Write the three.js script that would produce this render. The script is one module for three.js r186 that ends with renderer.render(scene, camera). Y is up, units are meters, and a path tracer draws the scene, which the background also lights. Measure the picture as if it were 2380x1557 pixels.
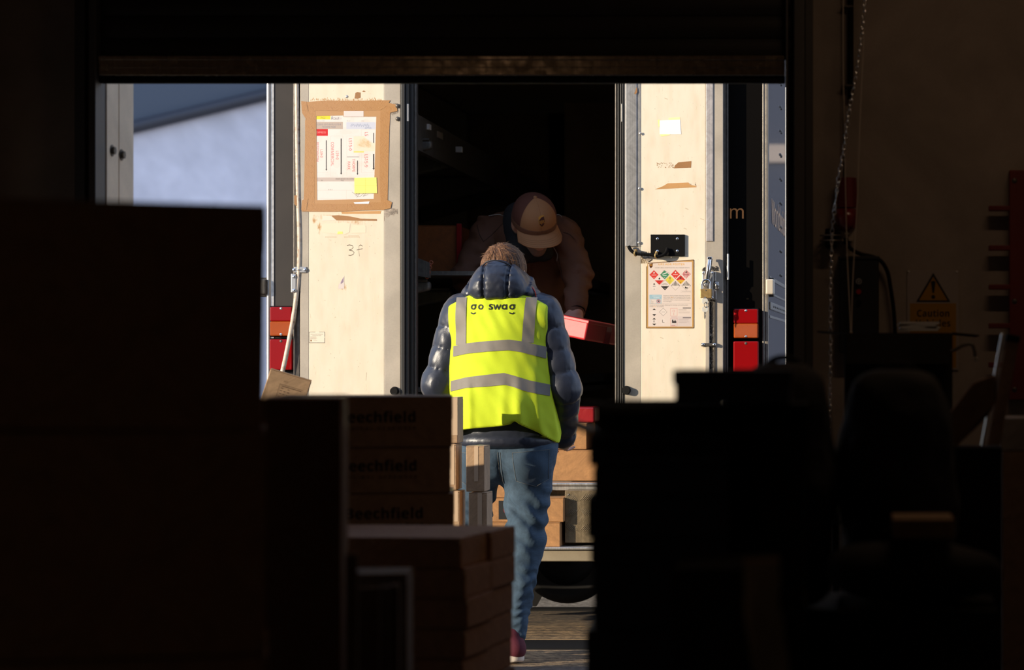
import * as THREE from 'three';
import { RoundedBoxGeometry } from 'three/addons/geometries/RoundedBoxGeometry.js';
import { mergeGeometries, mergeVertices } from 'three/addons/utils/BufferGeometryUtils.js';
import { RectAreaLightUniformsLib } from 'three/addons/lights/RectAreaLightUniformsLib.js';
import { ImprovedNoise } from 'three/addons/math/ImprovedNoise.js';

// ---------- camera, sky, sun, exposure ----------
const F = 5500, CX = 2100, CY = 830, EYE = 1.287;          // focal length in pixels, principal point (the lens is shifted), eye height
const scene = new THREE.Scene();
const camera = new THREE.PerspectiveCamera(2 * Math.atan(CY / F) * 180 / Math.PI, (2 * CX) / (2 * CY), 0.05, 200);
camera.setViewOffset(2 * CX, 2 * CY, 0, 0, 2380, 1557);
camera.position.set(0, EYE, 0);
camera.focus = 10.35;
camera.userData.fStop = 1.5;
scene.add(camera);

const SUN_AZ = 34 * Math.PI / 180, SUN_EL = 13 * Math.PI / 180;
const sunDir = new THREE.Vector3(-Math.cos(SUN_EL) * Math.cos(SUN_AZ), Math.sin(SUN_EL), Math.cos(SUN_EL) * Math.sin(SUN_AZ));
const sun = new THREE.DirectionalLight(new THREE.Color(1.0, 0.87, 0.68), 7.7);
sun.position.copy(sunDir).multiplyScalar(30).add(new THREE.Vector3(-1.5, 1, -10));
sun.target.position.set(-1.5, 1, -10);
sun.castShadow = true;
sun.shadow.mapSize.set(4096, 4096);
Object.assign(sun.shadow.camera, { left: -9, right: 9, top: 7, bottom: -7, near: 1, far: 70 });
sun.name = 'sun';
scene.add(sun, sun.target);
{ // clear winter sky: pale near the horizon, blue above
  const W = 64, H = 64, data = new Float32Array(W * H * 4);
  for (let y = 0; y < H; y++) for (let x = 0; x < W; x++) {
    const up = Math.sin(((y + 0.5) / H - 0.5) * Math.PI), t = Math.pow(Math.max(0, up), 0.55), i = (y * W + x) * 4;
    const c = up < 0 ? [0.2, 0.19, 0.18] : [0.80 - 0.50 * t, 0.88 - 0.42 * t, 1.0 - 0.18 * t];
    data[i] = c[0]; data[i + 1] = c[1]; data[i + 2] = c[2]; data[i + 3] = 1;
  }
  const sky = new THREE.DataTexture(data, W, H, THREE.RGBAFormat, THREE.FloatType);
  sky.mapping = THREE.EquirectangularReflectionMapping; sky.magFilter = THREE.LinearFilter; sky.needsUpdate = true;
  scene.background = sky; scene.environment = sky;
  scene.backgroundIntensity = scene.environmentIntensity = 1.75;
}
// two unseen dim warm strip lamps added as fill under the warehouse ceiling (fittings in 02); the yard's daylight does the rest
RectAreaLightUniformsLib.init();
const FILL_LAMPS = [[0.55, 3.42, -6.3, 24], [-2.55, 3.2, -0.6, 13]];
const renderer = new THREE.WebGLRenderer({ antialias: true });
renderer.toneMapping = THREE.LinearToneMapping;
renderer.toneMappingExposure = 0.82;
renderer.shadowMap.enabled = true;

// ---------- helpers ----------
const V = (x, y, z) => new THREE.Vector3(x, y, z);
let seed = 7;
const rnd = () => { seed = (seed + 0x6d2b79f5) | 0; let t = Math.imul(seed ^ (seed >>> 15), 1 | seed); t = (t + Math.imul(t ^ (t >>> 7), 61 | t)) ^ t; return ((t ^ (t >>> 14)) >>> 0) / 4294967296; };
const rr = (a, b) => a + (b - a) * rnd();
const perlin = new ImprovedNoise();
const noise = (x, y, z) => perlin.noise(x + 31.7, y + 17.3, z + 5.1);
const clamp = (x, a, b) => Math.max(a, Math.min(b, x));
const lerp = (a, b, t) => a + (b - a) * t;
const sstep = (a, b, x) => { const t = clamp((x - a) / (b - a), 0, 1); return t * t * (3 - 2 * t); };
// a measured point of the photograph at a known distance becomes a place in the room
const fx = (px, z) => (px - CX) / F * z;
const fy = (py, z) => EYE - (py - CY) / F * z;
const W3 = (px, py, z) => V(fx(px, z), fy(py, z), -z);

const used = {};
function numbered(name) { const n = used[name] = (used[name] ?? -1) + 1; return n ? name + '_' + String(n).padStart(3, '0') : name; }
function shade(o) { o.castShadow = true; o.receiveShadow = true; return o; }
function thing(name, label, category, at = [0, 0, 0], group) {
  const o = new THREE.Group(); o.name = numbered(name); o.position.set(...at); scene.add(o);
  o.userData = { label, category }; if (group) o.userData.group = group;
  o.userData.kind = 'thing';
  return o;
}
// a part given in the scene's own measures; it is moved into its thing
function part(t, name, geo, mat, label) {
  let root = t; while (root.parent && root.parent !== scene) root = root.parent;
  const g = Array.isArray(geo) ? join(geo) : geo;
  g.translate(-root.position.x, -root.position.y, -root.position.z);
  return local(t, name, g, mat, label);
}
// a part given in its thing's own axes
function local(t, name, geo, mat, label) {
  const g = Array.isArray(geo) ? join(geo) : geo;
  const m = shade(new THREE.Mesh(g, mat)); m.name = name; t.add(m);
  if (label) m.userData.label = label;
  return m;
}
function struct(name, geo, mat) {
  const m = shade(new THREE.Mesh(Array.isArray(geo) ? join(geo) : geo, mat)); m.name = name; m.userData.kind = 'structure'; scene.add(m); return m;
}
function join(list) {
  return mergeGeometries(list.map((g) => {
    const q = g.index ? g.toNonIndexed() : g.clone();
    for (const k of Object.keys(q.attributes)) if (!['position', 'normal', 'uv'].includes(k)) q.deleteAttribute(k);
    if (!q.attributes.uv) q.setAttribute('uv', new THREE.BufferAttribute(new Float32Array(q.attributes.position.count * 2), 2));
    return q;
  }));
}
// texture coordinates in metres, from the side each face looks to
function metric(g) {
  if (g.index) g = g.toNonIndexed();
  const p = g.attributes.position, n = g.attributes.normal, uv = new Float32Array(p.count * 2);
  for (let i = 0; i < p.count; i++) {
    const ax = Math.abs(n.getX(i)), ay = Math.abs(n.getY(i)), az = Math.abs(n.getZ(i));
    if (az >= ax && az >= ay) { uv[2 * i] = p.getX(i); uv[2 * i + 1] = p.getY(i); }
    else if (ax >= ay) { uv[2 * i] = p.getZ(i); uv[2 * i + 1] = p.getY(i); }
    else { uv[2 * i] = p.getX(i); uv[2 * i + 1] = p.getZ(i); }
  }
  g.setAttribute('uv', new THREE.BufferAttribute(uv, 2));
  return g;
}
function box(x0, y0, z0, x1, y1, z1, r = 0) { // two corners
  const w = Math.abs(x1 - x0), h = Math.abs(y1 - y0), d = Math.abs(z1 - z0);
  r = Math.min(r, w * 0.49, h * 0.49, d * 0.49);
  const g = r > 0 ? new RoundedBoxGeometry(w, h, d, 2, r) : new THREE.BoxGeometry(w, h, d);
  g.translate((x0 + x1) / 2, (y0 + y1) / 2, (z0 + z1) / 2);
  return metric(g);
}
// a slab whose face towards the room covers a measured rectangle of the photograph at distance z
const slab = (x0, y0, x1, y1, z, th, r = 0) => box(fx(x0, z), fy(y1, z), -z - th, fx(x1, z), fy(y0, z), -z, r);
const slabY = (x0, x1, Y0, Y1, z, th, r = 0) => box(fx(x0, z), Y0, -z - th, fx(x1, z), Y1, -z, r);
function tube(points, r, seg = 48, radial = 8, closed = false) {
  return new THREE.TubeGeometry(new THREE.CatmullRomCurve3(points, closed, 'centripetal'), seg, r, radial, closed);
}
function rod(a, b, r, radial = 12, r2) {
  const d = b.clone().sub(a), g = new THREE.CylinderGeometry(r2 ?? r, r, d.length(), radial);
  g.applyQuaternion(new THREE.Quaternion().setFromUnitVectors(V(0, 1, 0), d.clone().normalize()));
  g.translate((a.x + b.x) / 2, (a.y + b.y) / 2, (a.z + b.z) / 2);
  return g;
}
function screw(px, py, z, r = 0.006) { // round head with a slot, facing the room
  const c = W3(px, py, z), h = new THREE.SphereGeometry(r, 12, 6, 0, Math.PI * 2, 0, Math.PI / 2);
  h.scale(1, 0.5, 1); h.rotateX(Math.PI / 2); h.translate(c.x, c.y, c.z);
  const s = new THREE.TorusGeometry(r * 0.95, r * 0.18, 5, 14); s.translate(c.x, c.y, c.z + 0.0005);
  return join([h, s]);
}
function outline(points, z, th, bevel = 0) { // a flat piece cut to a measured outline, with thickness
  const s = new THREE.Shape(points.map(([x, y]) => new THREE.Vector2(fx(x, z), fy(y, z))));
  const g = new THREE.ExtrudeGeometry(s, { depth: th, bevelEnabled: bevel > 0, bevelSize: bevel, bevelThickness: bevel, bevelSegments: 1, curveSegments: 8 });
  g.translate(0, 0, -z);
  return metric(g);
}
function frameShape(w, h, t, d) { // a rectangular ring
  const s = new THREE.Shape([V2(-w / 2, -h / 2), V2(w / 2, -h / 2), V2(w / 2, h / 2), V2(-w / 2, h / 2)]);
  s.holes.push(new THREE.Path([V2(-w / 2 + t, -h / 2 + t), V2(-w / 2 + t, h / 2 - t), V2(w / 2 - t, h / 2 - t), V2(w / 2 - t, -h / 2 + t)]));
  return new THREE.ExtrudeGeometry(s, { depth: d, bevelEnabled: false });
}
function V2(x, y) { return new THREE.Vector2(x, y); }

// ---------- textures ----------
function canvas(w, h, draw) { const c = document.createElement('canvas'); c.width = w; c.height = h; draw(c.getContext('2d'), w, h); return c; }
function tex(w, h, draw, { srgb = true, rep = null } = {}) {
  const t = new THREE.CanvasTexture(canvas(w, h, draw));
  if (srgb) t.colorSpace = THREE.SRGBColorSpace;
  if (rep) { t.wrapS = t.wrapT = THREE.RepeatWrapping; t.repeat.set(1 / rep[0], 1 / rep[1]); }
  t.anisotropy = 8;
  return t;
}
function grainData(n, f, srgb, rep) { // f(u, v) -> [r, g, b] 0..1, tiling left to f
  const d = new Uint8Array(n * n * 4);
  for (let y = 0; y < n; y++) for (let x = 0; x < n; x++) {
    const c = f(x / n, y / n), i = (y * n + x) * 4;
    d[i] = clamp(c[0], 0, 1) * 255; d[i + 1] = clamp(c[1], 0, 1) * 255; d[i + 2] = clamp(c[2], 0, 1) * 255; d[i + 3] = 255;
  }
  const t = new THREE.DataTexture(d, n, n); t.magFilter = THREE.LinearFilter; t.wrapS = t.wrapT = THREE.RepeatWrapping;
  if (srgb) t.colorSpace = THREE.SRGBColorSpace;
  t.repeat.set(1 / rep[0], 1 / rep[1]); t.needsUpdate = true;
  return t;
}
// noise that tiles over 0..1
function tnoise(u, v, f, z = 0) {
  const a = u * 2 * Math.PI, b = v * 2 * Math.PI, r = f / 6.283;
  return noise(Math.cos(a) * r + z, Math.sin(a) * r + Math.cos(b) * r * 1.0, Math.sin(b) * r - z * 0.7);
}
const fbm = (u, v, f, z) => tnoise(u, v, f, z) * 0.55 + tnoise(u, v, f * 2.3, z + 9) * 0.3 + tnoise(u, v, f * 5.1, z + 21) * 0.15;

const std = (color, roughness = 0.7, metalness = 0, extra = {}) => new THREE.MeshStandardMaterial({ color, roughness, metalness, ...extra });
const phys = (color, roughness = 0.7, metalness = 0, extra = {}) => new THREE.MeshPhysicalMaterial({ color, roughness, metalness, ...extra });

const T = {};
T.card = grainData(256, (u, v) => { const s = 0.9 + 0.13 * fbm(u, v, 14, 1) + 0.05 * tnoise(u, v, 60, 4) + 0.03 * (rnd() - 0.5) + 0.006 * Math.sin(u * 2 * Math.PI * 60); return [s, s * 0.99, s * 0.97]; }, true, [0.4, 0.4]);
T.cardBump = grainData(256, (u, v) => { const s = 0.5 + 0.3 * fbm(u, v, 20, 1) + 0.03 * Math.sin(u * 2 * Math.PI * 60); return [s, s, s]; }, false, [0.4, 0.4]);
T.brush = grainData(256, (u, v) => { const s = 0.86 + 0.12 * tnoise(u, v * 0, 90, 2) + 0.16 * fbm(u, v, 10, 5) + 0.04 * (rnd() - 0.5); return [s, s, s]; }, true, [0.25, 0.25]);
T.grime = grainData(256, (u, v) => { const s = 0.93 + 0.12 * fbm(u, v, 6, 3) + 0.03 * (rnd() - 0.5); return [s, s * 0.985, s * 0.96]; }, true, [1.1, 1.1]);
T.rough = grainData(256, (u, v) => { const s = 0.55 + 0.5 * fbm(u, v, 12, 8); return [s, s, s]; }, false, [0.5, 0.5]);
T.fine = grainData(256, (u, v) => { const s = 0.5 + 0.35 * fbm(u, v, 40, 12) + 0.25 * (rnd() - 0.5); return [s, s, s]; }, false, [0.2, 0.2]);
T.grit = grainData(512, (u, v) => { const s = 0.78 + 0.5 * fbm(u, v, 30, 6) + 0.35 * (rnd() - 0.5); return [s, s * 0.97, s * 0.93]; }, true, [0.8, 0.8]);
T.gritBump = grainData(512, (u, v) => { const s = 0.5 + 0.5 * fbm(u, v, 60, 6) + 0.4 * (rnd() - 0.5); return [s, s, s]; }, false, [0.5, 0.5]);
T.denim = grainData(256, (u, v) => { const w = 0.5 + 0.5 * Math.sin((u + v) * 2 * Math.PI * 64), s = 0.78 + 0.16 * w + 0.2 * fbm(u, v, 8, 2) + 0.2 * (rnd() - 0.5); return [s, s, s]; }, true, [0.16, 0.16]);
T.weave = grainData(128, (u, v) => { const s = 0.5 + 0.25 * Math.sin(u * 2 * Math.PI * 32) * Math.sin(v * 2 * Math.PI * 32) + 0.2 * (rnd() - 0.5); return [s, s, s]; }, false, [0.06, 0.06]);
T.mesh = grainData(128, (u, v) => { const k = 16, a = Math.sin((u * k + v * k) * Math.PI), b = Math.sin((u * k - v * k) * Math.PI), s = 0.82 + 0.18 * Math.min(1, Math.abs(a * b) * 2.2); return [s, s, s * 0.9]; }, true, [0.07, 0.055]);

const M = {
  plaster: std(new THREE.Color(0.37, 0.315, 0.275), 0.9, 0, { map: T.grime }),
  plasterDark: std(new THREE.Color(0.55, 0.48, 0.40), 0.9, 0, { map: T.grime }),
  concrete: std(new THREE.Color(0.30, 0.27, 0.24), 0.85, 0, { map: T.grit, bumpMap: T.gritBump, bumpScale: 0.001 }),
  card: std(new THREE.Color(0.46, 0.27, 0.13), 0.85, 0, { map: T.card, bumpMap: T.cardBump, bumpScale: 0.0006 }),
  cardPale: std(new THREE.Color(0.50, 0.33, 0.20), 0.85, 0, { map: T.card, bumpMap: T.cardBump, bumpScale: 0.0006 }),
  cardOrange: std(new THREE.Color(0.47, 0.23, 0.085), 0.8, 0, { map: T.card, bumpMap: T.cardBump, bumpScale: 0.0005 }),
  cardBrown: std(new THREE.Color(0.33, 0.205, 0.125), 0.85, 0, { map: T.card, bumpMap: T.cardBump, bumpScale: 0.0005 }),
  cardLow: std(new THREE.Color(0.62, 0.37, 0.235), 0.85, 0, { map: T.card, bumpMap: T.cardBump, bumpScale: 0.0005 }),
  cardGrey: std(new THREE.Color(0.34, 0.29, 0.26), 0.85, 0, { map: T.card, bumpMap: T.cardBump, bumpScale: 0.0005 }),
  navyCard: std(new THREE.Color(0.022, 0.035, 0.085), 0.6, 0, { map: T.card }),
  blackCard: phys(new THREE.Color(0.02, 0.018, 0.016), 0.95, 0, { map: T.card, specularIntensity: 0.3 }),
  tape: phys(new THREE.Color(0.36, 0.20, 0.09), 0.25, 0, { clearcoat: 0.5, clearcoatRoughness: 0.2, bumpMap: T.fine, bumpScale: 0.0008 }),
  paleTape: phys(new THREE.Color(0.60, 0.44, 0.30), 0.3, 0, { clearcoat: 0.4, clearcoatRoughness: 0.25 }),
  alu: std(new THREE.Color(0.50, 0.445, 0.375), 0.55, 0.15, { map: T.grime }),
  aluBright: std(new THREE.Color(0.72, 0.69, 0.65), 0.38, 0.7, { map: T.brush }),
  steelDark: std(new THREE.Color(0.16, 0.14, 0.12), 0.45, 0.6, { map: T.brush }),
  chrome: std(new THREE.Color(0.85, 0.84, 0.82), 0.12, 1),
  zinc: std(new THREE.Color(0.55, 0.52, 0.48), 0.35, 0.85),
  brass: std(new THREE.Color(0.62, 0.40, 0.15), 0.4, 0.55, { map: T.brush }),
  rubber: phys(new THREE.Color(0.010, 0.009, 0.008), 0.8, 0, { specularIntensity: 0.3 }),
  plastic: phys(new THREE.Color(0.006, 0.0055, 0.005), 0.5, 0, { specularIntensity: 0.25 }),
  paint: phys(new THREE.Color(0.024, 0.017, 0.013), 0.4, 0, { clearcoat: 0.6, clearcoatRoughness: 0.12, map: T.grime }),
  paintSide: phys(new THREE.Color(0.05, 0.04, 0.035), 0.3, 0, { clearcoat: 1, clearcoatRoughness: 0.06 }),
  cargo: std(new THREE.Color(0.30, 0.27, 0.22), 0.7, 0, { map: T.grime }),
  white: std(new THREE.Color(0.8, 0.8, 0.78), 0.7),
  skin: phys(new THREE.Color(0.62, 0.34, 0.24), 0.5, 0, { sheen: 0.2, bumpMap: T.fine, bumpScale: 0.0003 }),
};

// ================= the setting =================
const ZD = 8.0, ZW = 8.28;                                   // inner and outer face of the doorway wall
const XL = fx(180, ZD), XR = fx(1890, ZD);                  // masonry opening behind the guide rails
const OL = fx(243, ZD), OR = fx(1829, ZD);                  // clear opening
const HT = 3.15, CEIL = 3.7, WL = -3.07, WR = 1.75;
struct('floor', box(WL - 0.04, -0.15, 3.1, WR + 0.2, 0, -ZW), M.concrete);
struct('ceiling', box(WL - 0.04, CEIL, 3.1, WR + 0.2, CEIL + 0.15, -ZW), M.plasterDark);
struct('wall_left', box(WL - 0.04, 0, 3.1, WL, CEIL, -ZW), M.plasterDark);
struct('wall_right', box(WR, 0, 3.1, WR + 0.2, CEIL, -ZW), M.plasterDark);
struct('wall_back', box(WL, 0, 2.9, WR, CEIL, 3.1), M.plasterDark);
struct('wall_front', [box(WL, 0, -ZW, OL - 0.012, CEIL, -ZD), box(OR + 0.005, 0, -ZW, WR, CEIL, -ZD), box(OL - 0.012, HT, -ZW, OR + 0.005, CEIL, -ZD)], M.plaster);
// the yard: cast ribs across the apron, two flush black strips, gravel under and beyond the lorry
{
  const apron = std(new THREE.Color(0.66, 0.47, 0.27), 0.95, 0, { vertexColors: true, map: T.grit, bumpMap: T.gritBump, bumpScale: 0.0012 });
  const P = 0.066, zs = [], x0 = -4.2, x1 = 1.8;
  const pos = [], idx = [], col = [], nx = 120;
  for (let z = 9.84; z <= 12.05; z += P / 8) zs.push(z);
  for (const z of zs) for (let i = 0; i <= nx; i++) {
    const x = lerp(x0, x1, i / nx), band = sstep(10.47, 10.49, z) * (1 - sstep(10.80, 10.82, z));
    const rib = Math.pow(0.5 + 0.5 * Math.cos(z / P * 2 * Math.PI), 0.7);
    const worn = 0.55 + 0.6 * noise(x * 5, z * 5, 0);
    const h = rib * clamp(worn + 0.35, 0.3, 1) * lerp(1, 0.35, sstep(11.2, 11.7, z)), q = clamp(0.05 + 0.95 * h + 0.25 * noise(x * 30, z * 30, 8), 0.12, 1); pos.push(x, -0.006 + 0.0028 * h - band * 0.05 + 0.0006 * noise(x * 40, z * 40, 3), -z); col.push(q, q * 0.97, q * 0.92);   // vertex colour darkens in the grooves
  }
  for (let j = 0; j < zs.length - 1; j++) for (let i = 0; i < nx; i++) { const a = j * (nx + 1) + i; idx.push(a, a + 1, a + nx + 1, a + 1, a + nx + 2, a + nx + 1); }
  let g = new THREE.BufferGeometry(); g.setAttribute('position', new THREE.Float32BufferAttribute(pos, 3)); g.setAttribute('color', new THREE.Float32BufferAttribute(col, 3)); g.setIndex(idx); g.computeVertexNormals();
  struct('ground', metric(g), apron);
  struct('trim_1', [box(-4.2, -0.06, -9.845, 1.8, 0.001, -ZW)], std(new THREE.Color(0.16, 0.14, 0.12), 0.7, 0.2, { map: T.grit }));   // smooth threshold strip
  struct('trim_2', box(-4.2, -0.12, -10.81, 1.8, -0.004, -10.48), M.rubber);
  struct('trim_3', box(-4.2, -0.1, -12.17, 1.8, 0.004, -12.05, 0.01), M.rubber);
  struct('ground_1', box(-40, -0.2, -60, 30, -0.005, -12.17), std(new THREE.Color(0.52, 0.52, 0.56), 0.95, 0, { map: T.grit, bumpMap: T.gritBump, bumpScale: 0.01 }));
  struct('ground_2', [box(-40, -0.2, -12.17, -4.2, -0.005, 3), box(1.8, -0.2, -12.17, 30, -0.005, -ZW)], M.concrete);
}
// cream cladding on the left reveal, two boards with a bolt each
{
  const cream = std(new THREE.Color(0.95, 0.76, 0.56), 0.6, 0, { map: T.grime });
  const zs = [ZD + 0.006, lerp(ZD, ZW, 0.455), lerp(ZD, ZW, 0.475), ZW + 0.005];
  const bolt = (z, y) => { const b = new THREE.CylinderGeometry(0.014, 0.014, 0.012, 6); b.rotateZ(Math.PI / 2); const w = new THREE.CylinderGeometry(0.02, 0.02, 0.005, 16); w.rotateZ(Math.PI / 2); w.translate(-0.006, 0, 0); const g = join([b, w]); g.translate(OL + 0.012, y, -z); return g; };
  const t = thing('jamb_lining', 'cream jamb lining of two upright boards on the left side of the doorway', 'jamb lining', [OL, 0, -ZD]);
  part(t, 'board', box(OL - 0.011, 0, -zs[1], OL + 0.006, 2.9, -zs[0], 0.004), cream);
  part(t, 'board', box(OL - 0.011, 0, -zs[3], OL + 0.006, 2.9, -zs[2], 0.004), cream);
  part(t, 'bolt', bolt(zs[0] + 0.05, fy(350, zs[0] + 0.05)), M.steelDark);
  part(t, 'bolt', bolt(zs[2] + 0.02, fy(360, zs[2] + 0.02)), M.steelDark);
}
FILL_LAMPS.forEach(([x, y, z, L], i) => {  // fill lamps added out of view to lift the dark room
  const warm = new THREE.Color(1, 0.66, 0.42), w = 0.9, d = 0.07, t = thing('added_fill_lamp', ['added fill lamp out of view, dim warm strip under the ceiling near the doorway', 'added fill lamp out of view, dim warm strip under the ceiling at the back of the room'][i], 'lamp', [x, y, z]);
  local(t, 'housing', box(-w / 2 - 0.02, 0.008, -d / 2 - 0.02, w / 2 + 0.02, 0.075, d / 2 + 0.02, 0.008), M.white);
  local(t, 'hanger', [rod(V(-0.3, 0.07, 0), V(-0.3, CEIL - y, 0), 0.006, 8), rod(V(0.3, 0.07, 0), V(0.3, CEIL - y, 0), 0.006, 8)], M.zinc);
  local(t, 'diffuser', box(-w / 2, 0, -d / 2, w / 2, 0.012, d / 2, 0.003), std(0x000000, 0.8, 0, { emissive: warm, emissiveIntensity: 1.2 }));
  const l = new THREE.RectAreaLight(warm, L, w, d); l.position.set(x, y - 0.004, z); l.lookAt(x, 0, z); l.name = 'added_fill_light'; scene.add(l);
});
// roller shutter, half lowered
{
  const t = thing('roller_shutter', 'dark steel roller shutter drawn halfway down over the loading doorway', 'shutter', [(OL + OR) / 2, 2.3, -ZD]);
  const zc = ZD - 0.05, y0 = fy(140, zc);
  const slat = std(new THREE.Color(0.028, 0.024, 0.021), 0.5, 0.3);
  const sh = new THREE.Shape();
  sh.moveTo(0, 0); sh.quadraticCurveTo(0.016, 0.037, 0.0, 0.070); sh.lineTo(-0.006, 0.0775); sh.lineTo(-0.006, 0.0); sh.closePath();
  const prof = new THREE.ExtrudeGeometry(sh, { depth: OR - OL + 0.04, bevelEnabled: false, curveSegments: 6 });
  prof.rotateY(-Math.PI / 2); prof.translate(OR + 0.02, 0, 0);                    // bulge towards the room
  const pts = prof.attributes.position; for (let i = 0; i < pts.count; i++) pts.setXYZ(i, pts.getX(i), pts.getY(i), pts.getZ(i));
  const sg = metric(prof); sg.translate(-t.position.x, 0, 0);
  for (let k = 0; k < 11; k++) { const m = local(t, 'slat', sg, slat); m.position.set(0, y0 + k * 0.0755 - t.position.y, -zc - t.position.z); }
  const rail = phys(new THREE.Color(0.50, 0.39, 0.28), 0.42, 0.85, { map: T.brush, roughnessMap: T.rough });
  const yb = fy(178, zc);
  part(t, 'bottom_rail', [box(OL + 0.004, yb, -zc - 0.02, OR - 0.004, y0, -zc + 0.03, 0.004), box(OL + 0.004, y0 - 0.004, -zc - 0.012, OR - 0.004, y0 + 0.012, -zc + 0.036, 0.004), box(OL + 0.004, (y0 + yb) / 2 - 0.002, -zc, OR - 0.004, (y0 + yb) / 2 + 0.002, -zc + 0.0325, 0.0015)], rail);
  part(t, 'weather_seal', [box(OL + 0.004, fy(194, zc), -zc - 0.018, OR - 0.004, yb + 0.004, -zc + 0.016, 0.005)], M.rubber);
  const side = (a, b) => [box(a, 0, -ZD, b, CEIL - 0.02, -ZD + 0.1, 0.004)];
  const gm = std(new THREE.Color(0.085, 0.08, 0.075), 0.5, 0.3);
  part(t, 'guide_rail', [...side(fx(206, ZD - 0.1), fx(222, ZD - 0.1)), box(fx(222, ZD), 0, -ZD, OL, CEIL - 0.02, -ZD + 0.02), box(fx(180, ZD), 0, -ZD, fx(205, ZD), CEIL - 0.02, -ZD + 0.03, 0.003), box(OL - 0.008, 0, -ZD, OL, CEIL - 0.02, -ZD + 0.095, 0.003)], gm);
  part(t, 'guide_rail', [...side(fx(1848, ZD), fx(1872, ZD)), box(OR, 0, -ZD, fx(1850, ZD), CEIL - 0.02, -ZD + 0.02), box(OR, 0, -ZD, OR + 0.008, CEIL - 0.02, -ZD + 0.095, 0.003), box(fx(1872, ZD), 0, -ZD, fx(1890, ZD), CEIL - 0.02, -ZD + 0.03, 0.003)], gm);
  const drum = new THREE.CylinderGeometry(0.16, 0.16, OR - OL + 0.1, 24); drum.rotateZ(Math.PI / 2); drum.translate((OL + OR) / 2, 3.4, -ZD + 0.2);
  part(t, 'drum', drum, slat);
}
{
  const t = thing('bright_line_post', 'thin pale post added to draw the bright sunlit line beside the door frame', 'post', [fx(1827, 10.45), 0, -10.45]);  // post added to give the bright line by the frame
  local(t, 'shaft', new THREE.CylinderGeometry(0.0036, 0.0036, fy(203, 10.45), 12).translate(0, fy(203, 10.45) / 2, 0), M.white); local(t, 'foot', new THREE.CylinderGeometry(0.02, 0.024, 0.02, 14).translate(0, 0.008, 0), M.zinc);
}
// warehouse across the yard in shade, and the sunny end wall far behind the lorry
{
  const z = 26, wall = std(new THREE.Color(0.97, 0.93, 0.95), 0.85, 0, { map: grainData(256, (u, v) => { const s = 0.93 + 0.16 * fbm(u, v, 5, 40) + 0.08 * fbm(u, v, 22, 44); return [s, s, s * 1.01]; }, true, [6, 6]) });
  const yaw = 42 * Math.PI / 180, c = W3(470, 400, z);
  const t = thing('warehouse', 'pale warehouse in shade beyond the yard with a dark sloping roof edge', 'building', [c.x, 0, c.z]);
  t.rotation.y = yaw;
  // gable: eave drops to the left as seen, roof slab above
  const e0 = 4.0, slope = 0.30, L = 7, R = 5;
  const sh = new THREE.Shape([V2(-L, 0), V2(R, 0), V2(R, e0 + slope * R), V2(-L, e0 - slope * L)]);
  local(t, 'wall', metric(new THREE.ExtrudeGeometry(sh, { depth: 0.4, bevelEnabled: false }).translate(0, 0, -0.4)), wall);
  const rs = new THREE.Shape([V2(-L - 0.3, e0 - slope * (L + 0.3)), V2(R + 0.3, e0 + slope * (R + 0.3)), V2(R + 0.3, e0 + slope * (R + 0.3) + 3.5), V2(-L - 0.3, e0 - slope * (L + 0.3) + 3.5)]);
  local(t, 'roof', metric(new THREE.ExtrudeGeometry(rs, { depth: 0.6, bevelEnabled: false }).translate(0, 0, -0.6)), std(new THREE.Color(0.10, 0.12, 0.15), 0.7));
  local(t, 'gutter', rod(V(-L - 0.3, e0 - slope * (L + 0.3), 0.06), V(R + 0.3, e0 + slope * (R + 0.3), 0.06), 0.07, 10), std(new THREE.Color(0.05, 0.05, 0.06), 0.5));
  const ns = thing('shed', 'unseen navy clad shed with a white band, added to be mirrored in the lorry flank', 'building', [3, 0, -30]);  // unseen shed, added for the reflection on the right flank
  local(ns, 'cladding', box(-3.45, 0, -0.4, 4, 6, 0), std(new THREE.Color(0.02, 0.026, 0.045), 0.7));
  local(ns, 'fascia', box(-3.45, 3.75, 0, 4, 3.98, 0.05, 0.01), M.cardGrey);
  const q = thing('end_wall', 'sunlit cream end wall seen as a thin line between lorry and door frame', 'building', [fx(1830, 30) + 2, 0, -30]);
  local(q, 'wall', box(-2.4, 0, -0.4, -1.02, 6, 0), std(new THREE.Color(0.8, 0.72, 0.58), 0.8, 0, { map: T.grime }));
  local(q, 'coping', box(-2.45, 6, -0.45, -1.0, 6.15, 0.05, 0.02), M.plaster);
}

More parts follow.
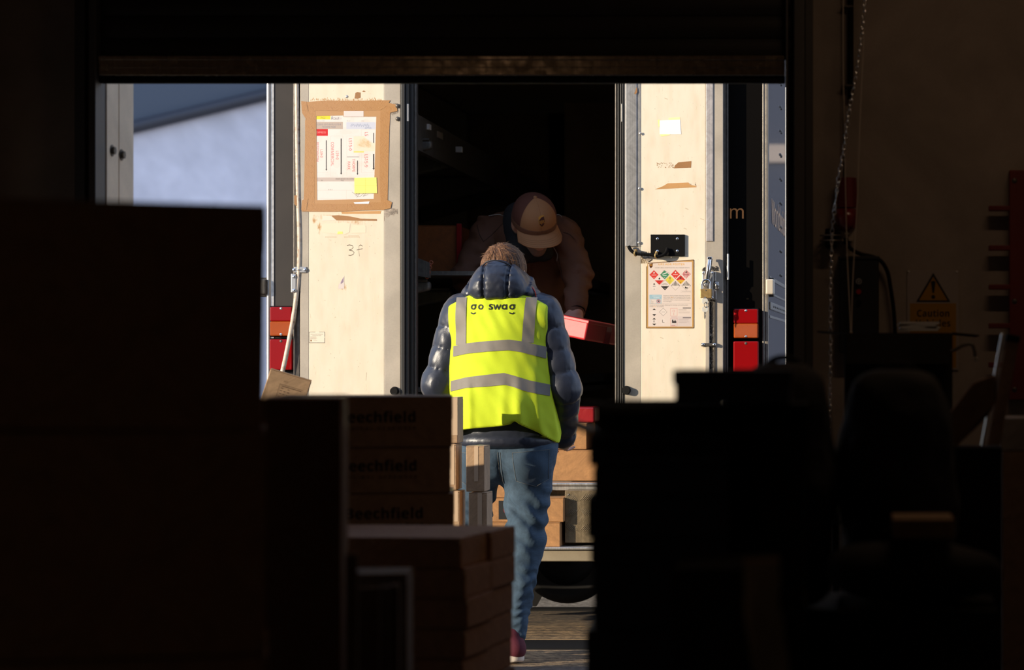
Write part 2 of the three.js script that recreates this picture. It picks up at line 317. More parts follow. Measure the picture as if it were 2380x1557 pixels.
// ================= the lorry =================
const ZR = 11, ZF = 10.93;                                   // rear wall, and the inner faces of the doors folded back against it
const TL = fx(622, ZR), TR = fx(1787, ZR), FLOOR = fy(1126, ZR), ROOF = 2.95;
const OPL = fx(966, ZR), OPR = fx(1430, ZR), TEND = 16.0;
const truck = thing('delivery_truck', 'dark brown delivery lorry backed up to the doorway with both rear doors folded open', 'truck', [(TL + TR) / 2, 0, -ZR]);
{
  const t = truck;
  // rear walls on both sides of the opening
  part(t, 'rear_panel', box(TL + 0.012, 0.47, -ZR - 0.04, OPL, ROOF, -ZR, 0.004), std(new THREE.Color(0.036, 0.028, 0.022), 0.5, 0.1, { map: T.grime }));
  part(t, 'rear_panel', box(OPR, 0.47, -ZR - 0.04, TR - 0.012, ROOF, -ZR, 0.004), phys(new THREE.Color(0.0028, 0.002, 0.0015), 0.5, 0, { specularIntensity: 0.12 }));  // near-black colour stands in for the shade of the folded right door
  part(t, 'header', box(OPL - 0.02, 2.78, -ZR - 0.05, OPR + 0.02, ROOF, -ZR + 0.01, 0.004), M.paint);
  part(t, 'side_wall', box(TL, 0.42, -TEND, TL + 0.03, ROOF, -ZR - 0.02), M.paintSide);
  const zEnd = -TR / ((CX - 1825.4) / F);                    // the flank ends where bright ground shows past it
  const sr = part(t, 'side_wall', box(TR - 0.03, 0.42, -zEnd, TR, ROOF, -ZR - 0.02), M.paintSide);
  part(t, 'roof', box(TL, ROOF, -TEND, TR, ROOF + 0.05, -ZR + 0.02, 0.01), M.paint);
  part(t, 'cargo_floor', box(TL + 0.03, FLOOR - 0.06, -TEND, TR - 0.03, FLOOR, -ZR + 0.02), M.cargo);
  part(t, 'chassis', [box(TL + 0.6, 0.40, -TEND, TL + 0.72, FLOOR - 0.06, -ZR - 0.1), box(TR - 0.72, 0.40, -TEND, TR - 0.6, FLOOR - 0.06, -ZR - 0.1), box(TL + 0.1, 0.5, -ZR - 1.0, TR - 0.1, FLOOR - 0.05, -ZR - 0.9)], M.rubber);
  // edge mouldings
  const mould = std(new THREE.Color(0.36, 0.32, 0.27), 0.4, 0.5, { map: T.brush });
  part(t, 'corner_moulding', [rod(V(TL + 0.006, 0.45, -ZR), V(TL + 0.006, ROOF, -ZR), 0.011, 14), box(TL + 0.012, 0.45, -ZR - 0.01, TL + 0.03, ROOF, -ZR + 0.004)], M.aluBright);
  part(t, 'corner_moulding', [rod(V(TR - 0.006, 0.45, -ZR), V(TR - 0.006, ROOF, -ZR), 0.006, 12), box(TR - 0.016, 0.45, -ZR - 0.02, TR - 0.004, ROOF, -ZR + 0.006, 0.003), box(TR - 0.03, 0.45, -ZR - 0.02, TR - 0.019, ROOF, -ZR + 0.008, 0.003)], mould);
  for (const x of [-1, 1]) {
    const px = x < 0 ? 614 : 1790, z = ZR + 0.02;
    part(t, 'marker_lamp', [box(fx(px - 9, z), fy(685, z), -z - 0.03, fx(px + 10, z), fy(649, z), -z + 0.05, 0.008)], x < 0 ? mould : std(new THREE.Color(0.55, 0.47, 0.36), 0.5, 0.1));
    part(t, 'lamp_bracket', [box(fx(px - 11, z), fy(690, z), -z - 0.04, fx(px + 9, z), fy(645, z), -z, 0.004)], M.steelDark);
  }
  // right flank: rub rails, rows of rivets, lettering
  part(t, 'rub_rail', [box(TR, 1.648, -zEnd, TR + 0.005, 1.665, -ZR - 0.02, 0.002), box(TR, 1.58, -zEnd, TR + 0.004, 1.59, -ZR - 0.02, 0.0015), box(TR, 1.51, -zEnd, TR + 0.008, 1.545, -ZR - 0.02, 0.003), box(TR, 1.47, -zEnd, TR + 0.005, 1.482, -ZR - 0.02, 0.002)], mould);
  { const rv = []; for (let k = 0; k < 9; k++) for (const dz of [0, 0.11]) { const s = new THREE.SphereGeometry(0.008, 8, 6); s.scale(0.7, 1, 1); s.translate(TR + 0.001, 2.68 - k * 0.122, -12.0 - dz); rv.push(s); } for (let k = 0; k < 10; k++) { const s = new THREE.SphereGeometry(0.006, 8, 6); s.translate(TR + 0.008, 1.527, -11.25 - k * 0.15); rv.push(s); } part(t, 'rivet_row', rv, M.steelDark); }
  {
    const c = tex(1024, 160, (g, w, h) => { g.clearRect(0, 0, w, h); g.fillStyle = '#d9a878'; g.font = '128px sans-serif'; g.textBaseline = 'alphabetic'; g.setTransform(1024 / g.measureText('Worldwide Services').width, 0, 0, 1, 0, 0); g.fillText('Worldwide Services', 0, 122); });
    const m = std(0xffffff, 0.5, 0, { map: c, transparent: true });
    const g = new THREE.PlaneGeometry(2.5, 0.205); g.rotateY(Math.PI / 2);              // reads from rear to front of the right flank
    const p = g.attributes.position, uv = g.attributes.uv;
    for (let i = 0; i < p.count; i++) { p.setX(i, TR + 0.002); p.setZ(i, -11.2 - 1.25 + p.getZ(i)); p.setY(i, p.getY(i) + 1.975); uv.setX(i, (-11.2 - p.getZ(i)) / 2.5); }
    part(t, 'side_lettering', g, m, 'pale gold lettering on the right flank');
  }
  {
    const c = tex(512, 128, (g, w, h) => { g.clearRect(0, 0, w, h); g.fillStyle = '#e0904c'; g.font = '86px sans-serif'; g.fillText('ups.com', 512 - g.measureText('ups.com').width - 4, 88); });
    const X1 = fx(1734, ZR), w = 0.52; const g = new THREE.PlaneGeometry(w, w / 4); g.translate(X1 - w / 2, fy(508, ZR) + w / 4 * (0.5 - 40 / 128) - 0.0, -ZR + 0.0015);
    part(t, 'rear_lettering', g, std(0xffffff, 0.5, 0, { map: c, transparent: true }), 'orange lettering half hidden by the folded right door');
  }
  // tail lamps
  const red = phys(new THREE.Color(0.26, 0.0035, 0.005), 0.2, 0, { specularIntensity: 0.5 });
  const amber = phys(new THREE.Color(0.38, 0.06, 0.003), 0.25, 0, { specularIntensity: 0.45, bumpMap: T.weave, bumpScale: 0.002 });
  for (const [x0, x1, dy] of [[627, 679, 0], [1705, 1762, 5]]) {
    const z = ZR - 0.045;
    const a = part(t, 'tail_lamp', [slab(x0 - 2, 711 + dy, x1 + 2, 783 + dy, ZR - 0.012, 0.014, 0.01)], M.plastic, 'tail lamp red above and amber below');
    part(a, 'red_lens', slab(x0, 713 + dy, x1, 747 + dy, z, 0.036, 0.007), red);
    part(a, 'amber_lens', slab(x0, 746.5 + dy, x1, 781 + dy, z, 0.036, 0.007), amber);
    part(a, 'screw', screw((x0 + x1) / 2, 717 + dy, z, 0.0055), M.chrome); part(a, 'screw', screw((x0 + x1) / 2, 777 + dy, z, 0.0055), M.chrome);
    const b = part(t, 'tail_lamp', [slab(x0 - 2, 786 + dy, x1 + 2, 864 + dy, ZR - 0.012, 0.014, 0.01)], M.plastic, 'all red tail lamp');
    part(b, 'red_lens', slab(x0 - 1, 788 + dy, x1 + 1, 860 + dy, z, 0.036, 0.007), red);
    part(b, 'screw', screw((x0 + x1) / 2, 793 + dy, z, 0.0055), M.steelDark);
  }
  // cream door skin with scuffs and pen marks
  const skinTex = (marks) => tex(640, 1536, (g, w, h) => {
    g.fillStyle = '#ffffff'; g.fillRect(0, 0, w, h);
    for (let i = 0; i < 900; i++) { const r = rr(4, 60), a = rnd() * 0.035; const q = g.createRadialGradient(0, 0, 0, 0, 0, r); q.addColorStop(0, `rgba(150,110,60,${a})`); q.addColorStop(1, 'rgba(150,110,60,0)'); g.save(); g.translate(rnd() * w, rnd() * h); g.scale(1, rr(0.5, 2)); g.fillStyle = q; g.fillRect(-r, -r, 2 * r, 2 * r); g.restore(); }
    g.lineCap = 'round';
    for (let i = 0; i < 130; i++) { g.strokeStyle = `rgba(${90 + rnd() * 50 | 0},${70 + rnd() * 30 | 0},40,${rr(0.05, 0.4)})`; g.lineWidth = rr(0.6, 1.8); const x = rnd() * w, y = rnd() * h, a = rnd() * 6.3, l = rr(1, 16); g.beginPath(); g.moveTo(x, y); g.lineTo(x + Math.cos(a) * l, y + Math.sin(a) * l); g.stroke(); }
    for (let i = 0; i < 160; i++) { g.fillStyle = `rgba(60,40,20,${rr(0.2, 0.8)})`; g.beginPath(); g.arc(rnd() * w, rnd() * h, rr(0.4, 1.3), 0, 7); g.fill(); }
    marks(g, w, h);
  });
  function door(px0, px1, y0, y1, mat) { // the cream panel, its texture running over the panel's own width and height
    const z = ZF, g = box(fx(px0, z), y0, -z - 0.04, fx(px1, z), y1, -z, 0.003), p = g.attributes.position, uv = g.attributes.uv;
    for (let i = 0; i < p.count; i++) uv.setXY(i, (p.getX(i) - fx(px0, z)) / (fx(px1, z) - fx(px0, z)), (p.getY(i) - y0) / (y1 - y0));
    return g;
  }
  const DB = 0.72, DT = 2.80, toV = (py) => (1 - (fy(py, ZF) - DB) / (DT - DB)) * 1536;
  const cream = { roughness: 0.5, bumpMap: T.fine, bumpScale: 0.0002 };
  const creamL = new THREE.MeshStandardMaterial({ color: new THREE.Color(0.77, 0.665, 0.50), ...cream, map: skinTex((g, w, h) => {
    const X = (px) => (px - 718) / 175 * w, Y = toV;
    const path = (pts, lw, col) => { g.strokeStyle = col; g.lineWidth = lw; g.lineJoin = 'round'; g.beginPath(); pts.forEach(([x, y], i) => i ? g.lineTo(X(x), Y(y)) : g.moveTo(X(x), Y(y))); g.stroke(); };
    path([[806, 571], [812, 569], [819, 571], [821, 575], [817, 579], [811, 581], [819, 583], [823, 587], [821, 591], [814, 594], [810, 593]], 1.9, '#4a4239');   // "3 f" by hand
    path([[842, 572], [838, 569], [834, 572], [834, 584], [835, 595]], 1.9, '#4a4239'); path([[829, 581], [842, 578]], 1.8, '#4a4239');
    for (const [x, y, rx, ry] of [[742, 528, 4, 12], [730, 512, 6, 6], [795, 667, 8, 5], [826, 516, 34, 5], [760, 504, 28, 4]]) for (let i = 0; i < 70; i++) { g.fillStyle = `rgba(185,125,60,${rr(0.03, 0.16)})`; g.beginPath(); g.ellipse(X(x + rr(-rx, rx) * rnd() * 1.4), Y(y + rr(-ry, ry) * rnd() * 1.4), rr(2, 9), rr(1, 5), rr(0, 3), 0, 7); g.fill(); }
    g.strokeStyle = 'rgba(160,120,80,0.5)'; g.lineWidth = 2; g.setLineDash([4, 5]); for (const [a, b, y] of [[756, 782, 551], [800, 836, 551], [810, 834, 548]]) { g.beginPath(); g.moveTo(X(a), Y(y)); g.lineTo(X(b), Y(y)); g.stroke(); }
    g.setLineDash([]); path([[1049 / 4 + 590, 866], [850, 884]], 2, 'rgba(90,70,50,.6)');
    g.fillStyle = 'rgba(170,115,50,0.5)'; for (let i = 0; i < 200; i++) { g.beginPath(); g.arc(X(rr(722, 888)), Y(233 - Math.abs(rr(-6, 6)) * rnd()), rr(0.5, 3), 0, 7); g.fill(); }
  }) });
  const creamR = new THREE.MeshStandardMaterial({ color: new THREE.Color(0.78, 0.685, 0.525), ...cream, map: skinTex((g, w, h) => {
    const X = (px) => (px - 1490) / 150 * w, Y = toV;
    g.strokeStyle = 'rgba(140,100,60,0.35)'; g.lineWidth = 2;
    for (const [x, y, l] of [[1545, 228, 10], [1593, 484, 10], [1590, 530, 8], [1535, 784, 10], [1628, 508, 12]]) { g.beginPath(); g.moveTo(X(x), Y(y)); g.lineTo(X(x) + l * 3, Y(y) + 4); g.stroke(); }
    g.fillStyle = 'rgba(90,70,40,0.35)'; for (let i = 0; i < 500; i++) { g.beginPath(); g.arc(X(1490 + Math.abs(rr(-12, 12)) * rnd() * 2.2), Y(rr(585, 612)), rr(0.5, 3), 0, 7); g.fill(); }
    g.fillStyle = 'rgba(150,100,50,0.25)'; for (let i = 0; i < 60; i++) { g.beginPath(); g.arc(X(rr(1520, 1620)), Y(rr(430, 438)), rr(0.5, 2), 0, 7); g.fill(); }
  }) });
  const seal = (x0, x1, z, th) => slabY(x0, x1, DB, DT, z, th, 0.004);
  // left door, folded against the rear wall
  const dl = part(t, 'door', door(718, 893.5, DB, DT), creamL, 'cream left rear door folded flat, with a notice taped to it');
  part(dl, 'edge_strip', slabY(697.5, 718.5, DB, DT, ZF - 0.0003, 0.045, 0.003), M.alu);
  part(dl, 'edge_strip', slabY(893, 931, DB, DT, ZF - 0.0003, 0.045, 0.003), M.alu);
  part(dl, 'hinge_edge', [slabY(681, 698, DB, DT, ZF + 0.016, 0.05, 0.004), rod(W3(683.5, 190, ZF - 0.0).setY(DB), W3(685.5, 190, ZF).setY(DT), 0.003, 8)], M.steelDark);
  part(dl, 'rubber_seal', [seal(931, 941, ZF - 0.012, 0.05), seal(942, 950, ZF - 0.002, 0.05), seal(951, 961, ZF + 0.02, 0.05)], std(new THREE.Color(0.028, 0.025, 0.021), 0.45));
  part(dl, 'closing_edge', [seal(962, 968, ZF + 0.03, 0.04)], M.steelDark);
  part(dl, 'hinge', [slab(945, 241, 950, 282, ZF - 0.004, 0.01, 0.002)], M.zinc);
  part(dl, 'rubber_buffer', (() => { const g = new THREE.CylinderGeometry(0.017, 0.021, 0.05, 18); g.scale(1, 0.5, 1); g.rotateX(Math.PI / 2); const c = W3(916, 909, ZF - 0.014); g.translate(c.x, c.y, c.z); return g; })(), M.rubber);
  for (const [x, y] of [[924, 246], [924, 276]]) part(dl, 'screw', screw(x, y, ZF - 0.004, 0.009), M.steelDark);
  part(dl, 'screw', screw(806, 224.5, ZF, 0.006), M.zinc);
  part(dl, 'hinge', [slab(676, 636, 688, 680, ZF - 0.012, 0.02, 0.003), slab(684, 620, 712, 634, ZF - 0.006, 0.006, 0.003)], M.zinc);
  for (const [x, y, z] of [[683, 643, ZF - 0.013], [683, 675, ZF - 0.013], [683, 627, ZF - 0.007], [709, 627, ZF - 0.007]]) part(dl, 'screw', screw(x, y, z, 0.007), M.chrome);
  // right door
  const dr = part(t, 'door', door(1489.5, 1640, DB, DT), creamR, 'cream right rear door folded flat, with lock handle and hazard poster');
  part(dr, 'edge_strip', slabY(1449.5, 1490, DB, DT, ZF - 0.0003, 0.045, 0.003), M.alu);
  part(dr, 'edge_strip', slabY(1640, 1681, DB, DT, ZF - 0.0003, 0.045, 0.003), M.alu);
  const yc = fy(573, ZF), yc2 = fy(560.5, ZF);
  part(dr, 'cable_channel', [box(fx(1454, ZF), yc, -ZF, fx(1480, ZF), DT, -ZF + 0.007, 0.003), box(fx(1479, ZF), yc, -ZF, fx(1489, ZF), DT, -ZF + 0.002, 0.001)], M.aluBright);
  part(dr, 'cable_channel', [box(fx(1641, ZF), yc2, -ZF, fx(1657.5, ZF), DT, -ZF + 0.006, 0.002)], std(new THREE.Color(0.60, 0.55, 0.53), 0.5, 0.35, { map: T.brush }));
  for (const [x, y] of [[1488.5, 310], [1486.5, 438], [1485, 564]]) part(dr, 'screw', screw(x, y, ZF - 0.007, 0.006), M.zinc);
  part(dr, 'hinge_edge', [slabY(1681, 1686, DB, DT, ZF + 0.006, 0.05, 0.004), slabY(1687, 1692, DB, DT, ZF + 0.022, 0.05, 0.004)], M.steelDark);
  part(dr, 'rubber_seal', [seal(1446.5, 1449, ZF - 0.006, 0.05), seal(1441, 1445.5, ZF + 0.004, 0.05), seal(1435, 1440, ZF + 0.02, 0.05)], std(new THREE.Color(0.024, 0.021, 0.018), 0.45));
  part(dr, 'closing_edge', [seal(1429, 1434, ZF + 0.03, 0.04)], M.steelDark);
  part(dr, 'hinge', [slab(1444, 241, 1447, 283, ZF - 0.008, 0.01, 0.001)], M.zinc);
  part(dr, 'rubber_buffer', (() => { const g = new THREE.CylinderGeometry(0.017, 0.021, 0.05, 18); g.scale(1, 0.5, 1); g.rotateX(Math.PI / 2); const c = W3(1455, 907, ZF - 0.014); g.translate(c.x, c.y, c.z); return g; })(), M.rubber);
  part(dr, 'hinge', [slab(1689, 617, 1694, 648, ZF - 0.004, 0.02, 0.003), rod(W3(1692, 590, ZF), W3(1692, 650, ZF), 0.005, 10)], M.zinc);
  // control plate with its ribbed cable
  const cp = part(t, 'control_plate', [slab(1512, 545, 1591.5, 595, ZF - 0.012, 0.013, 0.002)], M.plastic, 'black plate screwed to the right door');
  for (const [x, y] of [[1528, 555], [1574, 555], [1574, 583.5], [1528, 584]]) part(cp, 'screw', screw(x, y, ZF - 0.0125, 0.006), M.chrome);
  {
    const pts = [[1461, 572, .02], [1466, 581, .024], [1477, 589, .028], [1497, 591, .032], [1515, 592, .034], [1528, 596, .036], [1541, 593, .034], [1549, 585, .028], [1551, 577, .018]].map(([x, y, d]) => W3(x, y, ZF - d));
    const curve = new THREE.CatmullRomCurve3(pts), rings = [new THREE.TubeGeometry(curve, 90, 0.0068, 10)];
    for (let k = 1; k < 64; k++) { const u = k / 64, r = new THREE.TorusGeometry(0.0072, 0.0013, 5, 12); r.lookAt(curve.getTangent(u)); const p = curve.getPoint(u); r.translate(p.x, p.y, p.z); rings.push(r); }
    part(t, 'ribbed_cable', rings, M.plastic);
    for (const [x, y, d] of [[1477, 589, .028], [1525, 594, .036]]) { const p = W3(x, y, ZF - d), r = new THREE.TorusGeometry(0.0105, 0.004, 8, 16); r.rotateY(1.2); r.translate(p.x, p.y, p.z); const s = box(p.x - 0.004, p.y, -ZF, p.x + 0.006, p.y + 0.02, p.z + 0.004, 0.002); part(t, 'cable_clip', [r, s], M.brass); }
  }
  // lock: plate, lever, latch bar
  const lk = part(t, 'door_lock', [slab(1632, 630, 1658, 696, ZF - 0.022, 0.024, 0.004), slab(1658, 631, 1664, 654, ZF - 0.018, 0.02, 0.003), slab(1658, 672, 1665, 697, ZF - 0.018, 0.02, 0.003)], M.zinc, 'zinc lock plate with a chrome lever');
  { // lever
    const a = W3(1640, 668, ZF - 0.03), b = W3(1646, 630, ZF - 0.05), c = W3(1650, 600, ZF - 0.035);
    const cv = new THREE.CatmullRomCurve3([a, b, c]); const g = new THREE.TubeGeometry(cv, 24, 0.0125, 4); const cap = box(c.x - 0.011, c.y - 0.006, c.z - 0.012, c.x + 0.011, c.y + 0.006, c.z + 0.012, 0.003);
    part(lk, 'lever', [g, cap], M.chrome);
    part(lk, 'pivot', [screw(1640, 662, ZF - 0.044, 0.011)], M.zinc);
  }
  part(lk, 'latch', [slab(1661, 655, 1671, 672, ZF - 0.024, 0.03, 0.004), screw(1667, 663, ZF - 0.025, 0.009)], M.zinc);
  for (const [x, y] of [[1635, 634.5], [1655, 634.5], [1655, 692]]) part(lk, 'screw', screw(x, y, ZF - 0.0225, 0.006), M.chrome);
  part(t, 'lock_rod', [slabY(1639, 1649, DB, fy(700, ZF), ZF - 0.012, 0.01, 0.003)], M.alu);
  part(t, 'lock_rod', [slabY(1658, 1663, DB, fy(700, ZF), ZF - 0.006, 0.006, 0.001)], M.steelDark);
  part(t, 'rod_guide', [slab(1629, 797, 1664, 805, ZF - 0.018, 0.02, 0.004)], M.steelDark);
  for (const x of [1634, 1660.5]) part(t, 'screw', screw(x, 801, ZF - 0.019, 0.007), M.chrome);
  // rust and dirt that has settled beside the lock and rods (a stain with a shape of its own, a raised crust)
  { const cr = []; for (let i = 0; i < 260; i++) { const s = new THREE.SphereGeometry(rr(0.0012, 0.005), 5, 4); const y = rnd() < 0.35 ? rr(697, 740) : rr(697, 858); const p = W3(1650 + rr(0, 5) + (rnd() < 0.3 ? rr(0, 5) : 0), y, ZF - 0.003); s.scale(1, rr(0.8, 2), 0.35); s.translate(p.x, p.y, p.z); cr.push(s); } for (let i = 0; i < 90; i++) { const s = new THREE.SphereGeometry(rr(0.001, 0.004), 5, 4); const p = W3(rr(1634, 1668), 628 - Math.abs(rr(-5, 5)) * rnd() * 2, ZF - 0.003); s.scale(1.6, 1, 0.35); s.translate(p.x, p.y, p.z); cr.push(s); }
    const m = part(t, 'grease_crust', cr, std(new THREE.Color(0.02, 0.016, 0.012), 0.7)); m.userData.kind = 'stuff'; }
  // cargo space
  part(t, 'bulkhead', [box(TL + 0.03, FLOOR, -TEND + 0.02, TR - 0.03, ROOF, -TEND + 0.05)], std(new THREE.Color(0.62, 0.52, 0.38), 0.8, 0, { map: T.grime }));
  part(t, 'bulkhead_post', [slabY(1276, 1312, FLOOR, ROOF, TEND - 0.16, 0.12, 0.005)], M.rubber);
  part(t, 'lining_panel', box(OPR + 0.10, FLOOR, -TEND + 0.1, OPR + 0.13, ROOF - 0.02, -ZR - 0.5), std(new THREE.Color(0.5, 0.41, 0.3), 0.75, 0, { map: T.grime }));
  part(t, 'lining_panel', slabY(1312, 1500, FLOOR, ROOF - 0.05, 15.0, 0.04), std(new THREE.Color(0.6, 0.48, 0.34), 0.8, 0, { map: T.grime }));
  part(t, 'added_roof_lining', box(TL + 0.04, ROOF - 0.03, -TEND + 0.1, TR - 0.04, ROOF - 0.005, -ZR - 0.1), std(new THREE.Color(0.6, 0.52, 0.4), 0.8));  // pale lining added to bounce light into the cargo space
  part(t, 'lining_panel', box(TL + 0.03, FLOOR, -TEND + 0.1, TL + 0.04, ROOF - 0.04, -ZR - 0.1), std(new THREE.Color(0.55, 0.47, 0.36), 0.8));  // left lining, likewise added pale to brighten the cargo space
  // upper shelf on the left: rail and the arms that carry it
  const shelfM = std(new THREE.Color(0.20, 0.185, 0.165), 0.5, 0.4, { map: T.brush });
  const a = W3(955, 258, 11.25), b = W3(1275, 440, 15.6);
  { // the rail is a deep folded strip
    const g = new THREE.BoxGeometry(0.03, 0.17, a.distanceTo(b)); const m4 = new THREE.Matrix4().lookAt(a, b, V(0, 1, 0)).setPosition(a.clone().add(b).multiplyScalar(0.5).add(V(0, -0.09, 0))); g.applyMatrix4(m4); const lip = g.clone(); lip.translate(0.02, -0.075, 0); lip.scale(1, 1, 1);
    const sh = part(t, 'shelf', [metric(g)], shelfM, 'upper shelf with a deep front rail');
    part(sh, 'label_holder', (() => { const c = new THREE.BoxGeometry(0.03, 0.026, 0.05), p = a.clone().lerp(b, 0.075); c.translate(p.x + 0.012, p.y - 0.04, p.z); return c; })(), M.white);
    part(sh, 'label_holder', (() => { const c = new THREE.BoxGeometry(0.02, 0.032, 0.12), p = a.clone().lerp(b, 0.14); c.translate(p.x + 0.012, p.y - 0.05, p.z); return c; })(), M.cardGrey);
    part(sh, 'shelf_board', (() => { const g2 = new THREE.BoxGeometry(0.55, 0.02, a.distanceTo(b)); g2.translate(-0.27, 0.16 - 0.17, 0); g2.applyMatrix4(m4); return metric(g2); })(), M.cargo);
  }
  const arm = (px1, y0, y1, z, name) => { // folded tray-like arm with a rounded nose
    const x1 = fx(px1, z), Y0 = fy(y1, z), Y1 = fy(y0, z), g = box(TL + 0.05, Y0, -z - 0.05, x1, Y1 - 0.012, -z, 0.014), lip = rod(V(TL + 0.05, Y1 - 0.008, -z), V(x1 - 0.012, Y1 - 0.008, -z), 0.006, 8);
    const p = g.attributes.position; for (let i = 0; i < p.count; i++) { const k = (x1 - p.getX(i)) / (x1 - TL); if (p.getY(i) < (Y0 + Y1) / 2) p.setY(i, p.getY(i) - k * 0.16); }
    g.computeVertexNormals();
    return part(t, name, [g, lip], shelfM);
  };
  arm(1003, 320, 345, 11.45, 'shelf_arm'); arm(1058, 350, 385, 12.3, 'shelf_arm'); arm(1141, 404, 440, 13.4, 'shelf_arm'); arm(1174, 430, 462, 14.2, 'shelf_arm');
  arm(999, 648, 674, 11.3, 'shelf_arm'); arm(1050, 668, 695, 11.9, 'shelf_arm');
  part(t, 'shelf', [box(TL + 0.04, 1.70 - 0.02, -15, -1.86, 1.70, -11.35), box(-1.885, 1.66, -15, -1.86, 1.755, -11.35, 0.004)], shelfM, 'middle shelf');
  part(t, 'shelf', [box(TL + 0.04, 1.12, -15, -1.84, 1.14, -11.35), box(-1.865, 1.09, -15, -1.84, 1.19, -11.35, 0.004)], shelfM, 'lower shelf');
  { // nearer folded lip of the middle shelf with its end label and chain
    const lp = part(t, 'shelf_end', [outline([[962, 596], [1003, 612], [1001, 646], [962, 640]], 11.3, 0.04)], shelfM);
    part(lp, 'label_holder', slab(990, 610, 996, 620, 11.285, 0.01, 0.001), M.white);
    const k = []; for (let i = 0; i < 7; i++) { const r = new THREE.TorusGeometry(0.008, 0.0026, 6, 12), p = W3(1002 - i * 1.6, 610 + i * 5.6, 11.27); r.rotateY(i % 2 ? 1.3 : 0.2); r.translate(p.x, p.y, p.z); k.push(r); }
    part(lp, 'safety_chain', k, std(new THREE.Color(0.4, 0.12, 0.07), 0.4, 0.5));
  }
  // sill, tread plate and step
  part(t, 'sill', [box(TL + 0.1, fy(1140, 10.9), -ZR - 0.02, TR - 0.1, fy(1127, 10.9), -10.9, 0.004), box(TL + 0.1, fy(1128.5, 10.9), -ZR, TR - 0.1, fy(1122, 10.9), -10.885, 0.006)], M.aluBright);
  {
    const plate = std(new THREE.Color(0.34, 0.255, 0.15), 0.5, 0.35, { map: T.brush, roughnessMap: T.rough, bumpMap: T.fine, bumpScale: 0.0015 });
    const z = 10.775, X0 = fx(1313, 10.775), X1 = TR - 0.1, Y0 = fy(1261, z), Y1 = fy(1140, z), list = [box(X0, Y0, -z - 0.16, X1, Y1, -z, 0.002), box(TL + 0.1, Y0, -10.96, X0, Y1, -10.945)];
    const step = 0.068; let row = 0;
    for (let y = Y0 + 0.0; y < Y1; y += step, row++) for (let x = X0 + 0.03, c = 0; x < X0 + 0.6; x += step, c++) {
      const dir = (row + c) % 2 ? 1 : -1;
      for (let k = -2; k <= 2; k++) { const g = new THREE.SphereGeometry(1, 10, 5); g.scale(0.0022, 0.027 - Math.abs(k) * 0.003, 0.0022); g.rotateZ(dir * 0.72); g.translate(x + k * 0.0085, y + dir * 0, -z); const cy = y; if (cy > Y0 + 0.01 && cy < Y1 - 0.03) list.push(g); }
    }
    part(t, 'tread_plate', list, plate, 'patterned metal tread plate under the sill');
    part(t, 'screw', screw(1322, 1150, z, 0.005), M.steelDark);
  }
  const st = part(t, 'rear_step', [box(TL + 0.05, fy(1305, 10.72), -10.95, TR - 0.05, fy(1276, 10.72), -10.72, 0.006)], std(new THREE.Color(0.36, 0.30, 0.21), 0.55, 0.25, { map: T.grime }), 'grey steel rear step');
  part(st, 'tread', [box(TL + 0.05, fy(1277, 10.72), -10.96, TR - 0.05, fy(1271, 10.72), -10.70, 0.004)], M.aluBright);
  // under the tail: spare wheel, mud flap, axle
  {
    const R = 0.245, c = V(fx(1320, 11.7), 0, -11.7); c.y = fy(1402, 11.7) + R;
    const prof = []; for (let i = 0; i <= 20; i++) { const a = -Math.PI / 2 + Math.PI * i / 20; prof.push(V2(R - 0.05 + 0.05 * Math.cos(a), 0.085 * Math.sin(a))); } prof.unshift(V2(0.15, -0.07)); prof.push(V2(0.15, 0.07));
    const g = new THREE.LatheGeometry(prof, 48); g.rotateX(Math.PI / 2); g.translate(c.x, c.y, c.z);
    const w = part(t, 'spare_wheel', g, M.rubber); const rim = new THREE.LatheGeometry([V2(0.02, 0), V2(0.06, 0.03), V2(0.12, 0.015), V2(0.155, 0.06)], 32); rim.rotateX(Math.PI / 2); rim.translate(c.x, c.y, c.z); part(w, 'rim', rim, M.plastic);
    part(t, 'mud_flap', outline([[1150, 1300], [1262, 1300], [1262, 1382], [1248, 1408], [1160, 1409]], 11.75, 0.02), M.rubber);
    for (const x of [TL + 0.2, TL + 0.5, TR - 0.2, TR - 0.5]) { const RR = 0.37, p2 = []; for (let i = 0; i <= 16; i++) { const a = -Math.PI / 2 + Math.PI * i / 16; p2.push(V2(RR - 0.05 + 0.05 * Math.cos(a), 0.1 * Math.sin(a))); } p2.unshift(V2(0.2, -0.09)); p2.push(V2(0.2, 0.09)); const g2 = new THREE.LatheGeometry(p2, 40); g2.rotateZ(Math.PI / 2); g2.translate(x, RR - 0.005, -12.9); part(t, 'wheel', g2, M.rubber); }
    part(t, 'axle', rod(V(TL + 0.15, 0.37, -12.9), V(TR - 0.15, 0.37, -12.9), 0.06, 14), M.rubber);
  }
  part(t, 'under_panel', [box(TL + 0.05, 0.30, -TEND, TR - 0.05, 0.42, -13.5)], M.rubber);
}
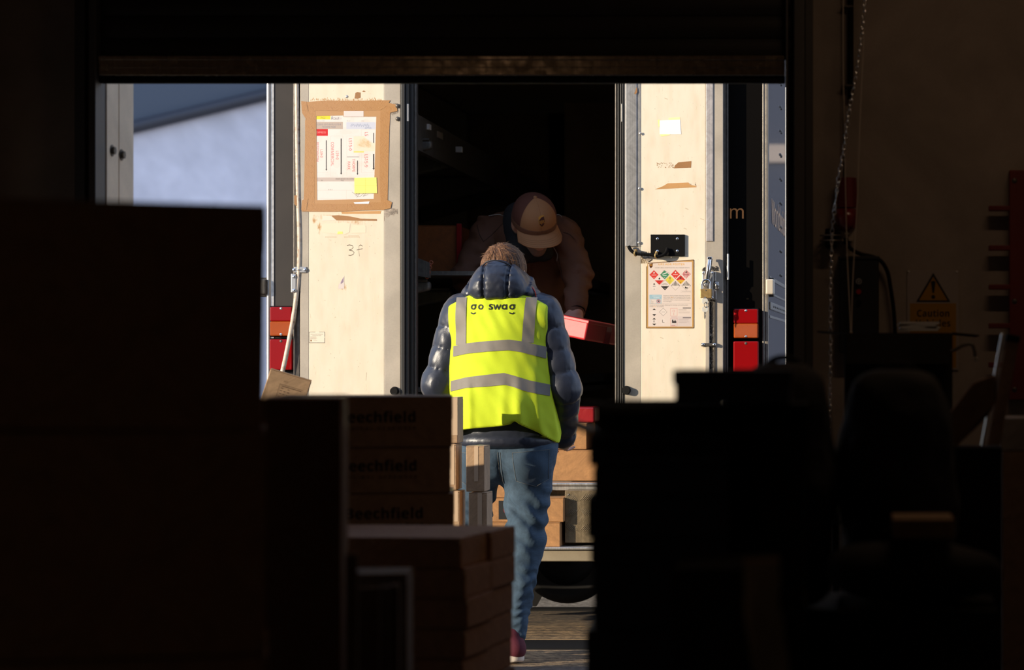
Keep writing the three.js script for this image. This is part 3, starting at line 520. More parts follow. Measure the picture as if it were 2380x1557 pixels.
// the pale hose that runs down the left door edge
{
  const t = thing('air_hose', 'pale grubby hose clipped to the hinge edge of the left rear door', 'hose', [fx(690, ZF), 0.75, -ZF]);
  const pts = [[689, 120], [689.5, 200], [691, 320], [693, 450], [696, 540], [696, 600], [692, 660], [683, 730], [672, 790], [662, 840], [655, 870], [640, 935], [630, 1010]].map(([x, y]) => W3(x, y, ZF + (y < 640 ? 0.003 : 0.003 - (y - 640) * 0.00005)));
  const hose = std(new THREE.Color(0.62, 0.52, 0.40), 0.45, 0, { map: tex(64, 512, (g, w, h) => { g.fillStyle = '#fff'; g.fillRect(0, 0, w, h); for (let i = 0; i < 260; i++) { g.fillStyle = `rgba(120,60,25,${rr(0.03, 0.2)})`; g.fillRect(rr(0, 62), rnd() * h, rr(3, 24), rr(1, 14)); } }) });
  const tg = tube(pts, 0.0105, 90, 14); { const uv = tg.attributes.uv; for (let i = 0; i < uv.count; i++) uv.setXY(i, uv.getY(i), uv.getX(i) * 2); hose.map.wrapT = hose.map.wrapS = THREE.RepeatWrapping; }
  part(t, 'tube', tg, hose);
  const r = new THREE.TorusGeometry(0.0125, 0.0025, 6, 20), c = W3(695, 627, ZF + 0.001); r.rotateX(Math.PI / 2); r.translate(c.x, c.y, c.z); part(t, 'clip', r, M.zinc);
}

// ================= things fixed to and hung on the doors =================
{ // padlock with two keys
  const z = ZF - 0.06, t = thing('padlock', 'small brass padlock hanging from the chrome door handle', 'padlock', [fx(1641, z), fy(695, z), -z]);
  part(t, 'padlock_body', [slab(1627.5, 671, 1654, 692.5, z, 0.02, 0.003)], M.brass);
  const arc = []; for (let i = 0; i <= 16; i++) { const a = Math.PI * i / 16; arc.push(W3(1641 + 9.5 * Math.cos(a), 661 - 11 * Math.sin(a), z + 0.01)); } arc.unshift(W3(1650.5, 674, z + 0.01)); arc.push(W3(1631.5, 674, z + 0.01));
  part(t, 'shackle', tube(arc, 0.0046, 40, 10), M.chrome);
  part(t, 'mark', screw(1640.5, 675, z - 0.0003, 0.003), M.steelDark);
  const key = (name, label, y0, y1, bladeTo, px) => {
    const zk = z - 0.004, k = thing(name, label, 'key', [fx(px, zk), fy(y1, zk), -zk], 'keys on the padlock');
    const s = new THREE.Shape(), w = 13, X = (x) => fx(px + x, zk), Y = (y) => fy(y, zk);
    s.moveTo(X(-w / 2), Y(y0 + 3)); s.lineTo(X(-w / 2 + 3), Y(y0)); s.lineTo(X(w / 2 - 3), Y(y0)); s.lineTo(X(w / 2), Y(y0 + 3)); s.lineTo(X(w / 2), Y(y1 - 3)); s.lineTo(X(w / 2 - 3), Y(y1)); s.lineTo(X(-w / 2 + 3), Y(y1)); s.lineTo(X(-w / 2), Y(y1 - 3)); s.closePath();
    const h = new THREE.Path(); h.absarc(X(0), Y(y0 + (bladeTo > y1 ? 3.2 : 9)), 0.0035, 0, Math.PI * 2, true); s.holes.push(h);
    const g = new THREE.ExtrudeGeometry(s, { depth: 0.0022, bevelEnabled: true, bevelSize: 0.0006, bevelThickness: 0.0006, bevelSegments: 1, curveSegments: 12 }); g.translate(0, 0, -zk);
    part(k, 'bow', g, std(new THREE.Color(0.86, 0.82, 0.72), 0.35, 0.4));
    if (bladeTo > y1) { const b = new THREE.Shape([V2(X(-2), Y(y1 - 1)), V2(X(2.2), Y(y1 - 1)), V2(X(2.2), Y(y1 + 4)), V2(X(1), Y(y1 + 6)), V2(X(2.2), Y(y1 + 8)), V2(X(1.2), Y(bladeTo - 2)), V2(X(0), Y(bladeTo)), V2(X(-2), Y(bladeTo - 3))]); const bg = new THREE.ExtrudeGeometry(b, { depth: 0.002, bevelEnabled: false }); bg.translate(0, 0, -zk); part(k, 'blade', bg, M.zinc); }
    else part(k, 'blade', slab(px - 2.5, y0 - 4, px + 2.5, y0 + 2, zk + 0.002, 0.002), M.zinc);
  };
  key('key', 'pale key stuck in the padlock, upper of the two keys', 694, 706.5, 0, 1638.5);
  key('key', 'pale key dangling from the split ring, lower of the two keys', 712, 725, 742, 1638.5);
  const r = new THREE.TorusGeometry(0.0125, 0.0016, 6, 24), c = W3(1642, 708.5, z - 0.006); const t2 = thing('key_ring', 'small dark split ring joining the two keys under the padlock', 'ring', c.toArray());
  r.rotateY(0.7); local(t2, 'ring', r, M.steelDark);
}
// route notice: cardboard-brown tape frame, sheet, notes
{
  const z = ZF - 0.0006, t = thing('route_notice', 'taped-up route sheet with red postcodes inside a brown parcel-tape frame', 'notice', [fx(809, z), fy(362, z), -z]);
  const k = 6, ox = 733, oy = 258;
  const sheet = tex(912, 1284, (g, w, h) => {
    const X = (x) => (x - ox) * k, Y = (y) => (y - oy) * k; // photograph pixels
    g.fillStyle = '#f6ede4'; g.fillRect(0, 0, w, h);
    for (let i = 0; i < 60; i++) { g.fillStyle = `rgba(190,150,120,${rnd() * 0.05})`; g.beginPath(); g.ellipse(rnd() * w, rnd() * h, rr(20, 140), rr(10, 90), 0, 0, 7); g.fill(); }
    const rect = (x0, y0, x1, y1, c) => { g.fillStyle = c; g.fillRect(X(x0), Y(y0), (x1 - x0) * k, (y1 - y0) * k); };
    const line = (x0, y0, x1, y1, c, lw) => { g.strokeStyle = c; g.lineWidth = lw * k; g.beginPath(); g.moveTo(X(x0), Y(y0)); g.lineTo(X(x1), Y(y1)); g.stroke(); };
    const text = (s, x, y, size, c, rot = 0, bold = '') => { g.save(); g.translate(X(x), Y(y)); g.rotate(rot); g.fillStyle = c; g.font = `${bold}${size * k}px sans-serif`; g.fillText(s, 0, 0); g.restore(); };
    rect(733, 269, 768, 277.5, '#f4e63c'); text('P62', 745, 276.5, 7, '#a8a03a');
    text('Route', 769.5, 278, 9.5, '#5d5a66');
    rect(788, 272, 806, 279, 'rgba(246,237,228,.75)');
    rect(733, 283.5, 797, 300, '#c9b6a6'); text('LS9-0, LS15-0/15, LS15-9', 738, 291, 5, '#7c7f8e'); text('THORPE PARK', 749, 297, 5, '#7c7f8e');
    text('Delivery Centre', 735, 282, 3, '#999'); text('Route', 806, 282, 3, '#999'); text('Door', 840, 282, 3, '#999');
    rect(805, 284, 873, 300, '#d9dbe6'); g.strokeStyle = '#9aa3bb'; g.lineWidth = 4; g.beginPath(); for (let i = 0; i < 40; i++) { const x = 815 + i * 1.1, y = 291 + 3.4 * Math.sin(i * 1.7) * (i % 5 ? 1 : 0.3); i ? g.lineTo(X(x), Y(y)) : g.moveTo(X(x), Y(y)); } for (let i = 0; i < 16; i++) g[i ? 'lineTo' : 'moveTo'](X(848 + i), Y(297 + 2.2 * Math.sin(i * 1.9))); g.stroke();
    rect(733, 300, 762, 315.5, '#dc1f1c'); text('EXPRESS', 735, 310, 6, '#f2b0a6');
    const panel = (x0, y0, x1, y1) => { g.strokeStyle = '#d8c8bc'; g.lineWidth = 2; g.strokeRect(X(x0), Y(y0), (x1 - x0) * k, (y1 - y0) * k); };
    panel(731, 317, 762, 401); panel(768, 316, 797, 410); panel(806, 316, 835, 410); panel(840, 301, 874, 401);
    const q = Math.PI / 2, R = '#d9524f';
    text('RESIDENTIAL', 735, 330, 8.2, R, q); text('LS9-0', 744.5, 347, 8, R, q);
    text('COMMERCIAL', 769.5, 330, 9, R, q); text('LS9-0', 781, 350, 8.6, R, q);
    text('LS15-0', 811, 321, 9.8, R, q, ''); text('THORPE', 819, 369, 8.4, R, q); text('PARK', 808, 375, 8.2, R, q);
    text('LS', 848, 306, 10.4, R, q); text('LS15-9', 847.5, 358, 10.4, R, q);
    for (const [x, y0, y1, lw] of [[758.5, 326, 394, 2], [793, 322, 403, 2.4], [831, 373, 404, 2], [868.5, 309, 334, 2], [868.5, 358, 392, 3]]) { line(x, y0, x, y1, '#3a3533', lw); g.fillStyle = '#3a3533'; g.beginPath(); g.moveTo(X(x - lw), Y(y1 - 1)); g.lineTo(X(x + lw), Y(y1 - 1)); g.lineTo(X(x), Y(y1 + 3)); g.fill(); }
    line(806, 364.5, 835, 364.5, '#8c8480', 1.2);
    g.fillStyle = '#f3e9cf'; g.beginPath(); g.moveTo(X(822), Y(317)); g.lineTo(X(846), Y(316)); g.lineTo(X(858), Y(330)); g.lineTo(X(872), Y(333)); g.lineTo(X(871), Y(351)); g.lineTo(X(822), Y(353)); g.fill();
    for (let i = 0; i < 50; i++) { g.fillStyle = `rgba(205,140,60,${rr(0.02, 0.09)})`; g.beginPath(); g.ellipse(X(848 + rr(-14, 14)), Y(333 + rr(-8, 8)), rr(10, 50), rr(8, 30), 0.5, 0, 7); g.fill(); }
    rect(822, 351, 846, 354.5, '#efe27a');
    rect(733, 412.5, 826, 421.5, '#d3c2b6'); text('REAR DOOR DELIVERIES', 780, 417.5, 4.4, '#6b6460'); text('No.', 746, 420.5, 3.5, '#7b7470'); text('Map', 792, 420.5, 3.5, '#7b7470');
    for (const y of [442, 462]) line(733, y, 820, y, '#dccabd', 0.4); line(805, 442, 805, 462, '#dccabd', 0.4); text('A-D 2', 763, 442, 4, '#8a827d');
    g.strokeStyle = '#7d7568'; g.lineWidth = 4; g.beginPath(); [[818, 446], [826, 452], [832, 446], [827, 455], [835, 450], [840, 446], [829, 458], [838, 456], [845, 450], [852, 448], [844, 456], [856, 452]].forEach(([x, y], i) => i ? g.lineTo(X(x), Y(y)) : g.moveTo(X(x), Y(y))); g.stroke();
  });
  const sh = slab(733, 258, 885, 472, z, 0.0005); { const p = sh.attributes.position, uv = sh.attributes.uv; for (let i = 0; i < p.count; i++) uv.setXY(i, (p.getX(i) - fx(733, z)) / (fx(885, z) - fx(733, z)), (p.getY(i) - fy(472, z)) / (fy(258, z) - fy(472, z))); }
  part(t, 'sheet', sh, phys(new THREE.Color(0.86, 0.84, 0.82), 0.35, 0, { map: sheet, clearcoat: 0.25, clearcoatRoughness: 0.25 }));
  const wr = tex(256, 256, (g, w, h) => { g.fillStyle = '#fff'; g.fillRect(0, 0, w, h); for (let i = 0; i < 90; i++) { g.strokeStyle = rnd() < 0.5 ? `rgba(255,235,200,${rr(0.1, 0.6)})` : `rgba(110,60,20,${rr(0.06, 0.25)})`; g.lineWidth = rr(1, 3); const x = rnd() * w, y = rnd() * h; g.beginPath(); g.moveTo(x, y); g.quadraticCurveTo(x + rr(10, 30), y + rr(0, 20), x + rr(20, 50), y + rr(10, 50)); g.stroke(); } }, { rep: [0.09, 0.09] });
  const tapeA = phys(new THREE.Color(0.46, 0.235, 0.085), 0.3, 0, { clearcoat: 0.6, clearcoatRoughness: 0.15, bumpMap: T.fine, bumpScale: 0.001, map: wr });
  const tapeB = phys(new THREE.Color(0.50, 0.27, 0.11), 0.3, 0, { clearcoat: 0.5, clearcoatRoughness: 0.2 });
  wr.wrapS = wr.wrapT = THREE.RepeatWrapping;
  // under-layers (wider, irregular) and over-layers of tape, each strip a piece of its own
  const strip = (pts, d, m) => part(t, 'tape', outline(pts, z - d * 0.25, 0.0005), m);
  strip([[729, 257], [735, 258], [737, 490], [711, 488], [709, 280]], 0.002, tapeB);
  strip([[875, 258], [896, 257], [891, 480], [868, 482]], 0.002, tapeB);
  strip([[730, 256], [884, 255], [884, 271], [798, 271], [798, 268], [730, 270]], 0.0025, tapeB);
  strip([[728, 465], [888, 462], [889, 478], [728, 481]], 0.0028, tapeB);
  strip([[700, 235], [722, 237], [733, 246], [731, 480], [706, 484], [710, 275], [702, 262]], 0.004, tapeA);
  strip([[884, 250], [899, 243], [907, 260], [905, 300], [902, 420], [901, 466], [886, 478], [882, 430]], 0.004, tapeA);
  strip([[710, 237], [760, 233.5], [830, 234], [880, 233], [907, 233], [900, 246], [884, 256], [800, 258], [731, 257], [718, 250]], 0.006, tapeA);
  strip([[701, 488], [730, 473], [800, 474], [889, 469], [907, 470], [905, 484], [891, 488], [840, 489], [779, 492], [702, 491.5]], 0.006, tapeA);
  for (const pts of [[[700, 240], [712, 236], [716, 258], [703, 256]], [[702, 465], [716, 462], [712, 489], [700, 488]], [[898, 238], [921, 243], [924, 258], [906, 262]], [[895, 462], [911, 470], [908, 484], [893, 487]]]) part(t, 'tape', outline(pts, z - 0.0021, 0.0005), tapeA);
  part(t, 'paper_patch', outline([[799, 258], [845, 258], [845, 271], [799, 271]], z - 0.0014, 0.0004), std(new THREE.Color(0.74, 0.62, 0.56), 0.6), 'blank scrap of paper across the top tape');
  part(t, 'paper_patch', outline([[822, 470], [859, 468], [857, 473.5], [824, 473.5]], z - 0.0022, 0.0004), M.white);
  // yellow sticky note
  const ny = thing('sticky_note', 'yellow sticky note with ruled lines at the lower right of the route sheet', 'note', [fx(850, z), fy(430, z), -z]);
  const nt = tex(256, 192, (g, w, h) => { g.fillStyle = '#fff59a'; g.fillRect(0, 0, w, h); g.strokeStyle = 'rgba(170,160,60,.5)'; for (let i = 1; i < 9; i++) { g.lineWidth = i === 5 ? 3 : 1.2; g.beginPath(); g.moveTo(0, i * h / 9.6); g.lineTo(w, i * h / 9.6); g.stroke(); } g.lineWidth = 3; g.beginPath(); g.moveTo(w / 2, 0); g.lineTo(w / 2, h); g.stroke(); });
  const ng = outline([[823.5, 413.5], [875, 412], [876.5, 449], [824, 449.5]], z - 0.0026, 0.0004); { const p = ng.attributes.position, uv = ng.attributes.uv; for (let i = 0; i < p.count; i++) uv.setXY(i, (p.getX(i) - fx(823, z)) / (fx(877, z) - fx(823, z)), (p.getY(i) - fy(450, z)) / (fy(412, z) - fy(450, z))); }
  part(ny, 'paper', ng, std(new THREE.Color(0.92, 0.90, 0.62), 0.7, 0, { map: nt }));
}
// hazard label poster
{
  const z = ZF - 0.0004, k = 8, x0 = 1506, y0 = 606, x1 = 1610, y1 = 760;
  const t = thing('hazard_poster', 'poster of hazard diamond labels with a worn amber border on the right door', 'poster', [fx(1558, z), fy(684, z), -z]);
  const pt = tex((x1 - x0) * k, (y1 - y0) * k, (g, w, h) => {
    g.fillStyle = '#f1e6e0'; g.fillRect(0, 0, w, h);
    const X = (x) => (x - x0) * k, Y = (y) => (y - y0) * k;
    const text = (s, x, y, size, c, b = '', ws = null) => { g.fillStyle = c; g.font = `${b}${size * k}px sans-serif`; if (ws) { g.save(); g.translate(X(x), Y(y)); g.scale(ws * k / g.measureText(s).width, 1); g.fillText(s, 0, 0); g.restore(); } else g.fillText(s, X(x), Y(y)); };
    // small shield
    g.fillStyle = '#5a3413'; g.beginPath(); g.moveTo(X(1509), Y(614)); g.lineTo(X(1517), Y(612)); g.lineTo(X(1517), Y(619)); g.quadraticCurveTo(X(1515), Y(622), X(1512.5), Y(623)); g.quadraticCurveTo(X(1509), Y(621), X(1509), Y(614)); g.fill(); g.fillStyle = '#d99a3a'; g.fillRect(X(1510), Y(615), 6 * k, 2 * k);
    text('UPS ADR POSTER', 1529.5, 616.5, 6, '#edbd74', 'bold ', 62);
    text('HAZARD LABELS ACCEPTED IN THE UPS STANDARD SERVICE', 1522, 623.3, 2.9, '#5b5550', '', 81);
    const dia = (cx, cy, r, paint, stroke = '#8a8078') => { g.save(); g.beginPath(); g.moveTo(X(cx), Y(cy - r)); g.lineTo(X(cx + r), Y(cy)); g.lineTo(X(cx), Y(cy + r)); g.lineTo(X(cx - r), Y(cy)); g.closePath(); g.save(); g.clip(); paint(cx, cy, r); g.restore(); g.strokeStyle = stroke; g.lineWidth = 0.45 * k; g.stroke(); g.restore(); };
    const fill = (c) => (cx, cy, r) => { g.fillStyle = c; g.fillRect(X(cx - r), Y(cy - r), 2 * r * k, 2 * r * k); };
    const flame = (cx, cy, c, s = 1) => { g.fillStyle = c; g.beginPath(); g.moveTo(X(cx), Y(cy - 3.2 * s)); g.bezierCurveTo(X(cx + 3 * s), Y(cy - 1 * s), X(cx + 2.4 * s), Y(cy + 1.6 * s), X(cx + 0.4 * s), Y(cy + 2 * s)); g.bezierCurveTo(X(cx - 2.8 * s), Y(cy + 1.6 * s), X(cx - 2.4 * s), Y(cy - 0.4 * s), X(cx - 0.6 * s), Y(cy - 1 * s)); g.closePath(); g.fill(); };
    const bar = (cx, cy, w2, hh, c) => { g.fillStyle = c; g.fillRect(X(cx - w2 / 2), Y(cy), w2 * k, hh * k); };
    const stripes = (c) => (cx, cy, r) => { fill('#f2e9e3')(cx, cy, r); for (let i = -3; i <= 3; i++) bar(cx + i * 3, cy - r, 1.5, r, c); };
    const r = 10.6;
    dia(1520, 638.5, r, (a, b, q) => { fill('#e4453e')(a, b, q); flame(a, b - 4.5, '#fff', 0.9); bar(a, b, 11, 1.3, '#f8d0c8'); bar(a, b + 6, 1.4, 2, '#fff'); });
    dia(1544.8, 638.5, r, (a, b, q) => { fill('#44956a')(a, b, q); g.fillStyle = '#fff'; g.save(); g.translate(X(a), Y(b - 3)); g.rotate(-0.35); g.fillRect(-5.5 * k, -0.9 * k, 11 * k, 1.9 * k); g.restore(); bar(a, b + 0.6, 10, 1, '#d7efe0'); bar(a, b + 2.2, 8, 0.9, '#d7efe0'); bar(a, b + 6, 1.4, 2, '#fff'); });
    dia(1570, 637.5, r, (a, b, q) => { fill('#e4453e')(a, b, q); flame(a, b - 4.5, '#fff', 0.9); bar(a, b, 11, 1.3, '#f8d0c8'); bar(a, b + 6, 1.4, 2, '#fff'); });
    dia(1595, 637, r, (a, b, q) => { fill('#f4e9e4')(a, b, q); for (let i = -3; i <= 3; i++) bar(a + i * 3.1, b - q, 1.6, 2 * q, '#c7364a'); flame(a, b - 4.5, '#3a1a1a', 0.9); bar(a, b + 1, 12, 1.2, '#9a4a52'); });
    dia(1532.5, 651.5, r, (a, b, q) => { fill('#f4ece7')(a, b, q); g.fillStyle = '#dc3a33'; g.fillRect(X(a - q), Y(b), 2 * q * k, q * k); flame(a, b - 4, '#2c2522', 0.9); bar(a, b + 1, 9, 1.1, '#7d1d1a'); bar(a, b + 6, 1.2, 2, '#421'); });
    dia(1557, 650.5, r, (a, b, q) => { fill('#f2e15a')(a, b, q); flame(a, b - 4.6, '#2c2522', 0.7); g.strokeStyle = '#2c2522'; g.lineWidth = 0.7 * k; g.beginPath(); g.arc(X(a), Y(b - 2.4), 2 * k, 0, 7); g.stroke(); bar(a, b + 2, 8, 1.1, '#8a7d2a'); bar(a, b + 6, 2, 1.5, '#8a7d2a'); });
    dia(1582, 650, r, (a, b, q) => { fill('#d8362c')(a, b, q); g.fillStyle = '#e8b93a'; g.fillRect(X(a - q), Y(b + 1), 2 * q * k, q * k); flame(a, b - 4, '#2a1512', 0.9); bar(a, b, 10, 1, '#f2b0a0'); bar(a, b + 6, 2, 1.5, '#6b4a14'); });
    dia(1520.5, 664.5, r, (a, b, q) => { fill('#f3eae5')(a, b, q); g.fillStyle = '#4a4440'; g.beginPath(); g.arc(X(a), Y(b - 4.6), 1.7 * k, 0, 7); g.fill(); bar(a, b - 3, 5, 0.8, '#4a4440'); bar(a, b + 0.5, 6, 1, '#777'); bar(a, b + 6.5, 1.6, 2, '#444'); }, '#c9beb6');
    dia(1545.5, 664, r, (a, b, q) => { fill('#f3eae5')(a, b, q); g.fillStyle = '#2a2624'; g.fillRect(X(a - q), Y(b + 1), 2 * q * k, q * k); for (const s of [-1, 1]) { g.save(); g.translate(X(a + s * 3), Y(b - 3.6)); g.rotate(s * 0.5); g.strokeStyle = '#555'; g.lineWidth = 0.6 * k; g.strokeRect(-2.2 * k, -1 * k, 4.4 * k, 2 * k); g.restore(); } bar(a, b + 5.5, 1.4, 2, '#eee'); });
    dia(1570, 664, r, stripes('#2a2624')); dia(1595, 664, r, (a, b, q) => { stripes('#2a2624')(a, b, q); g.fillStyle = '#2a2624'; g.fillRect(X(a - 3), Y(b + 2), 2.4 * k, 4 * k); g.fillRect(X(a - 3), Y(b + 4), 6.5 * k, 2.2 * k); });
    text('(for limited quantities see below)', 1585, 678.3, 2.2, '#998f88', '', 20); g.strokeStyle = '#b9aea6'; g.lineWidth = 2; g.strokeRect(X(1583), Y(675), 23 * k, 5.5 * k);
    g.fillStyle = '#a9cfe2'; g.fillRect(X(1509.5), Y(685), 28.5 * k, 9.5 * k); g.fillStyle = '#c9d5dc'; g.fillRect(X(1509.5), Y(694.5), 28.5 * k, 11.5 * k); g.fillStyle = '#eee4df'; g.fillRect(X(1512), Y(696), 13 * k, 9 * k);
    text('DANGEROUS GOODS', 1516, 688.6, 2.5, '#eef7fb', 'bold ', 20); text('ACCEPTED', 1519, 692.8, 2.6, '#eef7fb', 'bold ', 14);
    g.strokeStyle = '#cf4450'; g.lineWidth = 0.9 * k; g.beginPath(); g.arc(X(1530.5), Y(700), 3.8 * k, 0, 7); g.stroke(); g.beginPath(); g.moveTo(X(1528), Y(697.3)); g.lineTo(X(1533), Y(702.7)); g.stroke(); g.fillStyle = '#433'; g.fillRect(X(1529), Y(698.6), 3.4 * k, 2.6 * k); for (const [s, y] of [['No', 698.5], ['Flame', 701.5], ['inside', 704.6]]) text(s, 1513, y, 2.1, '#776');
    const para = [['Dangerous Goods packages displaying the hazard', 688, 63], ['labels shown above are accepted in the UPS road', 691.6, 63], ['system as long as the ADR DANGEROUS GOODS', 694.9, 64], ['ACCEPTED sticker is attached and the packages', 698.2, 62], ['are undamaged.', 701.6, 20]];
    for (const [s, y, ws] of para) text(s, 1541.5, y, 2.9, '#746c66', '', ws); text('above', 1558.7, 691.6, 2.9, '#e0a860', '', 6.4);
    g.fillStyle = '#8e8580'; g.fillRect(X(1508), Y(705.4), 99 * k, 2); text('Dangerous Goods packages displaying the markings and handling labels', 1509.5, 710, 2.9, '#746c66', '', 90); text('shown', 1509.5, 713.4, 2.9, '#746c66'); text('below', 1517.5, 713.4, 2.9, '#e0a860'); text('are accepted.', 1526.5, 713.4, 2.9, '#746c66', '', 17);
    const lq = 9; const dq = (cx, cy, top, ch) => dia(cx, cy, lq, (a, b, q) => { fill('#f3eae5')(a, b, q); if (top) { g.fillStyle = '#26221f'; g.beginPath(); g.moveTo(X(a), Y(b - q)); g.lineTo(X(a + q * 0.45), Y(b - q * 0.55)); g.lineTo(X(a - q * 0.45), Y(b - q * 0.55)); g.fill(); g.beginPath(); g.moveTo(X(a), Y(b + q)); g.lineTo(X(a + q * 0.45), Y(b + q * 0.55)); g.lineTo(X(a - q * 0.45), Y(b + q * 0.55)); g.fill(); } if (ch) text(ch, a - 2.3, b + 2.4, 6.6, '#26221f', 'bold '); }, '#4b4541');
    dq(1520.5, 725.5, true); dq(1541.5, 725, false); text('UN1845', 1537.5, 725.9, 2.2, '#777', '', 8); dq(1520.5, 747.5, true, 'Y');
    dia(1541.5, 747, lq, (a, b, q) => { fill('#f3eae5')(a, b, q); g.strokeStyle = '#3a3431'; g.lineWidth = 0.9 * k; g.beginPath(); g.moveTo(X(a - 2), Y(b - 4)); g.lineTo(X(a - 1.6), Y(b + 2)); g.lineTo(X(a + 3), Y(b + 3)); g.stroke(); }, '#4b4541');
    for (const [y, hh] of [[716.5, 18], [739, 19]]) { g.strokeStyle = '#e49a94'; g.lineWidth = 0.6 * k; g.strokeRect(X(1558.5), Y(y), 15.5 * k, hh * k); }
    g.strokeStyle = '#d9666a'; g.lineWidth = 0.5 * k; g.beginPath(); g.arc(X(1566), Y(723), 2.4 * k, 0, 7); g.stroke(); bar(1566, 727, 0.8, 5, '#d9867f');
    g.fillStyle = '#2a2522'; g.fillRect(X(1562), Y(743), 3 * k, 7 * k); g.fillRect(X(1562), Y(746.5), 10 * k, 4 * k); g.fillRect(X(1568), Y(743.5), 2 * k, 4 * k); bar(1565, 756, 9, 0.9, '#d9867f');
    for (const [y, y2] of [[714.5, 717], [737, 740]]) { g.fillStyle = '#85807f'; g.fillRect(X(1587), Y(y), 19 * k, 2.6 * k); for (let i = 0; i < 5; i++) { if (i === 2) continue; g.fillStyle = '#c2b8b2'; g.fillRect(X(1577), Y(y2 + 1.4 + i * 2.1), rr(16, 27) * k, 0.7 * k); } }
    g.fillStyle = 'rgba(120,110,150,.10)'; g.fillRect(X(1560), Y(735), 46 * k, 25 * k);
  });
  const edge = []; const jag = (xa, ya, xb, yb, n, a) => { for (let i = 0; i < n; i++) edge.push([lerp(xa, xb, i / n) + (xa === xb ? rr(-a, a) : 0), lerp(ya, yb, i / n) + (ya === yb ? rr(-a, a) : 0)]); };
  jag(1505, 612, 1612, 604, 24, 0.8); edge.forEach((p, i) => { p[1] += rr(-0.8, 0.8); }); jag(1612, 604, 1612, 761.5, 20, 0.9); jag(1612, 761.5, 1502, 762, 20, 0.9); jag(1502, 762, 1503, 618, 14, 0.4);
  part(t, 'border', outline(edge, z, 0.0004), std(new THREE.Color(0.60, 0.34, 0.10), 0.6, 0, { map: T.grime }), 'worn amber tape border');
  const sh = slab(1506.5, 608.5, 1608.5, 759, z - 0.0008, 0.0003); { const p = sh.attributes.position, uv = sh.attributes.uv; for (let i = 0; i < p.count; i++) uv.setXY(i, (p.getX(i) - fx(x0, z)) / (fx(x1, z) - fx(x0, z)), (p.getY(i) - fy(y1, z)) / (fy(y0, z) - fy(y1, z))); }
  part(t, 'sheet', sh, phys(new THREE.Color(0.80, 0.74, 0.68), 0.4, 0, { map: pt, clearcoat: 0.2 }));
  const ed = []; for (const pts of [[[1502, 620], [1503.5, 618], [1503, 762], [1501.5, 762]], [[1505, 611], [1612, 603], [1613, 605], [1505, 613]], [[1611, 604], [1613, 604], [1613, 762], [1611.5, 762]], [[1502, 761], [1612, 760.5], [1612, 763], [1502, 763]]]) ed.push(outline(pts, z - 0.0004, 0.0008));
  part(t, 'dirty_edge', ed, std(new THREE.Color(0.22, 0.12, 0.045), 0.8));
}
// little printed label on the left door
{
  const z = ZF - 0.0006, t = thing('printed_label', 'small white label with a dark border low on the left door', 'label', [fx(736, z), fy(784, z), -z]);
  const c = tex(296, 208, (g, w, h) => {
    g.fillStyle = '#4a3d30'; g.fillRect(0, 0, w, h); g.fillStyle = '#efe3cf'; g.fillRect(6, 6, w - 12, h - 12); g.fillStyle = '#efe3cf'; g.fillRect(120, 0, 70, 8); g.fillRect(w - 8, 90, 8, 20);
    const text = (s, x, y, sz, ws, b = '') => { g.fillStyle = '#6a5d50'; g.font = `${b}${sz}px sans-serif`; g.save(); g.translate(x, y); g.scale(ws / g.measureText(s).width, 1); g.fillText(s, 0, 0); g.restore(); };
    text('Have you been delivered', 30, 52, 18, 230, 'bold '); text('properly by this vehicle?', 60, 76, 16, 170, 'bold ');
    for (let i = 0; i < 4; i++) { g.fillStyle = '#a59884'; g.fillRect(24, 92 + i * 13, rr(100, 130), 5); } g.fillRect(84, 158, 70, 4); g.fillStyle = '#8a5a20'; g.fillRect(28, 150, 24, 28);
  });
  const sh = slab(718, 771, 755, 797, z, 0.0005); { const p = sh.attributes.position, uv = sh.attributes.uv; for (let i = 0; i < p.count; i++) uv.setXY(i, (p.getX(i) - fx(718, z)) / (fx(755, z) - fx(718, z)), (p.getY(i) - fy(797, z)) / (fy(771, z) - fy(797, z))); }
  part(t, 'paper', sh, std(new THREE.Color(0.9, 0.88, 0.84), 0.6, 0, { map: c }));
}
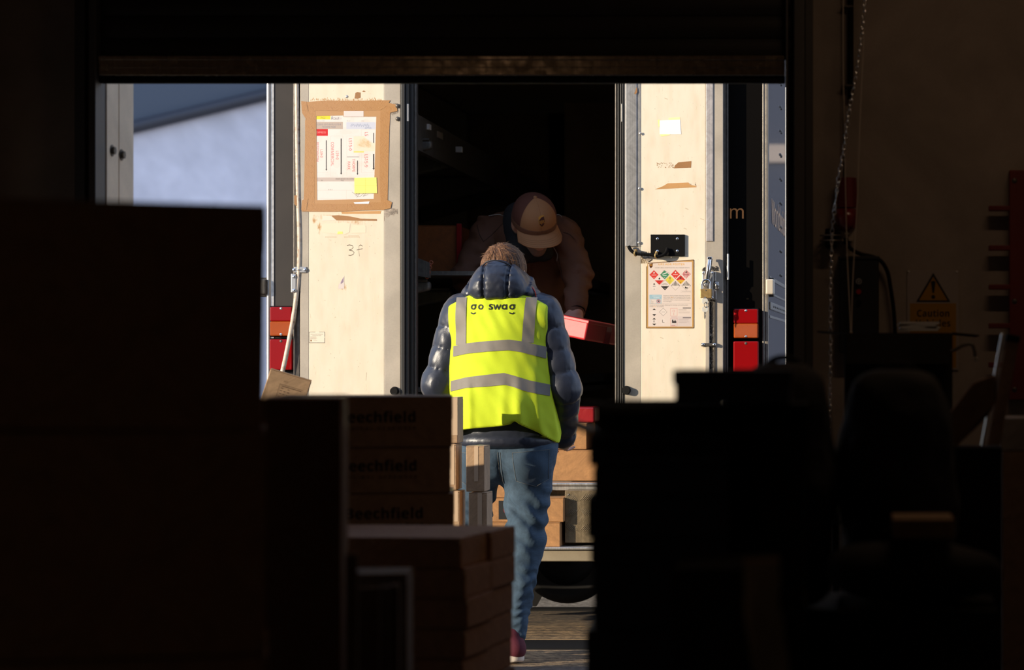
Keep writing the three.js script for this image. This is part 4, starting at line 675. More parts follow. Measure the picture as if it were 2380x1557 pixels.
// remains of tape and stickers
{
  const z = ZF - 0.0002, brown = std(new THREE.Color(0.40, 0.20, 0.075), 0.5, 0, { map: T.grime }), tan = std(new THREE.Color(0.66, 0.36, 0.14), 0.5, 0, { map: T.grime }), pale = std(new THREE.Color(0.80, 0.67, 0.49), 0.6), paper = std(new THREE.Color(0.62, 0.54, 0.46), 0.8, 0, { map: T.grit }), dark = std(new THREE.Color(0.16, 0.09, 0.05), 0.7), white = std(new THREE.Color(0.86, 0.84, 0.81), 0.7), yel = std(new THREE.Color(0.85, 0.78, 0.20), 0.7);
  const scrap = (name, label, cat, pieces) => { const a = pieces[0][1][0]; const t = thing(name, label, cat, [fx(a[0], z), fy(a[1], z), -z], undefined); for (const [nm, pts, m, d = 0] of pieces) part(t, nm, outline(pts, z - d, 0.0004), m); return t; };
  const flecks = (cx, cy, w, h, n) => { const o = []; for (let i = 0; i < n; i++) { const x = cx + rr(-w, w), y = cy + rr(-h, h), r = rr(0.3, 1.3); o.push([[x - r, y], [x, y - r * rr(0.4, 1)], [x + r * 1.4, y + 0.3], [x + 0.2, y + r * rr(0.4, 1)]]); } return o; };
  scrap('tape_scrap', 'rust-brown blob of torn tape above the route notice', 'tape', [['scrap', [[824, 229], [826, 216], [830, 214], [838, 215], [838, 227], [832, 229]], brown], ['scrap', [[841, 212], [846, 210], [850, 213], [845, 214]], brown]]);
  scrap('tape_scrap', 'slanting remnants of brown tape just below the route notice', 'tape', [['scrap', [[770, 501], [786, 500], [815, 503], [838, 508], [876, 509], [876, 513], [782, 512]], brown], ['scrap', [[793, 492], [886, 490], [884, 497], [795, 497]], tan]]);
  scrap('torn_paper', 'crumpled paper scrap on the left door beside the slanting tape remnants', 'paper', [['scrap', [[750, 501], [770, 502], [782, 512], [749, 513]], std(new THREE.Color(0.78, 0.68, 0.54), 0.8)]]);
  scrap('torn_paper', 'grimy torn paper at the lower right corner of the route notice', 'paper', [['scrap', [[893, 488], [912, 484], [924, 486], [925, 498], [918, 497], [915, 503], [908, 498], [903, 505], [893, 505]], paper], ['scrap', [[893, 503], [925, 499], [925, 513.5], [893, 513.5]], dark, -0.0006]]);
  scrap('torn_paper', 'grimy torn paper at the upper right corner of the route notice', 'paper', [['scrap', [[907, 240], [924, 240], [926, 262], [912, 268], [905, 262]], paper]]);
  scrap('torn_paper', 'grimy torn paper at the lower left corner of the route notice', 'paper', [['scrap', [[702, 462], [713, 460], [719, 466], [707, 473], [704, 480]], paper]]);
  scrap('tape_scrap', 'brown tape tag on the hinge edge beside the notice', 'tape', [['scrap', [[684, 454], [692, 454], [690, 480], [684, 474]], brown, 0.006]]);
  scrap('sticker_ghost', 'pale ghost of a peeled label under the notice with a yellow fleck', 'sticker', [['scrap', [[748, 522], [800, 517], [814, 520], [812, 540], [800, 545], [748, 540]], pale], ['scrap', [[820, 523], [850, 524], [850, 541], [816, 542]], pale], ['fleck', [[785, 538], [796, 538], [797, 543], [784, 544]], yel, 0.0005]]);
  scrap('torn_sticker', 'torn triangular sticker remnant in the middle of the left door', 'sticker', [['scrap', [[800, 641], [800, 671], [786, 671], [787, 662], [796, 648]], std(new THREE.Color(0.68, 0.58, 0.52), 0.7)], ['print', [[792, 656], [798, 644], [798, 655], [792, 660]], std(new THREE.Color(0.30, 0.22, 0.28), 0.7), 0.0005]]);
  scrap('blank_note', 'blank white note with yellow tape edges high on the right door', 'note', [['paper', [[1533, 280], [1581, 278], [1583, 312], [1533, 312]], white, 0.0005], ['tape', [[1554, 274], [1580, 272], [1581, 278], [1554, 279]], std(new THREE.Color(0.88, 0.82, 0.40), 0.6)], ['tape', [[1529, 279], [1533, 278], [1534, 291], [1531, 296]], std(new THREE.Color(0.86, 0.82, 0.30), 0.6)], ['tape', [[1532, 310], [1558, 311], [1557, 314], [1537, 317]], std(new THREE.Color(0.85, 0.80, 0.32), 0.6)]]);
  const sc = scrap('tape_scrap', 'upper brown tape remnant on the right door, flaked at its left end', 'tape', [['scrap', [[1566, 391], [1569, 384], [1577, 377], [1607, 374.5], [1606, 389.5]], brown]]);
  for (const p of flecks(1546, 384, 20, 6, 60)) part(sc, 'fleck', outline(p, z, 0.0003), brown);
  const sd = scrap('tape_scrap', 'lower tan tape remnant on the right door, arched along its top', 'tape', [['scrap', [[1522, 440], [1540, 433], [1552, 426], [1600, 424], [1604, 429], [1619, 433], [1618, 435]], tan]]);
  for (const p of flecks(1611, 429, 8, 4, 18)) part(sd, 'fleck', outline(p, z, 0.0003), dark);
  scrap('tape_scrap', 'tiny rust-brown tape tag at the top of the right cable channel', 'tape', [['scrap', [[1474, 218], [1480, 202], [1481, 214], [1478, 219]], brown, 0.0075]]);
  scrap('torn_paper', 'dirty paper scrap hanging below the ribbed cable', 'paper', [['scrap', [[1496, 600], [1508, 594], [1514, 603], [1506, 609]], paper, 0.004]]);
}

// ================= cartons =================
// front towards +z, standing on the origin; body, two top flaps that nearly meet, and parcel tape over the seam
const textMat = {};
function cartonParts(t, w, h, d, mat, o = {}) {
  const th = Math.min(0.004, h * 0.06);
  local(t, 'carton_body', metric(new RoundedBoxGeometry(w, h - th, d, 2, Math.min(0.004, h * 0.1)).translate(0, (h - th) / 2, 0)), mat);
  if (o.open) {
    for (const [sx, sz] of [[-1, 0], [1, 0], [0, -1], [0, 1]]) {
      const L = sx ? d * 0.96 : w * 0.96, W = (sx ? w : d) * 0.42 * (o.short ?? 1), g = new RoundedBoxGeometry(sx ? W : L, 0.004, sx ? L : W, 1, 0.0015);
      g.translate(sx * W / 2, 0, sz * W / 2); const a = (o.open[(sx ? (sx < 0 ? 0 : 1) : (sz < 0 ? 2 : 3))]);
      if (sx) g.rotateZ(sx * a); else g.rotateX(-sz * a);
      g.translate(sx * w / 2, h - 0.002, sz * d / 2); local(t, 'flap', metric(g), mat);
    }
  } else if (!o.plain) for (const s of [-1, 1]) { const g = new RoundedBoxGeometry(w - 0.001, th, d / 2 - 0.0015, 1, th * 0.4); g.translate(0, h - th / 2, s * (d / 4 + 0.0007)); local(t, 'flap', metric(g), mat); }
  if (o.lid) { const g = new RoundedBoxGeometry(w + 0.008, Math.min(0.05, h * 0.45), d + 0.008, 2, 0.003); g.translate(0, h - Math.min(0.05, h * 0.45) / 2 + 0.002, 0); local(t, 'lid', metric(g), mat); }
  if (o.tape) { const m = o.tape === true ? M.paleTape : o.tape, tw = 0.045, dn = Math.min(h * 0.9, o.down ?? 0.07); local(t, 'tape', [new THREE.BoxGeometry(w + 0.003, 0.0012, tw).translate(0, h + 0.0006, 0), ...[-1, 1].map((s) => new THREE.BoxGeometry(0.0012, dn, tw).translate(s * (w / 2 + 0.0009), h - dn / 2, 0))], m); }
  if (o.frontTape) { const [x, tw, dn] = o.frontTape; local(t, 'tape', [new THREE.BoxGeometry(tw, dn, 0.0012).translate(x, h - dn / 2 - 0.002, d / 2 + 0.0008), new THREE.BoxGeometry(tw, 0.0012, d * 0.9).translate(x, h + 0.0006, 0.002)], M.paleTape); }
  if (o.print) { const g = new THREE.PlaneGeometry(o.print[1], o.print[2]); g.translate(o.print[3] ?? 0, h * 0.5 + (o.print[4] ?? 0), d / 2 + 0.0012); local(t, 'print', g, o.print[0]); }
  if (o.stud) { const g = new THREE.SphereGeometry(0.0042, 10, 8); g.translate(w / 2 - 0.004, h - 0.012, d / 2 + 0.001); local(t, 'corner_stud', g, M.paleTape); }
  return t;
}
// px0..px1 across, top and bottom rows, distance of the front face; yaw in radians
function carton(name, label, px0, top, px1, bottom, z, d, mat, o = {}) {
  const w = (px1 - px0) / F * z, y0 = o.y0 ?? fy(bottom, z), h = (o.y1 ?? fy(top, z)) - y0, yaw = o.yaw ?? 0;
  const c = V(fx((px0 + px1) / 2, z), y0, -z), back = V(-Math.sin(yaw), 0, -Math.cos(yaw)).multiplyScalar(d / 2);
  const t = thing(name, label, 'box', c.add(back).toArray(), o.group);
  t.rotation.y = yaw; if (o.roll) t.rotation.z = o.roll;
  return cartonParts(t, w / Math.cos(yaw) * (o.wide ?? 1), h, d, mat, o);
}

// ================= people =================
// A solid given as a distance field is meshed with surface nets: one closed, continuous surface.
function mesh3(f, lo, hi, cell, uvOf) {
  const nx = Math.ceil((hi[0] - lo[0]) / cell) + 1, ny = Math.ceil((hi[1] - lo[1]) / cell) + 1, nz = Math.ceil((hi[2] - lo[2]) / cell) + 1;
  const s = new Float32Array(nx * ny * nz), at = (i, j, k) => (k * ny + j) * nx + i;
  for (let k = 0; k < nz; k++) for (let j = 0; j < ny; j++) for (let i = 0; i < nx; i++) s[at(i, j, k)] = f(lo[0] + i * cell, lo[1] + j * cell, lo[2] + k * cell);
  const id = new Int32Array(nx * ny * nz).fill(-1), pos = [], idx = [];
  for (let k = 0; k < nz - 1; k++) for (let j = 0; j < ny - 1; j++) for (let i = 0; i < nx - 1; i++) {
    let mask = 0, n = 0, X = 0, Y = 0, Z = 0; const c = [];
    for (let q = 0; q < 8; q++) { const v = s[at(i + (q & 1), j + ((q >> 1) & 1), k + (q >> 2))]; c.push(v); if (v < 0) mask |= 1 << q; }
    if (mask === 0 || mask === 255) continue;
    for (const [a, b] of EDGES) if ((c[a] < 0) !== (c[b] < 0)) { const t = c[a] / (c[a] - c[b]); X += lerp(a & 1, b & 1, t); Y += lerp((a >> 1) & 1, (b >> 1) & 1, t); Z += lerp(a >> 2, b >> 2, t); n++; }
    id[at(i, j, k)] = pos.length / 3; pos.push(lo[0] + (i + X / n) * cell, lo[1] + (j + Y / n) * cell, lo[2] + (k + Z / n) * cell);
  }
  const quad = (a, b, c, d, flip) => { if (a < 0 || b < 0 || c < 0 || d < 0) return; flip ? idx.push(a, b, c, a, c, d) : idx.push(a, c, b, a, d, c); };
  for (let k = 1; k < nz - 1; k++) for (let j = 1; j < ny - 1; j++) for (let i = 1; i < nx - 1; i++) {
    const v = s[at(i, j, k)] < 0;
    if (v !== s[at(i + 1, j, k)] < 0) quad(id[at(i, j - 1, k - 1)], id[at(i, j, k - 1)], id[at(i, j, k)], id[at(i, j - 1, k)], v);
    if (v !== s[at(i, j + 1, k)] < 0) quad(id[at(i - 1, j, k - 1)], id[at(i - 1, j, k)], id[at(i, j, k)], id[at(i, j, k - 1)], v);
    if (v !== s[at(i, j, k + 1)] < 0) quad(id[at(i - 1, j - 1, k)], id[at(i, j - 1, k)], id[at(i, j, k)], id[at(i - 1, j, k)], v);
  }
  const g = new THREE.BufferGeometry(); g.setAttribute('position', new THREE.Float32BufferAttribute(pos, 3)); g.setIndex(idx); g.computeVertexNormals();
  const uv = new Float32Array(pos.length / 3 * 2), nn = g.attributes.normal;
  for (let i = 0; i < pos.length / 3; i++) { const p = uvOf ? uvOf(pos[3 * i], pos[3 * i + 1], pos[3 * i + 2]) : [pos[3 * i] + pos[3 * i + 2], pos[3 * i + 1]]; uv[2 * i] = p[0]; uv[2 * i + 1] = p[1]; }
  g.setAttribute('uv', new THREE.BufferAttribute(uv, 2));
  return g;
}
const EDGES = [[0, 1], [2, 3], [4, 5], [6, 7], [0, 2], [1, 3], [4, 6], [5, 7], [0, 4], [1, 5], [2, 6], [3, 7]];
const smin = (a, b, k) => { const h = Math.max(k - Math.abs(a - b), 0) / k; return Math.min(a, b) - h * h * k * 0.25; };
const smax = (a, b, k) => -smin(-a, -b, k);
const ell = (x, y, z, cx, cy, cz, rx, ry, rz) => { const a = (x - cx) / rx, b = (y - cy) / ry, c = (z - cz) / rz, k0 = Math.hypot(a, b, c), k1 = Math.hypot(a / rx, b / ry, c / rz); return k1 < 1e-9 ? -Math.min(rx, ry, rz) : k0 * (k0 - 1) / k1; };
let capT = 0;
const cap = (x, y, z, a, b, ra, rb) => { const dx = b[0] - a[0], dy = b[1] - a[1], dz = b[2] - a[2], t = clamp(((x - a[0]) * dx + (y - a[1]) * dy + (z - a[2]) * dz) / (dx * dx + dy * dy + dz * dz), 0, 1); capT = t; return Math.hypot(x - a[0] - t * dx, y - a[1] - t * dy, z - a[2] - t * dz) - lerp(ra, rb, t); };
// a patch laid over a solid: a grid of points is pushed along -z until it meets the surface, then lifted off it
function drape(f, nu, nv, at, lift, z0 = 0.6, dir = -1) {
  const pos = [], uv = [], idx = [];
  for (let j = 0; j <= nv; j++) for (let i = 0; i <= nu; i++) {
    const [x, y] = at(i / nu, j / nv); let z = z0;
    for (let k = 0; k < 90; k++) { const d = f(x, y, z) - lift; if (d < 0.0004) break; z += dir * Math.min(d * 0.75, 0.03); if (z * dir > 0.05) break; }
    pos.push(x, y, z); uv.push(i / nu, 1 - j / nv);
  }
  for (let j = 0; j < nv; j++) for (let i = 0; i < nu; i++) { const a = j * (nu + 1) + i, b = a + 1, c = a + nu + 1, d = c + 1; dir < 0 ? idx.push(a, c, b, b, c, d) : idx.push(a, b, c, b, d, c); }
  const g = new THREE.BufferGeometry(); g.setAttribute('position', new THREE.Float32BufferAttribute(pos, 3)); g.setAttribute('uv', new THREE.Float32BufferAttribute(uv, 2)); g.setIndex(idx); g.computeVertexNormals(); return g;
}
function drapeLine(f, pts, r, lift, z0 = 0.6, seg = 40) { // a thread of stitches or piping lying on a solid
  const c = new THREE.CatmullRomCurve3(pts.map(([x, y]) => V(x, y, 0)), false, 'centripetal'), out = [];
  for (let i = 0; i <= seg; i++) { const p = c.getPoint(i / seg); let z = z0; for (let k = 0; k < 90; k++) { const d = f(p.x, p.y, z) - lift; if (d < 0.0004 || z < -0.05) break; z -= Math.min(d * 0.75, 0.03); } out.push(V(p.x, p.y, z)); }
  return tube(out, r, seg * 2, 5);
}
// a hand: palm, four jointed fingers of different length and a thumb from the side of the palm
// frame: wrist at the origin, fingers along +y, thumb towards +x, the back of the hand towards +z
function handField(curl = [0.5, 0.5, 0.5, 0.55], spread = 0.05, thumbIn = 0.5) {
  const bones = [];
  const base = [[0.030, 0.088], [0.010, 0.093], [-0.010, 0.090], [-0.029, 0.082]], len = [[0.040, 0.024, 0.020], [0.045, 0.028, 0.021], [0.041, 0.026, 0.020], [0.032, 0.020, 0.018]], rad = [0.0092, 0.0095, 0.009, 0.008];
  base.forEach(([bx, by], i) => {
    let p = [bx, by, 0], a = curl[i] * 0.8, s = (1.5 - i) * spread;
    for (let j = 0; j < 3; j++) { const l = len[i][j], q = [p[0] + Math.sin(s) * l * Math.cos(a), p[1] + Math.cos(s) * Math.cos(a) * l, p[2] - Math.sin(a) * l]; bones.push([p, q, rad[i] * (1 - 0.08 * j), rad[i] * (0.92 - 0.08 * j)]); p = q; a += curl[i] * (j ? 0.8 : 1.1); }
  });
  const th = [[0.026, 0.026, -0.006], [0.050, 0.052, -0.014 - 0.012 * thumbIn], [0.058 - 0.012 * thumbIn, 0.080, -0.022 - 0.02 * thumbIn], [0.058 - 0.03 * thumbIn, 0.103, -0.028 - 0.022 * thumbIn]];
  return (x, y, z) => {
    let d = smin(smin(cap(x, y, z, [0, -0.03, 0], [0, 0.01, 0], 0.026, 0.027), ell(x, y, z, 0.0, 0.05, -0.002, 0.043, 0.055, 0.017), 0.03), cap(x, y, z, [-0.028, 0.04, 0], [0.03, 0.085, 0], 0.014, 0.012), 0.02);
    for (let i = 0; i < 3; i++) d = smin(d, cap(x, y, z, th[i], th[i + 1], 0.014 - 0.002 * i, 0.0115 - 0.0012 * i), i ? 0.006 : 0.02);
    let e = 1; for (let i = 0; i < bones.length; i++) { const q = cap(x, y, z, ...bones[i]); e = i % 3 ? smin(e, q, 0.004) : Math.min(e, q); }
    return smin(d, e, 0.008);
  };
}
function handGeometry(wrist, along, thumb, ...shape) { // placed by its wrist, the way its fingers go and the side of its thumb
  const g = mesh3(handField(...shape), [-0.06, -0.06, -0.11], [0.085, 0.20, 0.03], 0.0034), y = along.clone().normalize(), x = thumb.clone().addScaledVector(y, -thumb.dot(y)).normalize(), z = x.clone().cross(y);
  g.applyMatrix4(new THREE.Matrix4().makeBasis(x, y, z).setPosition(wrist)); return g;
}
// a head on a neck, face towards -z before it is turned; y up, origin at the middle of the head
function headField(x, y, z) {
  let d = ell(x, y, z, 0, 0.025, 0.012, 0.077, 0.098, 0.098);
  d = smin(d, ell(x, y, z, 0, -0.045, -0.028, 0.058, 0.072, 0.070), 0.05);                 // face and jaw
  d = smin(d, ell(x, y, z, 0, -0.100, -0.068, 0.026, 0.020, 0.022), 0.03);                 // chin
  d = smin(d, cap(x, y, z, [0, 0.008, -0.090], [0, -0.032, -0.112], 0.009, 0.0125), 0.014); // nose
  for (const s of [-1, 1]) {
    d = smin(d, ell(x, y, z, s * 0.012, -0.037, -0.098, 0.010, 0.008, 0.010), 0.008);
    d = smin(d, ell(x, y, z, s * 0.032, 0.024, -0.083, 0.024, 0.008, 0.010), 0.012);        // brow
    d = smax(d, -ell(x, y, z, s * 0.031, 0.004, -0.102, 0.017, 0.011, 0.014), 0.012);       // eye socket
    d = smin(d, ell(x, y, z, s * 0.031, 0.004, -0.079, 0.0135, 0.0115, 0.0125), 0.004);     // lids over the eyeball
    d = smin(d, ell(x, y, z, s * 0.046, -0.024, -0.062, 0.022, 0.018, 0.020), 0.02);        // cheek
    const e = ell(x, y, z, s * 0.0835, -0.004, 0.020, 0.0125, 0.033, 0.020), eh = ell(x, y, z, s * 0.095, 0.0, 0.013, 0.008, 0.021, 0.011);
    d = smin(d, smax(e, -eh, 0.004), 0.006);                                                 // ear with its hollow
    d = smin(d, ell(x, y, z, s * 0.079, -0.032, 0.008, 0.006, 0.010, 0.009), 0.006);
  }
  d = smin(d, ell(x, y, z, 0, -0.060, -0.091, 0.022, 0.0055, 0.010), 0.006);                // lips
  d = smin(d, ell(x, y, z, 0, -0.071, -0.089, 0.019, 0.006, 0.010), 0.006);
  d = smax(d, -ell(x, y, z, 0, -0.0655, -0.104, 0.024, 0.0016, 0.010), 0.003);
  d = smin(d, cap(x, y, z, [0, -0.03, 0.030], [0, -0.19, 0.055], 0.056, 0.060), 0.03);      // neck
  return d;
}

// ---------- the worker in the high-visibility vest ----------
{
  const ZP = 10.0, PX = 1172, at = [fx(PX, ZP), 0, -ZP];
  const X = (px) => (px - PX) / 550, Y = (py) => EYE - (py - CY) / 550;
  const t = thing('person', 'person seen from behind in a yellow high-visibility vest, navy puffer jacket and jeans, head bowed', 'person', at);
  // how deep the down is stitched: 0 in a seam, 1 between seams
  const puff = (s, n = 0.8) => Math.pow(Math.abs(Math.sin(Math.PI * s)), n);
  const crink = (x, y, z, k) => noise(x * k, y * k * 0.7, z * k);
  const shL = [-0.185, 1.475, 0.0], elL = [-0.268, 1.17, 0.02], wrL = [-0.235, 0.985, -0.15];
  const shR = [0.165, 1.475, 0.0], elR = [0.253, 1.15, 0.015], wrR = [0.228, 0.955, -0.12];
  const torso = (x, y, z) => {
    let d = ell(x, y, z, -0.012, 1.33, 0, 0.205, 0.30, 0.135);
    d = smin(d, ell(x, y, z, -0.006, 1.07, 0.0, 0.205, 0.28, 0.142), 0.12);
    d = smin(d, cap(x, y, z, [-0.165, 1.46, 0], [0.145, 1.46, 0], 0.075, 0.075), 0.06);
    return d;
  };
  const sleeve = (x, y, z, a, b, c) => {
    const d1 = cap(x, y, z, a, b, 0.079, 0.072), t1 = capT, d2 = cap(x, y, z, b, c, 0.070, 0.060), t2 = capT;
    const upper = d1 < d2, s = upper ? t1 * 3.55 : 3.55 + t2 * 2.5, w = 0.25 * crink(x, y, z, 22);
    return smin(d1, d2, 0.03) - 0.0085 * puff(s + 0.1 * w + 0.15, 0.42) + 0.006 + 0.004 * crink(x, y, z, 26) + 0.006 * Math.exp(-Math.abs(Math.sin(Math.PI * (s + 0.15))) / 0.3) * crink(x * 2.2, y * 0.7, z * 2.2, 38);
  };
  const jacketF = (x, y, z) => {
    let d = torso(x, y, z) - 0.010 * puff(y / 0.095 + 0.06 * crink(x, y, z, 9), 0.6);
    d = smax(smin(d, ell(x, y, z, 0.004, 0.935, 0.004, 0.222, 0.075, 0.170), 0.03), Y(1049) + 0.018 * Math.cos((x + 0.01) * 9) - y - 0.004, 0.03);               // hem
    d = smin(d, sleeve(x, y, z, shL, elL, wrL), 0.018);
    d = smin(d, sleeve(x, y, z, shR, elR, wrR), 0.018);
    d = smin(d, cap(x, y, z, [-0.01, 1.50, -0.02], [-0.01, 1.60, -0.03], 0.105, 0.088), 0.04); // collar
    return d + 0.0014 * crink(x, y, z, 60);
  };
  const navy = phys(new THREE.Color(0.021, 0.025, 0.040), 0.38, 0, { sheen: 0.12, sheenColor: new THREE.Color(0.25, 0.3, 0.45), sheenRoughness: 0.4, bumpMap: T.fine, bumpScale: 0.0004 });
  const jk = local(t, 'jacket', mesh3(jacketF, [-0.42, 0.84, -0.30], [0.42, 1.70, 0.24], 0.0075), navy, 'navy quilted puffer jacket');
  // hood lying on the back, two seams from rim to collar
  const hoodC = [X(1163), Y(652), 0.045];
  const hoodF = (x, y, z) => {
    const hx = x - hoodC[0], hy = y - hoodC[1];
    const w = lerp(0.150, 0.088, sstep(-0.075, 0.085, hy));
    let d = ell(hx, hy, z, 0, -0.012, 0.040, 0.116, 0.098, 0.105);
    d = smin(d, ell(hx, hy, z, 0.004, -0.056, 0.005, 0.168, 0.042, 0.118), 0.07);
    d = smin(d, ell(hx, hy, z, 0.0, -0.01, -0.045, 0.135, 0.075, 0.08), 0.05);
    const sx = 0.050 + 0.25 * (hy + 0.02) * 0.1, wob = 0.002 * noise(hy * 90, 0, 0), dd = Math.min(Math.abs(hx - sx - wob), Math.abs(hx + sx + wob));
    d += 0.011 * Math.exp(-Math.pow(dd / 0.007, 2)) + 0.004 * Math.exp(-dd / 0.02) * (0.5 + 0.5 * Math.sin(hy * 190 + 3 * noise(hx * 30, hy * 30, 2)));
    const arc = Math.abs(Math.hypot(hx * 0.9, hy + 0.02) - 0.112); d += 0.008 * Math.exp(-Math.pow(arc / 0.008, 2)) * sstep(0.06, 0.1, Math.abs(hx));
    d = smax(d, -ell(hx, hy, z, 0.0, 0.10, -0.06, 0.088, 0.10, 0.105), 0.012);                // opening for head and neck
    d = smax(d, -(hy + 0.088 + 0.05 * hx * hx * 10), 0.02);
    return d + 0.003 * crink(x, y, z, 26) + 0.0015 * crink(x, y, z, 60);
  };
  local(jk, 'hood', mesh3(hoodF, [-0.20, 1.48, -0.16], [0.19, 1.73, 0.20], 0.0048), navy);
  local(jk, 'hood_rim', tube([[-0.076, 1.652, 0.02], [-0.062, 1.674, 0.075], [-0.03, 1.692, 0.108], [0.0, 1.695, 0.112], [0.03, 1.688, 0.104], [0.058, 1.672, 0.072], [0.076, 1.650, 0.02]].map(([x, y, z]) => V(x + hoodC[0], y - 0.004, z + 0.0)), 0.0032, 50, 8), std(new THREE.Color(0.012, 0.013, 0.02), 0.6));
  const cordM = std(new THREE.Color(0.75, 0.05, 0.03), 0.5);
  local(jk, 'drawcord', tube([V(X(1241), Y(668), 0.05), V(X(1247), Y(676), 0.06), V(X(1250), Y(684), 0.06), V(X(1250), Y(694), 0.05)], 0.0022, 20, 6), cordM, 'red hood drawcord');
  local(jk, 'drawcord', [tube([V(X(1291), Y(1036), -0.06), V(X(1292), Y(1042), -0.055), V(X(1292), Y(1047), -0.055)], 0.0022, 12, 6), new THREE.TorusGeometry(0.0035, 0.0014, 6, 12).translate(X(1292), Y(1050), -0.055)], cordM, 'red hem drawcord');
  // vest
  const hemPts = [[1058, 1012], [1066, 1010], [1092, 996], [1130, 992], [1178, 988], [1200, 984], [1207, 978], [1215, 976], [1224, 983], [1240, 992], [1264, 1004], [1290, 1024], [1303, 1033], [1312, 1034]];
  const hem = (x) => { const px = PX + x * 550; if (px <= 1058) return Y(1012); for (let i = 1; i < hemPts.length; i++) if (px < hemPts[i][0]) { const [a, b] = [hemPts[i - 1], hemPts[i]]; return Y(lerp(a[1], b[1], (px - a[0]) / (b[0] - a[0]))); } return Y(1034); };
  const edgeL = (y) => y > Y(800) ? lerp(X(1053), X(1049), sstep(Y(800), Y(700), y)) : lerp(X(1064), X(1051), sstep(Y(1010), Y(830), y));
  const edgeR = (y) => y > Y(800) ? X(1279.5) : lerp(X(1304), X(1279.5), sstep(Y(1035), Y(810), y));
  const body = (x, y, z) => {
    let d = torso(x, y, z);
    d = smin(d, ell(x, y, z, 0.0, 1.02, 0.012, 0.222, 0.22, 0.158), 0.08);
    const low = sstep(1.32, 1.0, y), fold = 0.011 * Math.exp(-Math.pow((x - 0.098 + (y - 1.0) * 0.06) / 0.022, 2)) + 0.007 * Math.exp(-Math.pow((x - 0.17 + (y - 1.05) * 0.12) / 0.016, 2)) + 0.010 * Math.exp(-Math.pow((x + 0.115 + (y - 1.1) * 0.05) / 0.018, 2)) + 0.005 * Math.exp(-Math.pow((x - 0.03) / 0.02, 2)) + 0.006 * Math.exp(-Math.pow((x + 0.165) / 0.013, 2));
    d -= low * fold + 0.006 * crink(x, y * 0.55, z, 9) * (0.4 + low) + 0.0035 * crink(x + y * 0.5, y, z, 20);
    const sh = sstep(1.34, 1.48, y); d -= 0.001 * sh * Math.sin(x * 120 + y * 60);
    return d - 0.021;
  };
  const vestF = (x, y, z) => {
    let d = body(x, y, z);
    d = smax(d, hem(x) - y, 0.006);
    d = smax(d, edgeL(y) - x, 0.006); d = smax(d, x - edgeR(y), 0.006);
    d = smax(d, y - (1.548 - 0.9 * Math.max(0, Math.abs(x + 0.012) - 0.12) * 0.55), 0.01);
    return d;
  };
  const yellow = phys(new THREE.Color(0.70, 0.86, 0.014), 0.75, 0, { map: T.mesh, sheen: 0.4, sheenColor: new THREE.Color(0.8, 1, 0.1), bumpMap: T.weave, bumpScale: 0.0012 });
  const vest = local(t, 'vest', mesh3(vestF, [-0.25, 0.90, -0.22], [0.26, 1.57, 0.23], 0.0058, (x, y, z) => [x, y]), yellow, 'yellow mesh high-visibility vest');
  const silver = phys(new THREE.Color(0.20, 0.175, 0.145), 0.45, 0.1, { sheen: 0.3, bumpMap: T.fine, bumpScale: 0.0006 });
  const band = (top, bot, n = 60, m = 5) => drape(body, n, m, (u, v) => { const px = lerp(top[0][0], top[top.length - 1][0], u); const f = (l) => { for (let i = 1; i < l.length; i++) if (px <= l[i][0] + 0.001) return lerp(l[i - 1][1], l[i][1], (px - l[i - 1][0]) / (l[i][0] - l[i - 1][0])); return l[l.length - 1][1]; }; return [X(px), Y(lerp(f(top), f(bot), v))]; }, 0.0022);
  local(vest, 'reflective_band', band([[1064, 805], [1100, 798], [1150, 793], [1198, 790], [1222, 793], [1278, 806]], [[1064, 829], [1100, 822], [1150, 817], [1196, 814], [1222, 818], [1278, 833]]), silver);
  local(vest, 'reflective_band', band([[1060, 885], [1100, 876], [1150, 870], [1188, 866], [1210, 872], [1240, 882], [1287, 893]], [[1060, 909], [1100, 900], [1150, 897], [1190, 893], [1210, 898], [1240, 909], [1287, 919]]), silver);
  const brace = (a, b, c, d) => drape(body, 8, 36, (u, v) => [X(lerp(lerp(a[0], c[0], v), lerp(b[0], d[0], v), u)), Y(lerp(a[1], c[1], v))], 0.002);
  local(vest, 'reflective_band', brace([1069, 692], [1095, 692], [1071, 802], [1097, 802]), silver);
  local(vest, 'reflective_band', brace([1231, 692], [1256, 692], [1225, 797], [1251, 797]), silver);
  { // printed words with the two smiles
    const c = tex(1024, 320, (g, w, h) => {
      g.clearRect(0, 0, w, h); g.fillStyle = '#0c0f0d'; g.strokeStyle = '#0c0f0d'; g.lineWidth = 25; g.lineCap = 'butt';
      const ring = (x) => { g.beginPath(); g.arc(x, 108, 43, 0, 7); g.stroke(); }, bar = (x) => g.fillRect(x - 12, 52, 25, 112), smile = (x) => { g.beginPath(); g.arc(x, 196, 54, 0.5, Math.PI - 0.5); g.stroke(); };
      ring(76); g.fillRect(76, 52, 60, 24); smile(78);
      ring(236);
      g.lineJoin = 'round'; g.save(); g.font = 'bold 210px sans-serif'; g.translate(400, 163); g.scale(100 / g.measureText('s').width, 1); g.fillText('s', 0, 0); g.restore();
      g.lineWidth = 23; g.beginPath(); g.moveTo(508, 56); g.lineTo(545, 156); g.lineTo(580, 66); g.lineTo(615, 156); g.lineTo(652, 56); g.stroke();
      g.lineWidth = 25; ring(728); g.fillRect(760, 52, 25, 112);
      ring(886); g.fillRect(886, 52, 60, 24); smile(888);
    });
    local(vest, 'printed_words', drape(body, 40, 12, (u, v) => [X(lerp(1104, 1217, u)), Y(lerp(703, 738, v))], 0.0016), std(0xffffff, 0.7, 0, { map: c, transparent: true }), 'black printed words with smiles under the letters');
  }
